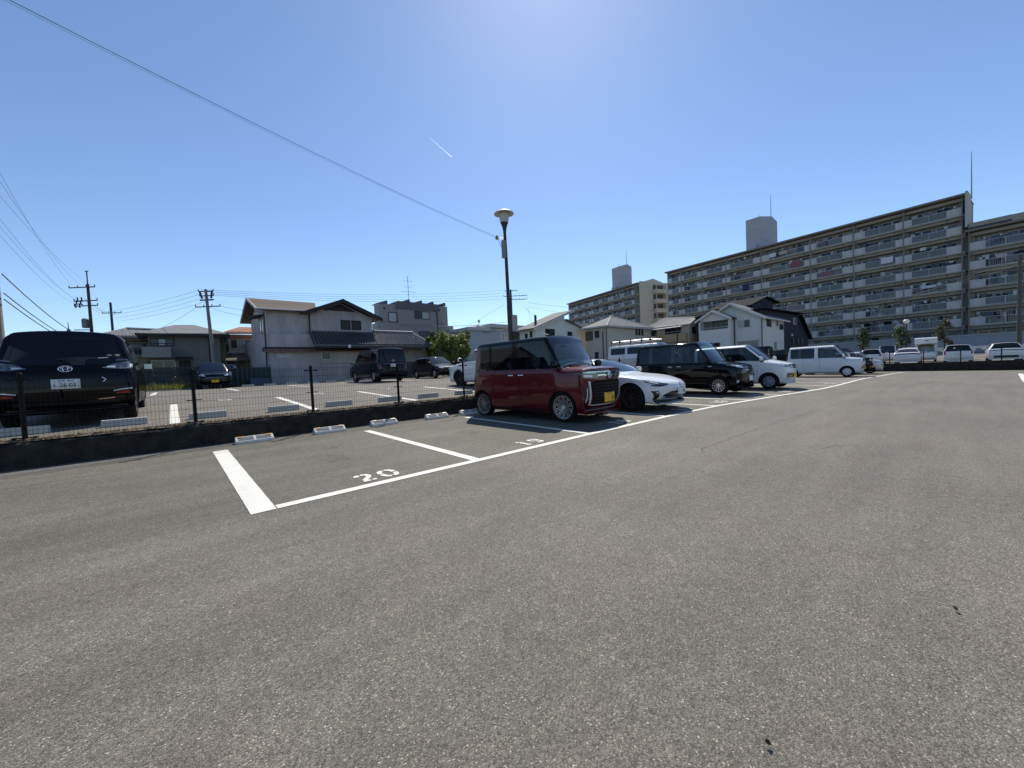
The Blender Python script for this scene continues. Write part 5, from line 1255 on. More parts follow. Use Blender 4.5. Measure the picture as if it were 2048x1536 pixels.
b = MB(); b.tube((25.0, 41.78, 8.7), (25.05, 41.76, 3), .05, n=6); part('downpipe', b, M_DARKW, h)
b = MB(); b.box(18.3, 18.5, 41.98, 42.06, 7.75, 7.95); b.box(25.6, 25.8, 42.33, 42.41, 8.1, 8.3); part('vent', b, M_DARKW, h)
h2 = h
b = MB(); b.tube((22.2, 43.5, 8.7), (22.2, 43.5, 12.2), .03, n=6); b.lathe([(0, 0), (.16, .05), (.2, .25), (.12, .42), (0, .45)], 10, c=(22.2, 43.5, 8.75))
for z, l in ((11.6, .55), (10.9, .5), (10.3, .95)): b.tube((22.2-l, 43.5, z), (22.2+l, 43.5, z+.05), .02, n=4)
for k in range(5): b.tube((21.4+.4*k, 43.3, 10.3), (21.4+.4*k, 43.7, 10.35), .012, n=4)
part('aerial', b, mat('aerial', (.2, .2, .2), .5, metal=.6), h)

# --- grey-green house with balcony, left
h = house('balcony_house', 'dark grey-green house with a balcony left of the big pale house', 0, 0, .86)
b = MB(); b.box(-1.05, 2.85, 36, 45, 0, 3.85); b.box(2.85, 3.4, 38.2, 45, 0, 3.8); part('wall', b, M_GREEN, h)
b = MB(); slab(b, (-1.6, 35.4, 3.83), (3.4, 35.4, 3.95), (1.6, 40.5, 5.1), (.4, 40.5, 5.05), .12); slab(b, (3.4, 35.4, 3.949), (4.0, 45.5, 3.85), (1.65, 41, 5.1), (1.6, 40.5, 5.099), .1); slab(b, (-1.6, 45.5, 3.85), (-1.6, 35.4, 3.829), (.4, 40.5, 5.049), (.4, 41, 5.05), .1); part('roof', b, M_SLATE, h)
b = MB(); b.box(-1.65, 3.45, 35.3, 35.42, 3.68, 3.84); part('eave_board', b, M_DARKW, h)
b = MB(); b.box(-1.35, .08, 34.9, 36, 2.2, 2.9); part('balcony', b, mat('balcony_grey', (.24, .24, .225), .9), h)
b = MB(); b.tube((-1.3, 34.95, 3.12), (.2, 34.95, 3.14), .03, n=6); [b.tube((-1.3+.37*k, 34.95, 2.88), (-1.3+.37*k, 34.95, 3.12), .015, n=4) for k in range(5)]; part('balcony_rail', b, M_DARKW, h)
win(h, '-y', 36, -.97, 3.02, 1.25, .55, 2, M_FRAME, [M_HOUSEG, M_HOUSEG2, M_HOUSEG])
win(h, '-y', 36, -.98, 1.0, 1.25, 1.05, 1, M_FRAMEW, M_HOUSEG)
b = MB(); slab(b, (.25, 35.2, 2.12), (1.22, 35.2, 2.12), (1.22, 36, 2.28), (.25, 36, 2.28), .06); part('porch_roof', b, M_DARKW, h)
b = MB(); b.box(.45, 1.1, 35.93, 36.0, .9, 2.0); part('door', b, M_DARKW, h)
b = MB(); b.box(-1.15, -1.05, 35.9, 36, 1, 2.0); b.tube((2.2, 35.9, 3.7), (2.25, 35.9, 0), .04, n=6); part('downpipe', b, M_DARKW, h)

# --- ochre house with tiled roofs, far left
h = house('tiled_house', 'ochre house with grey pantile roofs behind the black minivan', 0, 0, .86)
b = MB(); b.box(-2.9, -.6, 40, 47, 0, 4.0); part('wall', b, M_OCHRE, h)
b = MB(); slab(b, (-3.6, 39.3, 3.95), (-1.0, 39.3, 4.02), (-.6, 42.5, 4.72), (-2.4, 42.5, 4.75), .12); slab(b, (-2.4, 42.5, 4.749), (-.6, 42.5, 4.719), (-.6, 46, 4), (-3.4, 46, 4), .1); part('roof', b, M_KAWARAG, h)
b = MB(); ribs(b, (-3.5, 39.28, 3.98), (-1.05, 39.28, 4.05), (-2.35, 42.4, 4.78), (-.65, 42.4, 4.75), .2, .05, 5); tag(part('tile_rows', b, M_KAWARAG, h, smooth=True), kind='stuff')
b = MB(); b.tube((-2.45, 42.4, 4.85), (-.5, 42.4, 4.8), .12, n=6); b.tube((-3.55, 39.3, 4.05), (-2.4, 42.4, 4.85), .09, n=6); part('ridge_tiles', b, M_KAWARAG, h)
b = MB(); b.prism([(-2.2, 4.2), (-.3, 4.2), (-.5, 5.0), (-1.9, 5.05)], 'y', 44.5, 48); part('rear_roof', b, M_KAWARAG, h)
win(h, '-y', 40, -2.15, 3.1, .85, .42, 0, M_FRAME, M_HOUSEG)
b = MB(); slab(b, (-2.3, 38.9, 2.6), (-1.0, 38.9, 2.6), (-1.0, 40, 3.0), (-2.3, 40, 3.0), .1); part('low_roof', b, M_KAWARA, h)
b = MB(); ribs(b, (-2.2, 38.88, 2.64), (-1.05, 38.88, 2.64), (-2.2, 39.95, 3.03), (-1.05, 39.95, 3.03), .2, .05, 5); tag(part('tile_rows', b, M_KAWARAG, h, smooth=True), kind='stuff')
b = MB(); b.box(-2.85, -.65, 39.96, 40, 3.62, 3.72); part('wall_band', b, M_DARKW, h)

# --- terracotta-roofed house
h = house('terracotta_house', 'pale house with orange tile roof squeezed left of the big plaster house', 0, 0, .86)
b = MB(); b.box(3.75, 6.4, 40, 47, 0, 4.35); part('wall', b, M_CREAM, h)
b = MB(); slab(b, (3.3, 39.4, 4.42), (6.6, 39.4, 4.5), (6.6, 42.6, 5.25), (4.8, 42.6, 5.2), .12); part('roof', b, M_TERRA, h)
b = MB(); ribs(b, (3.4, 39.38, 4.46), (6.5, 39.38, 4.54), (4.85, 42.5, 5.25), (6.5, 42.5, 5.29), .2, .05, 5); tag(part('tile_rows', b, M_TERRA, h, smooth=True), kind='stuff')
b = MB(); b.box(3.7, 5.5, 39.7, 40, 3.98, 4.2); part('window_hood', b, M_TERRA, h)
win(h, '-y', 40, 3.85, 3.12, 1.55, .82, 2, M_FRAMEW, [mat('shutter_brown', (.10, .055, .035), .7), M_HOUSEG2, mat('shutter_grey', (.16, .14, .13), .7)])
o = link('air_conditioner', bevbox((.5, .3, .42), (3.85, 39.7, 2.65), .03, 1), M_PLW, h)
b = MB(); b.lathe([(.15, 0), (.15, .02), (.02, .02)], 14, 'y', (3.85, 39.53, 2.65)); part('fan_grille', b, M_TRIM, o)
b = MB(); slab(b, (3.2, 37.2, 2.0), (5.3, 37.2, 2.1), (5.3, 39.6, 2.75), (3.6, 39.6, 2.65), .04); part('lean_to_roof', b, mat('corrugated', (.16, .14, .11), .6), h)
b = MB(); [b.tube((3.3+.65*k, 37.25, 0), (3.3+.65*k, 37.25, 2.05), .04, n=6) for k in range(4)]; [b.tube((3.2, 37.2+.7*k, 2.05+.2*k), (5.3, 37.2+.7*k, 2.15+.2*k), .03, n=5) for k in range(4)]; part('lean_to_frame', b, mat('timber', (.17, .13, .09), .9), h)

# --- sliver of a gabled house at the far left edge
h = house('white_gable_house', 'white gable end showing left of the black minivan roof', 0, 0, .86)
b = MB(); b.prism([(-26, 0), (-20.2, 0), (-20.2, 3.5), (-23, 5.6), (-26, 4.4)], 'y', 30, 38); part('wall', b, M_WHT, h)
b = MB(); slab(b, (-23, 29.6, 5.75), (-23, 38, 5.75), (-19.8, 38, 3.4), (-19.8, 29.6, 3.4)); slab(b, (-23, 38, 5.749), (-23, 29.6, 5.749), (-26.5, 29.6, 4.3), (-26.5, 38, 4.3)); part('roof', b, M_SLATE, h)

# --- blue-grey flat roofed building behind the lamp post
h = house('flat_building', 'blue-grey flat-roofed building with deep fascia behind the street lamp', 26.68, 37.81, .86)
b = MB(); b.box(.1, 3.3, 0, 9, 0, 5.2); b.box(3.3, 9.1, .1, 9, 0, 5.65); part('wall', b, M_BLUEG, h)
b = MB(); b.box(-.15, 3.2, -.35, 9, 5.2, 5.58); part('fascia', b, M_ROOFW, h)
b = MB(); b.box(3.2, 9.35, -.35, 9, 5.66, 6.1); part('fascia', b, M_ROOFW, h)
win(h, '-y', .1, 5.1, 4.05, 1.3, 1.0, 1, M_PLW, M_HOUSEG2, .05)
b = MB(); b.box(5.7, 5.78, .0, .05, 4.1, 5.0); b.box(5.15, 6.35, .0, .05, 4.5, 4.56); part('window_bars', b, M_PLW, h)
b = MB(); b.prism([(1.6, 5.58), (3.0, 5.58), (2.4, 6.1)], 'y', 1, 3); part('roof_vent', b, M_ROOFW, h)
b = MB(); b.lathe([(0, -.02), (.18, .0), (.2, .06)], 14, 'y', (2.45, .9, 6.5)); b.tube((2.45, 1, 6.0), (2.45, .95, 6.5), .025, n=5); part('dish_aerial', b, M_ROOFW, h)
h = house('pink_roof_house', 'far house with a faded pink roof left of the blue-grey building', 33.2, 50, .86)
b = MB(); b.box(0, 7, 0, 8, 0, 5.8); part('wall', b, M_ROOFW, h)
b = MB(); b.hexa([(-.4, -.4, 5.7), (7.4, -.4, 5.7), (7.4, 8, 5.7), (-.4, 8, 5.7)], [(.6, 3.2, 7.3), (6.5, 3.2, 7.3), (6.5, 4.8, 7.3), (.6, 4.8, 7.3)]); part('roof', b, mat('roof_pink', (.42, .26, .22), .85, var=.1), h)

# --- white house with one long and one short roof slope
h = house('skew_roof_house', 'white house with a long upswept roof left of the apartment blocks', 31.29, 31.07, .86)
b = MB(); b.prism([(0, 0), (5.14, 0), (5.14, 6.75), (0, 4.95)], 'y', 0, 2.6); part('wall', b, M_WHT, h)
b = MB(); b.prism([(5.14, 0), (8.1, 0), (8.1, 5.2), (5.14, 6.02)], 'y', .02, 2.6); part('wall', b, M_WHT, h)
b = MB(); slab(b, (-.75, -.5, 4.86), (6.35, -.5, 7.36), (6.35, 3.0, 7.36), (-.75, 3.0, 4.86), .14); part('roof', b, M_SLATE, h)
b = MB(); slab(b, (5.15, -.4, 6.18), (8.5, -.4, 5.18), (8.5, 3, 5.18), (5.15, 3, 6.18), .12); part('low_roof', b, M_SLATE, h)
b = MB(); b.hexa([(-.75, -.52, 4.60), (6.35, -.52, 7.10), (6.35, -.44, 7.10), (-.75, -.44, 4.60)], [(-.75, -.52, 4.76), (6.35, -.52, 7.24), (6.35, -.44, 7.24), (-.75, -.44, 4.76)]); part('barge_board', b, M_WHT, h)
win(h, '-y', 0, 1.62, 4.05, 1.6, .85, 1, M_FRAME, M_HOUSEG); win(h, '-y', .02, 5.6, 4.17, .85, .52, 0, M_FRAME, M_HOUSEG)
win(h, '-x', 0, .5, 3.9, .35, .7, 0); win(h, '-x', 0, 1.3, 3.7, .4, .7, 0)
b = MB(); b.box(1.1, 1.3, 1, 1.2, 5.3, 6.6); part('flue', b, M_TRIM, h)

# --- beige hip-roofed house
h = house('hip_roof_house', 'beige house with grey hip roof behind the white cargo van', 39.03, 26.92, .86)
b = MB(); b.box(0, 10.5, 0, 3.1, 0, 5.1); part('wall', b, M_BEIGE, h)
b = MB(); A, B, C, D = (-.45, -.45, 5.02), (10.9, -.45, 5.12), (10.9, 3.6, 5.1), (-.45, 3.6, 5.02); rg = (3.4, 1.55, 6.55); rg2 = (3.9, 1.55, 6.55)
b.add([A, B, C, D, rg, rg2], [(0, 1, 5, 4), (1, 2, 5), (2, 3, 4, 5), (3, 0, 4), (3, 2, 1, 0)]); part('roof', b, M_SLATE, h)
b = MB(); b.tube(A, rg, .05, n=5); b.tube(B, rg2, .05, n=5); b.tube(rg, rg2, .05, n=5); part('hip_cap', b, M_ROOFW, h)
b = MB(); b.box(-.5, 10.95, -.5, -.42, 4.86, 5.04); b.box(-.5, -.42, -.42, 3.6, 4.86, 5.04); part('gutter', b, M_ROOFW, h)
for x in (6.5, 7.22, 7.95): win(h, '-y', 0, x, 4.05, .42, .88, 0, M_FRAME, M_HOUSEG)
win(h, '-x', 0, 1.0, 3.7, .6, .85, 0); win(h, '-x', 0, 1.2, 1.2, .5, .8, 0)
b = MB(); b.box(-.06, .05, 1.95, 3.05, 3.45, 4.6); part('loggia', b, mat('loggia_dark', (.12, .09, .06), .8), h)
b = MB(); b.tube((-.08, -.08, 4.9), (-.08, -.08, 0), .05, n=6); b.tube((-.08, .45, 4.4), (-.08, .45, 0), .05, n=6); part('downpipe', b, M_FRAME, h)
h = house('cream_house', 'sliver of a cream house between the white skew-roofed and the hip-roofed house', 40.6, 33, .86)
b = MB(); b.box(-1.5, 4, 0, 5, 0, 5.2); part('wall', b, mat('stucco_cream', (.55, .45, .31), .9), h)
b = MB(); b.box(-1.8, 4.2, -.3, 5.2, 5.2, 6.1); part('roof', b, M_ROOFW, h)

# --- house with tan balcony and awning
h = house('awning_house', 'beige house with tan balcony and pale awning behind the black wagon', 50.45, 22.18, .86)
b = MB(); b.box(0, 9, .05, 5.9, 0, 5.2); part('wall', b, M_BEIGE, h)
b = MB(); b.prism([(-.0, 5.2), (4.2, 5.2), (2.1, 6.12)], 'y', .06, 3); part('gable', b, M_BEIGE, h)
b = MB(); slab(b, (-.5, 6.3, 5.15), (-.5, -.3, 5.15), (2.1, -.3, 6.25), (2.1, 4.2, 6.65), .1); slab(b, (2.1, 4.2, 6.649), (2.1, -.3, 6.249), (4.6, -.3, 5.2), (4.6, 6, 5.2), .1); part('roof', b, M_SLATE, h)
b = MB(); b.tube((-.5, -.33, 5.15), (2.1, -.33, 6.22), .06, n=5); b.tube((2.1, -.33, 6.22), (4.6, -.33, 5.2), .06, n=5); part('barge_board', b, M_ROOFW, h)
b = MB(); b.box(-.9, .04, .1, 4.15, 3.0, 4.05); part('balcony', b, M_TAN, h)
b = MB(); b.tube((-.88, .1, 4.3), (-.88, 4.15, 4.3), .025, n=5); [b.tube((-.88, .1+.58*k, 4.0), (-.88, .1+.58*k, 4.3), .015, n=4) for k in range(8)]; part('balcony_rail', b, M_FRAMEW, h)
b = MB(); slab(b, (-1.3, .6, 4.9), (0, .6, 5.12), (0, 4.5, 5.05), (-1.3, 4.5, 4.85), .08); part('awning', b, mat('awning', (.72, .71, .66), .7), h)
win(h, '-y', .05, .95, 4.0, 1.1, .88, 1); win(h, '-y', .05, 3.1, 4.0, .95, .9, 0)
win(h, '-x', 0, 4.4, 4.0, .95, .9, 0); win(h, '-x', 0, 1.0, 4.1, 2.2, .9, 1)
b = MB(); b.tube((-.95, 1.1, 0), (-.95, 1.1, 5.0), .06, n=6); part('post', b, M_FRAME, h)

# --- white house with two gables
h = house('twin_gable_house', 'white house with two stepped gables and a recessed balcony', 50.58, 14.06, .86)
b = MB(); b.box(0, 9.1, 0, 5.4, 0, 5.15); part('wall', b, M_WHT, h)
b = MB(); b.prism([(.0, 5.15), (6.2, 5.15), (3.1, 6.95)], 'x', .02, 9.05); part('gable', b, M_WHT, h)
b = MB(); b.box(-1.3, 0.01, 2.85, 6.4, 0, 4.05); part('bay_wall', b, M_WHT, h)
b = MB(); b.box(-1.3, .005, 2.85, 3.02, 4.05, 5.25); b.box(-1.3, .005, 6.22, 6.4, 4.05, 5.25); b.prism([(2.85, 5.1), (6.4, 5.1), (6.4, 5.32), (4.65, 6.25), (2.85, 5.32)], 'x', -1.3, .005); part('bay_gable', b, M_WHT, h)
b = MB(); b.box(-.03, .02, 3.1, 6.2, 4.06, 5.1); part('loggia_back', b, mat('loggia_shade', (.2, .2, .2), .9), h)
win(h, '-x', -.04, 3.3, 4.1, 1.9, .95, 2)
b = MB(); b.tube((-1.25, 2.9, 4.28), (-1.25, 6.35, 4.28), .025, n=5); [b.tube((-1.25, 3.1+.5*k, 4.05), (-1.25, 3.1+.5*k, 4.28), .015, n=4) for k in range(7)]; part('balcony_rail', b, M_FRAMEW, h)
b = MB(); slab(b, (-1.65, 4.65, 6.4), (9, 4.65, 6.4), (9, 2.5, 5.25), (-1.65, 2.5, 5.25), .1) if False else None
b = MB(); slab(b, (-1.65, 2.5, 5.22), (.1, 2.5, 5.22), (.1, 4.65, 6.38), (-1.65, 4.65, 6.38), .1); slab(b, (-1.65, 4.65, 6.379), (.1, 4.65, 6.379), (.1, 6.75, 5.22), (-1.65, 6.75, 5.22), .1); part('bay_roof', b, mat('roof_dark', (.05, .05, .055), .8), h)
b = MB(); slab(b, (-.45, -.55, 4.98), (9.6, -.55, 4.98), (9.6, 3.1, 7.1), (-.45, 3.1, 7.1), .12); slab(b, (-.45, 3.1, 7.099), (9.6, 3.1, 7.099), (9.6, 6.6, 5.1), (-.45, 6.6, 5.1), .12); part('roof', b, M_SLATE, h)
b = MB()
for (ya, za), (yb, zb_), xo in (((-.55, 4.98), (3.1, 7.1), -.47), ((3.1, 7.1), (6.6, 5.1), -.47), ((2.5, 5.22), (4.65, 6.38), -1.67), ((4.65, 6.38), (6.75, 5.22), -1.67)):
    b.hexa([(xo-.05, ya, za-.26), (xo, ya, za-.26), (xo, yb, zb_-.26), (xo-.05, yb, zb_-.26)], [(xo-.05, ya, za-.02), (xo, ya, za-.02), (xo, yb, zb_-.02), (xo-.05, yb, zb_-.02)])
part('barge_board', b, M_WHT, h)
b = MB(); b.box(-.5, 9.65, -.62, -.52, 4.82, 4.96); part('gutter', b, M_WHT, h)
win(h, '-x', 0, 1.1, 4.0, 1.3, .92, 1, M_FRAMEW, [M_HOUSEG, M_HOUSEG2])
win(h, '-y', 0, 1.95, 4.05, 1.7, .8, 1); win(h, '-y', 0, 7.1, 3.85, 1.6, .7, 1); win(h, '-x', -1.3, 3.9, .6, 1.6, 1.9, 1, M_FRAMEW)
win(h, '-y', 0, 4.6, .4, 1.2, 1.9, 0, M_FRAMEW, M_HOUSEG2)
b = MB(); b.box(-.05, .01, .2, 2.6, 2.35, 2.45); b.box(-.03, .005, .3, 2.5, .4, 2.35); part('porch', b, mat('porch_shade', (.33, .31, .28), .9), h)
b = MB(); b.tube((-.08, -.08, 4.9), (-.08, -.08, 0), .05, n=6); b.tube((-.1, 2.75, 5.1), (-.1, 2.75, 0), .05, n=6); b.tube((5.9, -.1, 4.2), (5.9, -.1, 4.9), .06, n=6); part('downpipe', b, M_FRAME, h)
b = MB(); b.tube((4, 3.1, 7.1), (4, 3.1, 8.6), .03, n=5)
for z, l in ((8.5, .5), (8.2, .8), (7.9, .6)): b.tube((4-l, 2.9, z), (4+l, 3.3, z), .02, n=4)
part('aerial', b, MATS['aerial'], h)

# --- dark navy house
h = house('navy_house', 'tall dark navy house with a small roof tower behind the twin-gabled one', 62.08, 14.59, .86)
b = MB(); b.prism([(-10, 0), (13.3, 0), (13.3, 3.3), (7.6, 6.4), (-10.0, 6.1)], 'y', 0, 7); part('wall', b, M_NAVYS, h)
b = MB(); slab(b, (-10.4, -.6, 6.15), (9.2, -.6, 6.75), (9.2, 7.4, 6.75), (-10.4, 7.4, 6.15), .12); slab(b, (7.6, -.5, 6.45), (13.9, -.5, 3.1), (13.9, 7.4, 3.1), (7.6, 7.4, 6.45), .12); part('roof', b, mat('roof_black', (.012, .012, .014), .9, spec=.1), h)
b = MB(); b.prism([(-4.5, 5.5), (4.55, 5.5), (4.55, 8.5), (.5, 8.75), (-4.5, 7.4)], 'y', 2.4, 7); part('tower_wall', b, M_NAVYS, h)
b = MB(); slab(b, (.6, 2.0, 8.95), (.6, 7.5, 8.95), (-6.4, 7.5, 7.2), (-6.4, 2.0, 7.2), .12); slab(b, (.6, 7.5, 8.949), (.6, 2.0, 8.949), (6.6, 2.0, 8.6), (6.6, 7.5, 8.6), .12); part('tower_roof', b, mat('roof_black', (.012, .012, .014), .9, spec=.1), h)
win(h, '-y', 0, 4.55, 4.95, 1.7, .98, 1, M_FRAMEW, [M_HOUSEG2, M_HOUSEG])
for x in (3.9, 6.6, 8.6): link('meter_box', bevbox((.55, .2, .8), (x, -.12, 2.6), .04, 1), mat('meter_box', (.10, .10, .11), .6), h)
b = MB(); b.lathe([(0, 0), (.18, .02), (.2, .3), (0, .34)], 10, c=(2.8, -.2, 3.2)); part('wall_lamp', b, M_ROOFW, h)

# ------------------------------------------------------------------ things between the upper lot and the houses
f = thing('green_net_fence', 'grey-green mesh fence with dark screen behind the grass strip', 'fence')
b = MB()
for k in range(6): b.tube((-9+2.0*k, 29.2, .8), (-9+1.8*k, 29.2, 2.25), .03, n=6)
part('post', b, mat('fence_green', (.04, .06, .055), .6), f)
b = MB(); b.box(-9.0, 1.2, 29.19, 29.21, .88, 2.2); part('screen', b, glass('net_screen', (.5, .56, .53), .75, .8), f)
f = thing('tarp_fence', 'dark green and blue tarpaulin screen left of the pale house', 'screen')
b = MB(); rnd = random.Random(4); N = 24
V = [(2.8+2.0*i/N, 28.9+.05*math.sin(i*2.1), z) for z in (.86, 1.5, 2.05) for i in range(N+1)]
b.add(V, [(j*(N+1)+i, j*(N+1)+i+1, (j+1)*(N+1)+i+1, (j+1)*(N+1)+i) for j in range(2) for i in range(N)]); part('tarpaulin', b, mat('tarp_green', (.03, .055, .05), .6), f, smooth=True)
b = MB(); b.hexa([(3.6, 28.5, .88), (4.7, 28.5, .88), (4.7, 28.85, .88), (3.6, 28.85, .88)], [(3.65, 28.55, 1.4), (4.65, 28.55, 1.35), (4.65, 28.8, 1.35), (3.65, 28.8, 1.4)]); part('blue_sheet', b, mat('tarp_blue', (.02, .05, .10), .5), f)
b = MB(); [b.tube((x, 28.95, .8), (x, 28.95, 2.2), .03, n=6) for x in (2.8, 3.8, 4.8)]; part('post', b, M_DARKW, f)
tag(MB().box(-9, 1.0, 27.75, 27.9, .8, .93).build('kerb', M_CONC), 'pale concrete kerb along the grass strip', 'kerb')
# boundary wall in front of the apartments and a white guard rail
t = thing('boundary_wall', 'long pale blue-grey wall at the foot of the apartment block', 'wall')
b = MB(); b.box(85.0, 85.4, -45, 45, -.5, 3.1); part('wall_body', b, mat('wall_bluegrey', (.32, .34, .37), .85, var=.08), t)
b = MB(); b.box(84.9, 85.5, -45, 45, 3.1, 3.25); part('coping', b, mat('coping', (.4, .41, .43), .8), t)
t = thing('guard_rail', 'white steel guard rail behind the cars on the raised lot', 'guard rail')
b = MB(); b.box(66.0, 66.06, -9, 8, 1.25, 1.5); b.box(66.0, 66.06, -9, 8, .55, .68); part('rail', b, M_PLW, t)
b = MB(); b.box(0, .1, 0, .14, 0, 1.4); pm = b.mesh('post'); pm.materials.append(M_PLW)
for k in range(9): share('post', pm, t, (66.07, -8.8+2*k, .1))
# ------------------------------------------------------------------ apartment blocks
M_APT = mat('apt_wall', (.36, .33, .28), .9, var=.12, vscale=.3)
M_PARA = mat('apt_parapet', (.52, .50, .475), .9, var=.18, vscale=2.2, stretch=(1, 1, .25))
M_APTBEAM = mat('apt_beam', (.34, .31, .26), .9, var=.10, vscale=.5)
M_ALU = mat('apt_alu', (.42, .44, .46), .4, metal=.4)
def frosted(name, col, k):
    m = bpy.data.materials.new(name); m.use_nodes = True; t = m.node_tree; N = t.nodes; L = t.links; N.clear()
    o = N.new('ShaderNodeOutputMaterial'); a = N.new('ShaderNodeBsdfTransparent'); b = N.new('ShaderNodeBsdfDiffuse'); b.inputs[0].default_value = (*col, 1)
    mx = N.new('ShaderNodeMixShader'); mx.inputs[0].default_value = k; L.new(a.outputs[0], mx.inputs[1]); L.new(b.outputs[0], mx.inputs[2]); L.new(mx.outputs[0], o.inputs[0]); MATS[name] = m; return m
M_PANEL = frosted('rail_panel', (.24, .25, .25), .62)
M_TOWER = mat('tower_panel', (.42, .43, .45), .85, var=.08, vscale=.4)
M_ENDW = mat('apt_end', (.60, .54, .43), .9, var=.06, vscale=.3)
CURT = [M_HOUSEG, M_HOUSEG, M_HOUSEG, mat('curtain_blue', (.10, .13, .15), .3), mat('curtain_pale', (.30, .32, .33), .4), mat('curtain_grey', (.15, .155, .16), .4)]
def boxmesh(name, m, *bx):
    b = MB(); b.box(*bx); me = b.mesh(name); me.materials.append(m); return me

def apartment(name, label, P, Q, pillars, nfl, z0, fh, total, seed, depth=7.5, roof_over=1.0, ground=True, zg=0.0, pitch=True):
    """local x runs along the facade from P to Q, local y points out towards the lot; z0 = foot of the second-floor parapets"""
    P = Vector(P); Q = Vector(Q); d = (Q-P).normalized(); ang = math.atan2(d.y, d.x)
    t = thing(name, label, 'apartment block', (P.x, P.y, 0), ang)
    rnd = random.Random(seed); BD = 1.5      # balcony depth
    top = z0+(nfl-1)*fh+fh
    b = MB(); b.box(0, total, -depth, -BD, zg, top); b.build('wall', M_APT, t)
    b = MB(); b.hexa([(-.05, -depth, top), (total+.3, -depth, top), (total+.3, .55, top), (-.05, .55, top)], [(-.05, -depth, top+.28), (total+.3, -depth, top+.28), (total+.3, .55, top+.28), (-.05, .55, top+.28)]); b.build('roof', mat('apt_roof', (.24, .21, .175), .85), t)
    if pitch:
        b = MB(); b.hexa([(0, -depth, top+.28), (total+.3, -depth, top+.28), (total+.3, .2, top+.28), (0, .2, top+.28)], [(0, -4.5, top+.7), (total+.3, -4.5, top+.7), (total+.3, -3.5, top+.7), (0, -3.5, top+.7)]); b.build('roof_pitch', mat('apt_roof2', (.13, .135, .14), .7), t)
    cache = {}
    def M(nm, m, *bx):
        k = (nm, m.name)+tuple(round(v, 2) for v in bx)
        if k not in cache: cache[k] = boxmesh(nm, m, *bx)
        return cache[k]
    ps = pillars
    for fl in range(-1 if ground else 0, nfl):
        z = z0+fl*fh
        # slab with its edge, and the beam under it (per floor)
        if fl >= 0:
            b = MB(); b.box(0, total, -BD, .05, z-.16, z+.02); b.build('floor_slab', mat('apt_slab', (.38, .35, .29), .9), t)
        b = MB(); b.box(0, total, -.62, -.40, z+fh-.62, z+fh-.16); b.build('beam', M_APTBEAM, t)
        for k in range(len(ps)-1):
            a, c = ps[k], ps[k+1]; wdt = c-a
            wa, wb = (1.55, .95) if k % 2 == 0 else (.95, 1.55)
            if wdt < 5.9: wa, wb = wa*.8, wb*.8
            if fl >= 0:
                share('parapet', M('parapet', M_PARA, 0, wa-.06, -.06, .06, .02, 1.17), t, (a+.06, 0, z)); share('parapet', M('parapet', M_PARA, 0, wb-.06, -.06, .06, .02, 1.17), t, (c-wb, 0, z))
                L = wdt-wa-wb
                key = ('rail', round(L, 2))
                if key not in cache:
                    b = MB(); b.box(0, L, -.03, .03, 1.10, 1.16); b.box(0, L, -.025, .025, .06, .12); b.box(L/2-.03, L/2+.03, -.03, .03, .1, 1.12)
                    for q in (0, L-.05): b.box(q, q+.05, -.03, .03, .1, 1.12)
                    n = int(L/.16)
                    for q in range(1, n): b.box(L*q/n-.009, L*q/n+.009, -.01, .01, .12, 1.10)
                    me = b.mesh('railing'); me.materials.append(M_ALU); cache[key] = me
                o = share('railing', cache[key], t, (a+wa, 0, z))
                if rnd.random() < .86:
                    half = rnd.choice([0, 0, 0, 1])
                    x1 = L-.06 if not half else L/2-.04
                    pn = share('railing_panel', M('railing_panel', M_PANEL, .05, x1, -.045, -.035, .13, 1.09), o)
                # drain hole and pipe
                share('drain', M('drain', M_DARKW, -.09, .09, -.42, -.38, -.42, -.24), t, (a+wa*.7+.5, 0, z))
            # windows on the back wall
            n2 = 2; seg = (wdt-.9)/n2
            for q in range(n2):
                x0 = a+.5+q*seg+.12; ww = min(2.3, seg-.35)
                hh = 1.95 if fl >= 0 else 1.9
                key = ('win', round(ww, 1), fl < 0)
                wv = round(ww, 1)
                if key not in cache:
                    b = MB(); b.box(0, wv, -.02, .05, 0, .06); b.box(0, wv, -.02, .05, hh-.06, hh); b.box(0, .06, -.02, .05, .06, hh-.06); b.box(wv-.06, wv, -.02, .05, .06, hh-.06); b.box(wv/2-.03, wv/2+.03, -.02, .05, .06, hh-.06)
                    me = b.mesh('window'); me.materials.append(M_ALU); cache[key] = me
                o = share('window', cache[key], t, (x0, -BD, z+.05+(.0 if fl >= 0 else .1)))
                for s in (0, 1):
                    share('pane', M('pane', rnd.choice(CURT), .03+s*wv/2, wv/2-.01+s*wv/2, -.01, .015+.012*s, .04, hh-.04), o)
                if fl >= 0 and rnd.random() < .35:
                    share('air_conditioner', M('air_conditioner', M_PLW, 0, .75, -.3, 0, 0, .55), t, (x0+ww*.9, -BD+.45, z+.03))
        # cross walls between the flats
        for k, a in enumerate(ps):
            share('partition', M('partition', mat('partition', (.36, .35, .34), .9), -.05, .05, -BD, -.06, .0, fh-.16), t, (a, 0, z))
            share('column', M('column', M_APT, -.45, .45, -BD+.01, -BD+.45, 0, fh-.16), t, (a, 0, z))
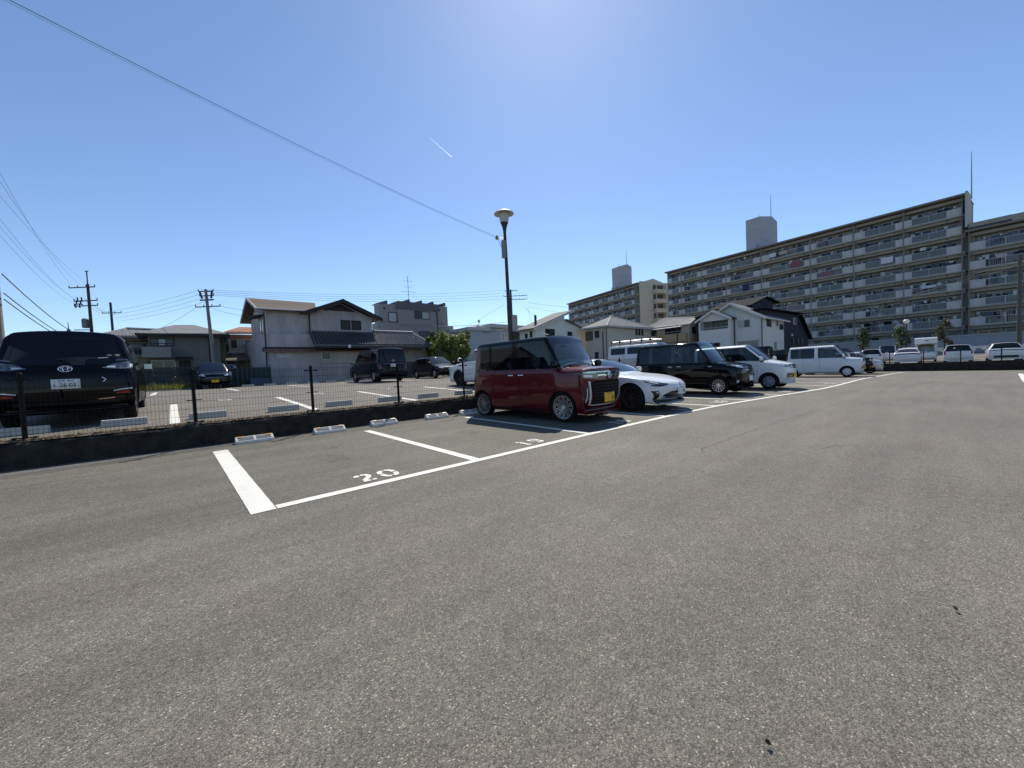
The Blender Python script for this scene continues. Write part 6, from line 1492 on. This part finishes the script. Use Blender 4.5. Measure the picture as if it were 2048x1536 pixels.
    # washing, poles and odds and ends behind the rails: a few pixels each
    for nm_, col_ in (('pale', (.5, .5, .5)), ('dark', (.03, .03, .035)), ('blue', (.08, .10, .16))):
        b = MB()
        for fl in range(nfl):
            for k in range(len(ps)-1):
                for q in range(rnd.randint(2, 7)):
                    x = rnd.uniform(ps[k]+.5, ps[k+1]-.8); w_ = rnd.uniform(.12, .5); h_ = rnd.uniform(.2, .75); z1 = z0+fl*fh+rnd.uniform(1.25, 2.0); y_ = rnd.uniform(-.9, -.25)
                    b.box(x, x+w_, y_, y_+.04, z1-h_, z1)
        tag(b.build('balcony_clutter', mat('clutter_'+nm_, col_, .9), t), kind='stuff')
    for k, a in enumerate(ps):      # rain pipes down the front
        b = MB(); b.tube((a, .12, zg), (a, .12, top), .06, n=6); b.build('rain_pipe', mat('pipe_grey', (.20, .19, .19), .6), t)
    return t, ang, top

PA, QA = (92.2, -1.75), (99.0, 48.4)
PIL = [.3, 6.72, 13.2, 19.7, 28.5, 35.9, 41.6, 47.1, 50.9]
A1, ang1, top1 = apartment('apartment_block', 'long eight-storey apartment block with balconies filling the right background', PA, QA, PIL, 7, 4.8, 2.83, 51.2, 11, zg=1.2)
# end fin, tower, masts
b = MB(); b.box(-.32, -.08, -2.6, .75, top1-4.9, top1+.45); b.build('end_wall', M_PARA, A1)
def tower(A, x0, x1, y0, y1, top, hgt, masts):
    """lift tower: gable ends look along the block"""
    yr = y0+(y1-y0)*.32
    b = MB(); b.prism([(y0, top), (y1, top), (y1, top+hgt-1.0), (yr, top+hgt), (y0, top+hgt-.7)], 'x', x0, x1); b.build('tower', M_TOWER, A)
    for z in (2.4, 4.6):
        b = MB(); b.box(x0-.02, x1+.02, y0, y1+.015, top+z, top+z+.05); b.build('joint', mat('tower_joint', (.3, .3, .31), .9), A)
    b = MB(); b.prism([(y0, top), (y1, top), (y1, top+.7), (yr, top+1.5), (y0, top+.7)], 'x', x0-1.4, x0); b.build('lift_room', M_TOWER, A)
    b = MB(); b.box(x0+.6, x1-.5, y1, y1+.8, top, top+1.3); b.build('roof_hatch', M_TOWER, A)
    for (x, y, h0, h1, r) in masts:
        b = MB(); b.tube((x, y, h0), (x, y, h1), r, r*.4, 6); b.build('mast', mat('mast', (.35, .36, .38), .5, metal=.4), A)
tower(A1, 29.0, 31.9, -9.3, -1.0, top1, 8.2, [(29.3, -7.0, top1+7.8, top1+13.2, .09), (30.5, -4, top1+7.5, top1+8.8, .06)])
b = MB(); b.tube((-.3, -3, top1), (-.3, -3, top1+7.2), .10, .04, 6); b.build('mast', MATS['mast'], A1)
# lower wing on the right
d1 = (Vector(QA)-Vector(PA)).normalized(); PB_ = Vector(PA)-d1*27
A3, _, top3 = apartment('apartment_wing', 'lower seven-storey apartment wing at the right edge', PB_, PA, [0, 6.9, 13.6, 20.3, 26.6], 5, 4.8, 2.83, 26.7, 23, zg=1.2, pitch=False)
b = MB(); b.box(0, 26.6, -.5, .5, top3+.28, top3+1.15); b.build('fascia', M_APTBEAM, A3)
b = MB(); b.hexa([(22.6, -2, top3+.3), (26.55, -2, top3+.3), (26.55, .62, top3+.3), (22.6, .62, top3+.3)], [(22.6, -2.2, top3+1.3), (26.55, -2.2, top3+1.3), (26.55, .2, top3+1.25), (22.6, .2, top3+1.25)]); b.build('solar_panel', MATS['solar'], A3)
# second block, further left
PC, QC = (103.8, 59.9), (113.5, 95.0)
PIL2 = [1.6, 6.9, 12.2, 17.2, 22.3, 26.8, 31.3, 35.8]
A2, ang2, top2 = apartment('apartment_block', 'further apartment block with beige end wall and square lift tower', PC, QC, PIL2, 7, 4.8, 2.83, 36.2, 31, zg=1.2)
tower(A2, 9.3, 12.4, -6.4, -1.0, top2, 8.4, [(9.5, -4.6, top2+8, top2+13.0, .09), (11, -3, top2+7.8, top2+9.0, .06)])
b = MB(); b.box(-.5, -.05, -11.5, -.2, 1.2, top2+.6); b.build('end_wall', M_ENDW, A2)
b = MB(); b.prism([(-10.8, top2+.2), (-.2, top2+.2), (-5.2, top2+1.6)], 'x', -.6, .3); b.build('end_gable', M_ENDW, A2)
for fl in range(8):
    z = 4.8+(fl-1)*2.83
    b = MB(); b.box(-1.9, -.5, -9.0, -5.2, z+.0, z+1.15); b.build('stair_parapet', M_ENDW, A2)
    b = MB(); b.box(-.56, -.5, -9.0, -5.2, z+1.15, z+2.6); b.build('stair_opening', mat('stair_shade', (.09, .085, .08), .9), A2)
b = MB(); b.box(-1.9, -.5, -9.05, -9.2, 1.2, top2); b.box(-1.9, -1.75, -5.2, -5.05, 1.2, top2); b.build('stair_column', M_ENDW, A2)
# washing on the balconies
def laundry(A, x, fl, w, h, col, label, zo=1.1, drop=None):
    ca, sa = math.cos(A.rotation_euler.z), math.sin(A.rotation_euler.z)
    b = MB(); N = 8
    V = [(w*i/N, .05*math.sin(i*1.7)+.02*j, -h*j/3) for j in range(4) for i in range(N+1)]
    b.add(V, [(j*(N+1)+i, j*(N+1)+i+1, (j+1)*(N+1)+i+1, (j+1)*(N+1)+i) for j in range(3) for i in range(N)])
    o = b.build('laundry', mat('cloth_%02d%02d%02d' % tuple(int(c*99) for c in col), col, .9), smooth=True)
    lx, ly, lz = x, .12, 4.8+fl*2.83+zo+.12
    o.location = (A.location.x+ca*lx-sa*ly, A.location.y+sa*lx+ca*ly, lz); o.rotation_euler.z = A.rotation_euler.z
    tag(o, label, 'laundry', 'washing hung on the balcony rails'); return o
laundry(A1, 8.0, 4, 1.5, 1.05, (.62, .63, .62), 'large white sheet over a balcony rail right of centre', 1.35)
laundry(A1, 21.2, 5, 1.7, 1.2, (.26, .09, .10), 'red patterned blanket over a balcony rail near the lift tower', 1.25)
laundry(A1, 25.6, 6, 1.3, .8, (.62, .62, .6), 'white towel on the top floor rail below the lift tower')
laundry(A1, 23.6, 6, 1.4, .7, (.50, .40, .30), 'beige quilt on the top floor rail beside the white towel')
laundry(A1, 31.0, 4, 1.3, 1.5, (.03, .04, .10), 'dark blue blanket hanging left of the lift tower two floors down', 1.5)
laundry(A1, 16.2, 4, 2.0, .8, (.22, .12, .13), 'dull red blanket behind the rail in the middle of the block', .85)
laundry(A1, 4.1, 4, .7, .5, (.6, .58, .48), 'small cream towel near the right end, third row from the top', 1.75)
laundry(A1, 3.0, 2, 1.6, .45, (.55, .55, .56), 'row of small white clothes near the right end lower down', 1.2)
laundry(A3, 23.0, 3, 1.0, .6, (.5, .4, .42), 'pale pink clothes on the lower wing balcony', 1.5)
# ------------------------------------------------------------------ poles, wires, lamps
M_PCONC = mat('pole_concrete', (.22, .205, .185), .85, var=.15, vscale=2)
M_PDARK = mat('pole_dark', (.05, .04, .034), .75, var=.2, vscale=3)
M_WIRE = mat('wire', (.10, .11, .13), .6)
M_CER = mat('insulator', (.2, .19, .185), .4)
def catenary(a, b, sag, n=14):
    a, b = Vector(a), Vector(b); return [a.lerp(b, i/n)-Vector((0, 0, sag*4*(i/n)*(1-i/n))) for i in range(n+1)]
def wire(name, label, a, b, sag, r=.012, n=14, group='overhead wires'):
    o = MB().path(catenary(a, b, sag, n), r, 5).build(name, M_WIRE, fix=False); return tag(o, label, 'wire', group)
def pole(label, x, y, z0, top, r0, r1, m, arms, extra=None, lean=(0, 0)):
    t = thing('utility_pole', label, 'utility pole', (x, y, z0))
    H = top-z0; L = lambda z: Vector((lean[0]*z/H, lean[1]*z/H, z))
    MB().tube((0, 0, -.3), L(H), r0, r1, 12).build('shaft', m, t, smooth=True)
    for (z, x0, x1, ay) in arms:      # crossarm along direction ay (angle)
        c, s = math.cos(ay), math.sin(ay); o0 = L(z-z0)
        b = MB(); A = o0+Vector((c*x0, s*x0, 0)); B = o0+Vector((c*x1, s*x1, 0)); nrm = Vector((-s, c, 0))*.03
        b.hexa([A-nrm+Vector((0, 0, -.03)), B-nrm+Vector((0, 0, -.03)), B+nrm+Vector((0, 0, -.03)), A+nrm+Vector((0, 0, -.03))], [A-nrm+Vector((0, 0, .03)), B-nrm+Vector((0, 0, .03)), B+nrm+Vector((0, 0, .03)), A+nrm+Vector((0, 0, .03))])
        ar = b.build('crossarm', M_PDARK, t)
        n = max(2, int((x1-x0)/.45))
        for k in range(n+1):
            q = A.lerp(B, k/n); MB().lathe([(.015, .03), (.035, .05), (.025, .08), (.04, .10), (.02, .15), (0, .155)], 8, c=q).build('insulator', M_CER, ar, smooth=True)
    if extra: extra(t, L)
    return t
RA = math.atan2(rt.y, rt.x)      # crossarms seen broadside from the lot
# far-left concrete pole cut by the frame
def ex0(t, L):
    for z in (6.1, 7.2): link('cable_box', bevbox((.5, .28, .26), L(z)+Vector((.35*math.cos(RA)+.15, .35*math.sin(RA), 0)), .05, 2), M_PDARK, t)
pole('thick concrete utility pole cut by the left edge of the picture', -4.06, 20.0, .8, 13.5, .16, .10, M_PCONC, [], None)
def ex1(t, L):      # transformer, fittings and a small street lamp
    MB().lathe([(0, 0), (.18, 0), (.2, .08), (.2, .55), (.14, .62), (0, .63)], 16, c=L(4.35)+Vector((-.34*math.cos(RA), -.34*math.sin(RA), 0))).build('transformer', mat('transformer', (.16, .17, .17), .6), t, smooth=True)
    b = MB(); p = L(4.2); q = p+Vector((math.cos(RA), math.sin(RA), 0))*-1.15; b.tube(p, q+Vector((0, 0, .05)), .03, n=6); o = b.build('lamp_arm', M_PDARK, t)
    link('lamp_head', bevbox((.4, .25, .12), q+Vector((.3*math.cos(RA), .3*math.sin(RA), -.14)), .05, 2), M_PDARK, o)
    b = MB()
    for k in range(6): b.tube(L(6.0+.2*(k % 3))+Vector((math.cos(RA), math.sin(RA), 0))*(-.95+.09*k), L(5.7+.2*(k % 3))+Vector((math.cos(RA), math.sin(RA), 0))*(-.92+.09*k), .04, n=6)
    b.build('switchgear', M_PDARK, t)
    b = MB(); b.tube(L(7.2), L(8.1), .035, n=6); b.tube(L(8.1)+Vector((-.12*math.cos(RA), -.12*math.sin(RA), 0)), L(8.1)+Vector((.1*math.cos(RA), .1*math.sin(RA), 0)), .03, n=6); b.build('earth_wire_rod', M_PDARK, t)
P1 = pole('dark utility pole with transformer above the black minivan', -3.82, 38.0, .9, 8.15, .11, .075, M_PDARK, [(7.95, -1.25, .45, RA), (7.05, -1.0, .55, RA), (6.72, -1.0, .55, RA)], ex1)
P2 = pole('slimmer distant utility pole right of the transformer pole', -3.95, 53.0, .9, 9.3, .12, .09, M_PDARK, [(8.3, -.85, .95, RA)])
def ex3(t, L):
    b = MB(); b.tube(L(5.9)-Vector((.45*math.cos(RA), .45*math.sin(RA), 0)), L(5.9)+Vector((.45*math.cos(RA), .45*math.sin(RA), 0)), .05, n=6)
    for s in (-1, 1): b.tube(L(6.0)+Vector((s*.3*math.cos(RA), s*.3*math.sin(RA), 0)), L(6.5)+Vector((s*.42*math.cos(RA), s*.42*math.sin(RA), 0)), .06, n=6)
    b.build('switchgear', M_PDARK, t)
P3 = pole('grey concrete utility pole in front of the grey-green house', 2.27, 33.0, .9, 7.5, .125, .085, M_PCONC, [(7.38, -.5, .5, RA), (7.08, -.45, .5, RA), (6.35, -.8, .85, RA)], ex3, lean=(-.2, .1))
P4 = pole('distant utility pole right behind the street lamp', 32.2, 36.0, .9, 11.1, .16, .11, M_PDARK, [(10.95, -.7, .8, RA), (10.3, -.9, 2.0, RA), (9.85, -.3, 2.0, RA)])
P5 = pole('brown utility pole in front of the apartment block at the right edge', 60.0, -4.45, .1, 9.75, .17, .12, mat('pole_brown', (.10, .085, .075), .85), [(9.3, -1.0, 1.0, PI/2), (8.4, -1.0, 1.0, PI/2)])

# street lamp by the fence
t = thing('street_lamp', 'brown street lamp post with wide mushroom shade behind the red wagon', 'street lamp', (11.27, 12.72, uz(12.7)))
LN = Vector((-.008, .006, 1))      # the post leans slightly
M_RUST = mat('rusty_brown', (.05, .030, .024), .75, var=.4, vscale=6)
b = MB(); b.tube((0, 0, -.2), LN*3.4, .10, .085, 12); b.tube(LN*3.4, LN*6.62, .078, .064, 12); b.build('post', M_RUST, t, smooth=True)
T = LN*6.62
b = MB(); b.lathe([(.066, -.05), (.07, .0), (.10, .16), (.135, .28), (.175, .35), (0, .35)], 20, c=T); b.build('lamp_neck', M_BLACK, t, smooth=True)
b = MB(); b.lathe([(0, .351), (.17, .355), (.195, .46), (.225, .68), (.215, .78), (0, .80)], 24, c=T); b.build('lamp_globe', mat('milky_glass', (.45, .45, .40), .35, spec=.5), t, smooth=True)
b = MB(); b.lathe([(.0, .79), (.22, .795), (.38, .74), (.43, .725), (.425, .75), (.30, .83), (.14, .89), (0, .90)], 32, c=T); b.build('lamp_shade', mat('shade_cream', (.60, .54, .42), .6), t, smooth=True)
q = LN*5.75; b = MB(); b.box(q.x-.17, q.x-.05, q.y-.08, q.y+.08, q.z-.3, q.z+.45); o = b.build('ballast_box', mat('box_grey', (.22, .22, .21), .6), t)
b = MB(); b.tube(q+Vector((0, 0, .55)), q+Vector((-.25, .2, .57)), .016, n=6); b.lathe([(0, 0), (.07, .03), (.075, .11), (.04, .18), (0, .19)], 12, c=q+Vector((-.28, .22, .50))); b.tube(q+Vector((-.25, .2, .57)), q+Vector((-.16, .08, .15)), .01, n=5); b.build('wire_bracket', M_CER, t)
b = MB(); b.box(.07, .38, -.06, .2, 2.25, 3.0); b.build('switch_box', mat('box_pale', (.30, .29, .27), .7), t)
b = MB(); b.box(.03, .40, -.14, .14, 1.5, 2.25); b.build('meter_box', M_DARKW, t)
# cable from the post to the upper left, over the lot
INS = Vector(t.location)+q+Vector((-.28, .22, .62))
FARP = INS+(Vector((-.92, 11.0, 8.24))-INS)*1.6
wire('lamp_cable', 'long sagging cable running from the street lamp to the upper left', INS, FARP, .30, .0065, 30)
wire('lamp_cable', 'second strand close beside the long lamp cable', INS+Vector((0, .02, -.04)), FARP+Vector((0, 0, -.03)), .31, .0028, 30)
# wires between the left poles
def seg(p, q, label, sag=.5, r=.011): wire('power_line', label, p, q, sag, r*.8)
LP0 = Vector((-3.98, 20.0, 0)); L1 = Vector((-3.82, 38.0, 0)); L2 = Vector((-3.95, 53.0, 0)); L3 = Vector((2.1, 33.1, 0)); L4 = Vector((32.2, 36.0, 0))
for k, (o0, z0_, o1, z1_) in enumerate(((.2, 8.6, -1.1, 8.15), (.2, 8.2, -.5, 8.1), (.2, 7.6, .3, 8.05), (.15, 6.9, -.9, 7.2), (.15, 6.6, -.6, 7.0), (.15, 6.3, -.8, 6.8))):
    seg(LP0+rt*o0+up*z0_, L1+rt*o1+up*z1_, 'thin power line into the transformer pole, %s of six from the top' % ORD[k], .35, .0055)
for k, (z, q) in enumerate(((4.95, 4.35), (4.35, 4.05), (4.15, 3.9))): seg(LP0+rt*.2+up*z, L1+up*q, 'thick bundled cable from the left edge to the transformer pole, %s from the top' % ORD[k], .35, .022)
for k in range(3): seg(L1+rt*(-.3+.4*k)+up*(7.2-.3*k), L2+rt*(-.8+.8*k)+up*(8.35), 'line between the transformer pole and the slimmer pole, %s from the left' % ORD[k], .3)
for k in range(4): seg(L2+rt*(-.8+.55*k)+up*(8.4-.3*k), L3+rt*(-.45+.3*k)+up*(7.5-.22*k), 'line from the slimmer pole to the grey concrete pole, %s from the top' % ORD[k], .18)
for k in range(4): seg(L3+rt*(-.35+.28*k)+up*(7.5-.14*k), L4+rt*(-.7+.4*k)+up*(11.1-.35*k), 'line from the concrete pole over the plaster house to the lamp, %s from the top' % ORD[k], .45)
seg(L3+up*6.35, Vector((4.9, 31.2, 5.6)), 'service drop from the concrete pole to the plaster house', .2)
seg(L3+rt*.8+up*6.35, Vector((8.5, 31.5, 6.2)), 'second service drop from the concrete pole over the brown roof', .25)
seg(L3-rt*.8+up*6.3, Vector((-.9, 40.4, 5.3)), 'service drop from the concrete pole to the tiled house', .1)
seg(L2+up*5.6, L1+up*4.4, 'low communication cable between the two dark poles', .2, .03)
seg(L1+rt*.2+up*4.4, Vector((-.5, 36.2, 4.7)), 'service drop from the transformer pole to the balcony house', .25, .016)
seg(L4+up*7.2, Vector((20, 41.8, 6.9)), 'cable from the pole behind the lamp to the cubic house', .35, .03)
seg(L4+up*6.4, Vector((22, 41.6, 5.6)), 'lower cable from the pole behind the lamp to the cubic house', .35, .03)
seg(L4+rt*-.9+up*9.3, Vector((26, 38, 6.2)), 'slanting stay line left of the lamp post', .05, .014)
seg(L4+rt*2.1+up*9.4, Vector((52, 18, 7.9)), 'line from the pole behind the lamp to the twin-gabled house', .8, .014)
seg(L4+rt*2.1+up*8.9, Vector((45, 23, 6.8)), 'line from the pole behind the lamp to the awning house', .6, .014)
seg(L4+rt*2.0+up*8.8, Vector((33.5, 33.9, 6.9)), 'short drop from the pole behind the lamp to the flat building', .1, .014)
seg(L4+rt*1.6+up*8.9, Vector((36, 34, 6.9)), 'second short drop from the pole behind the lamp', .1, .014)
for k in range(4): seg(Vector((60, -4.45, 0))+Vector((0, -.9+.6*k, 9.4-.3*k)), Vector((86, 30-3*k, 7.5-.7*k)), 'faint line from the right edge pole across the apartment block, %s from the top' % ORD[k], .9, .012)
for k in range(3): seg(Vector((60, -4.45, 0))+Vector((0, -.5+.6*k, 7.0-.5*k)), Vector((57, -30, 8.0-.5*k)), 'line from the right edge pole out of the picture, %s from the top' % ORD[k], .5, .012)
# globe lamp among the small trees
t = thing('globe_lamp', 'dark lamp post with a white globe beside the small middle tree', 'street lamp', (60, 2.98, .1))
b = MB(); b.tube((0, 0, 0), (0, 0, 4.15), .07, .055, 10); b.build('post', M_BLACK, t, smooth=True)
b = MB(); b.lathe([(0, 4.15), (.14, 4.2), (.27, 4.36), (.26, 4.48), (.16, 4.58), (0, 4.6)], 18); b.build('lamp_globe', mat('globe_white', (.7, .68, .6), .4), t, smooth=True)
# condensation trail of an aircraft, high and far
c0 = fw*6000+rt*-1090+up*3580; c1 = fw*6000+rt*-765+up*3270
m = bpy.data.materials.new('ice_cloud'); m.use_nodes = True; N = m.node_tree.nodes; N.clear()
no = N.new('ShaderNodeOutputMaterial'); na = N.new('ShaderNodeBsdfTranslucent'); nb = N.new('ShaderNodeBsdfTransparent'); nm = N.new('ShaderNodeMixShader'); nm.inputs[0].default_value = .45; na.inputs[0].default_value = (.9, .92, .95, 1)
m.node_tree.links.new(nb.outputs[0], nm.inputs[1]); m.node_tree.links.new(na.outputs[0], nm.inputs[2]); m.node_tree.links.new(nm.outputs[0], no.inputs[0])
b = MB(); P = [c0.lerp(c1, i/16)+Vector((random.uniform(-4, 4), random.uniform(-4, 4), random.uniform(-4, 4))) for i in range(17)]
for i in range(16): b.tube(P[i], P[i+1], 1.5+5*(i/16), 1.5+5*((i+1)/16), 8, False)
tag(b.build('contrail', m, fix=False), 'short white aircraft trail high in the sky left of the lamp', 'contrail')
# ------------------------------------------------------------------ plants
def leafmat(name, c1, c2):
    m = bpy.data.materials.new(name); m.use_nodes = True; t = m.node_tree; N = t.nodes; L = t.links; N.clear()
    o = N.new('ShaderNodeOutputMaterial'); d = N.new('ShaderNodeBsdfDiffuse'); tr = N.new('ShaderNodeBsdfTranslucent'); g = N.new('ShaderNodeBsdfGlossy'); g.inputs['Roughness'].default_value = .4
    oi = N.new('ShaderNodeTexCoord'); n = N.new('ShaderNodeTexNoise'); n.inputs['Scale'].default_value = 5; n.inputs['Detail'].default_value = 5; L.new(oi.outputs['Object'], n.inputs['Vector'])
    r = N.new('ShaderNodeMapRange'); r.inputs[1].default_value = .35; r.inputs[2].default_value = .65; L.new(n.outputs['Fac'], r.inputs[0])
    mx = N.new('ShaderNodeMix'); mx.data_type = 'RGBA'; mx.inputs['A'].default_value = (*c1, 1); mx.inputs['B'].default_value = (*c2, 1); L.new(r.outputs[0], mx.inputs['Factor'])
    L.new(mx.outputs['Result'], d.inputs[0]); L.new(mx.outputs['Result'], tr.inputs[0])
    a = N.new('ShaderNodeMixShader'); a.inputs[0].default_value = .45; L.new(d.outputs[0], a.inputs[1]); L.new(tr.outputs[0], a.inputs[2])
    b = N.new('ShaderNodeMixShader'); b.inputs[0].default_value = .06; L.new(a.outputs[0], b.inputs[1]); L.new(g.outputs[0], b.inputs[2]); L.new(b.outputs[0], o.inputs[0])
    MATS[name] = m; return m
def foliage(rnd, clumps, nper, size, mb):
    """leaf-sized quads spread through clumps (centre, radius)"""
    for c, r in clumps:
        c = Vector(c)
        for k in range(nper):
            v = Vector((rnd.gauss(0, 1), rnd.gauss(0, 1), rnd.gauss(0, 1))).normalized()*r*(rnd.random()**.45)
            p = c+v; n = (v.normalized()+Vector((rnd.uniform(-.8, .8), rnd.uniform(-.8, .8), rnd.uniform(-.3, 1)))).normalized()
            a = n.orthogonal().normalized(); a = (Matrix.Rotation(rnd.uniform(0, 6.3), 3, n) @ a); b = n.cross(a); s = size*rnd.uniform(.6, 1.3)
            mb.add([p-a*s, p-b*s*.5+n*s*.1, p+a*s, p+b*s*.5+n*s*.1], [(0, 1, 2, 3)])
LEAF1 = leafmat('leaf_bush', (.07, .10, .014), (.24, .27, .035))
LEAF2 = leafmat('leaf_tree', (.03, .055, .015), (.08, .11, .03))
LEAF3 = leafmat('leaf_tree_brown', (.06, .055, .025), (.10, .10, .04))
def tree(name, label, cat, x, y, z, clumps, trunk, lm, nper, size, seed, group=None):
    t = thing(name, label, cat, (x, y, z), 0, group); rnd = random.Random(seed)
    b = MB()
    for p, q, r0, r1 in trunk: b.tube(p, q, r0, r1, 8)
    b.build('trunk', M_PDARK, t, smooth=True)
    b = MB(); foliage(rnd, clumps, nper, size, b); b.build('crown', lm, t, fix=False); return t
rnd = random.Random(9)
cl = []
for k in range(64):
    a = rnd.uniform(0, 6.3); e = rnd.uniform(-.2, 1)
    rr = rnd.uniform(1.1, 1.85); cl.append(((rr*math.cos(a)*math.cos(e), rr*math.sin(a)*math.cos(e), 1.75+1.7*math.sin(e)*rr/1.75), rnd.uniform(.28, .55)))
for k in range(26): cl.append(((rnd.uniform(-1.5, 1.5), rnd.uniform(-1.5, 1.5), rnd.uniform(.3, 1.5)), rnd.uniform(.4, .6)))
for k in range(12): a = rnd.uniform(0, 6.3); cl.append(((1.6*math.cos(a), 1.6*math.sin(a), rnd.uniform(2.2, 3.5)), .2))
tree('round_bush', 'big round yellow-green bush at the right end of the plaster house', 'bush', 18.2, 28.8, .8, cl, [((0, 0, 0), (0, 0, 1.6), .14, .08)]+[((0, 0, .8), (math.cos(a)*1.1, math.sin(a)*1.1, 2.4), .06, .03) for a in (0, 1.2, 2.5, 3.8, 5)], LEAF1, 300, .085, 1).scale = (1.1, 1.1, 1.08)
for k, (y, h, wd, lm, lab) in enumerate(((6.68, 2.2, .62, LEAF2, 'small dense tree behind the leftmost white hatchback'), (3.5, 2.0, .66, LEAF2, 'small loose tree beside the globe lamp'), (.24, 2.35, .62, LEAF3, 'small brownish tree behind the white station wagon'))):
    rn = random.Random(20+k); cl = [((rn.uniform(-wd, wd)*(1-.5*q/18), rn.uniform(-wd, wd)*(1-.5*q/18), 1.9+h*q/18), rn.uniform(.25, .42)) for q in range(19)]
    tree('small_tree', lab, 'tree', 62, y, .06, cl, [((0, 0, 0), (0, 0, 2.6), .07, .05), ((0, 0, 1.8), (.2, .2, 3.2), .035, .02), ((0, 0, 1.9), (-.2, .1, 3.4), .035, .02)], lm, 90, .085, 40+k, 'small trees by the raised lot')
rn = random.Random(77)
tree('small_tree', 'leafy tree cut by the right edge behind the utility pole', 'tree', 62, -6.2, .06, [((rn.uniform(-.7, .7), rn.uniform(-.6, .6), 1.6+2*q/18), rn.uniform(.3, .45)) for q in range(16)], [((0, 0, 0), (0, 0, 2.4), .07, .05)], LEAF2, 80, .09, 60, 'small trees by the raised lot')
# grass strip at the far left of the upper lot
mb = MB(); rn = random.Random(8)
for i in range(14000):
    x = rn.uniform(-9, .95); y = 27.9+1.2*rn.random(); h = rn.uniform(.12, .42)*(1.3 if rn.random() < .2 else 1); a = rn.uniform(0, 6.3); s = .016; dx, dy = rn.gauss(0, .1), rn.gauss(0, .1)
    c, q = math.cos(a)*s, math.sin(a)*s
    mb.add([(x-c, y-q, .84), (x+c, y+q, .84), (x+dx, y+dy, .84+h)], [(0, 1, 2)])
tag(mb.build('grass', leafmat('grass', (.16, .18, .03), (.32, .30, .07)), fix=False), 'yellow-green uncut grass strip behind the upper lot', 'grass', kind='stuff')
for k, (x, y, h) in enumerate(((.25, 28.3, .75), (-.7, 28.4, .45))):
    rn = random.Random(90+k); t = thing('shrub', ['bare thin shrub in the grass left of the dark small car', 'low leafy weed in the middle of the grass strip'][k], 'shrub', (x, y, .85))
    b = MB(); [b.tube((0, 0, 0), (rn.uniform(-.3, .3), rn.uniform(-.2, .2), h*rn.uniform(.7, 1.1)), .012, .005, 5) for _ in range(9)]; b.build('stem', M_PDARK, t)
    b = MB(); foliage(rn, [((rn.uniform(-.2, .2), rn.uniform(-.2, .2), h*rn.uniform(.4, .9)), .18) for _ in range(6)], 14 if k == 0 else 60, .04, b); b.build('leaves', LEAF2 if k else LEAF3, t, fix=False)
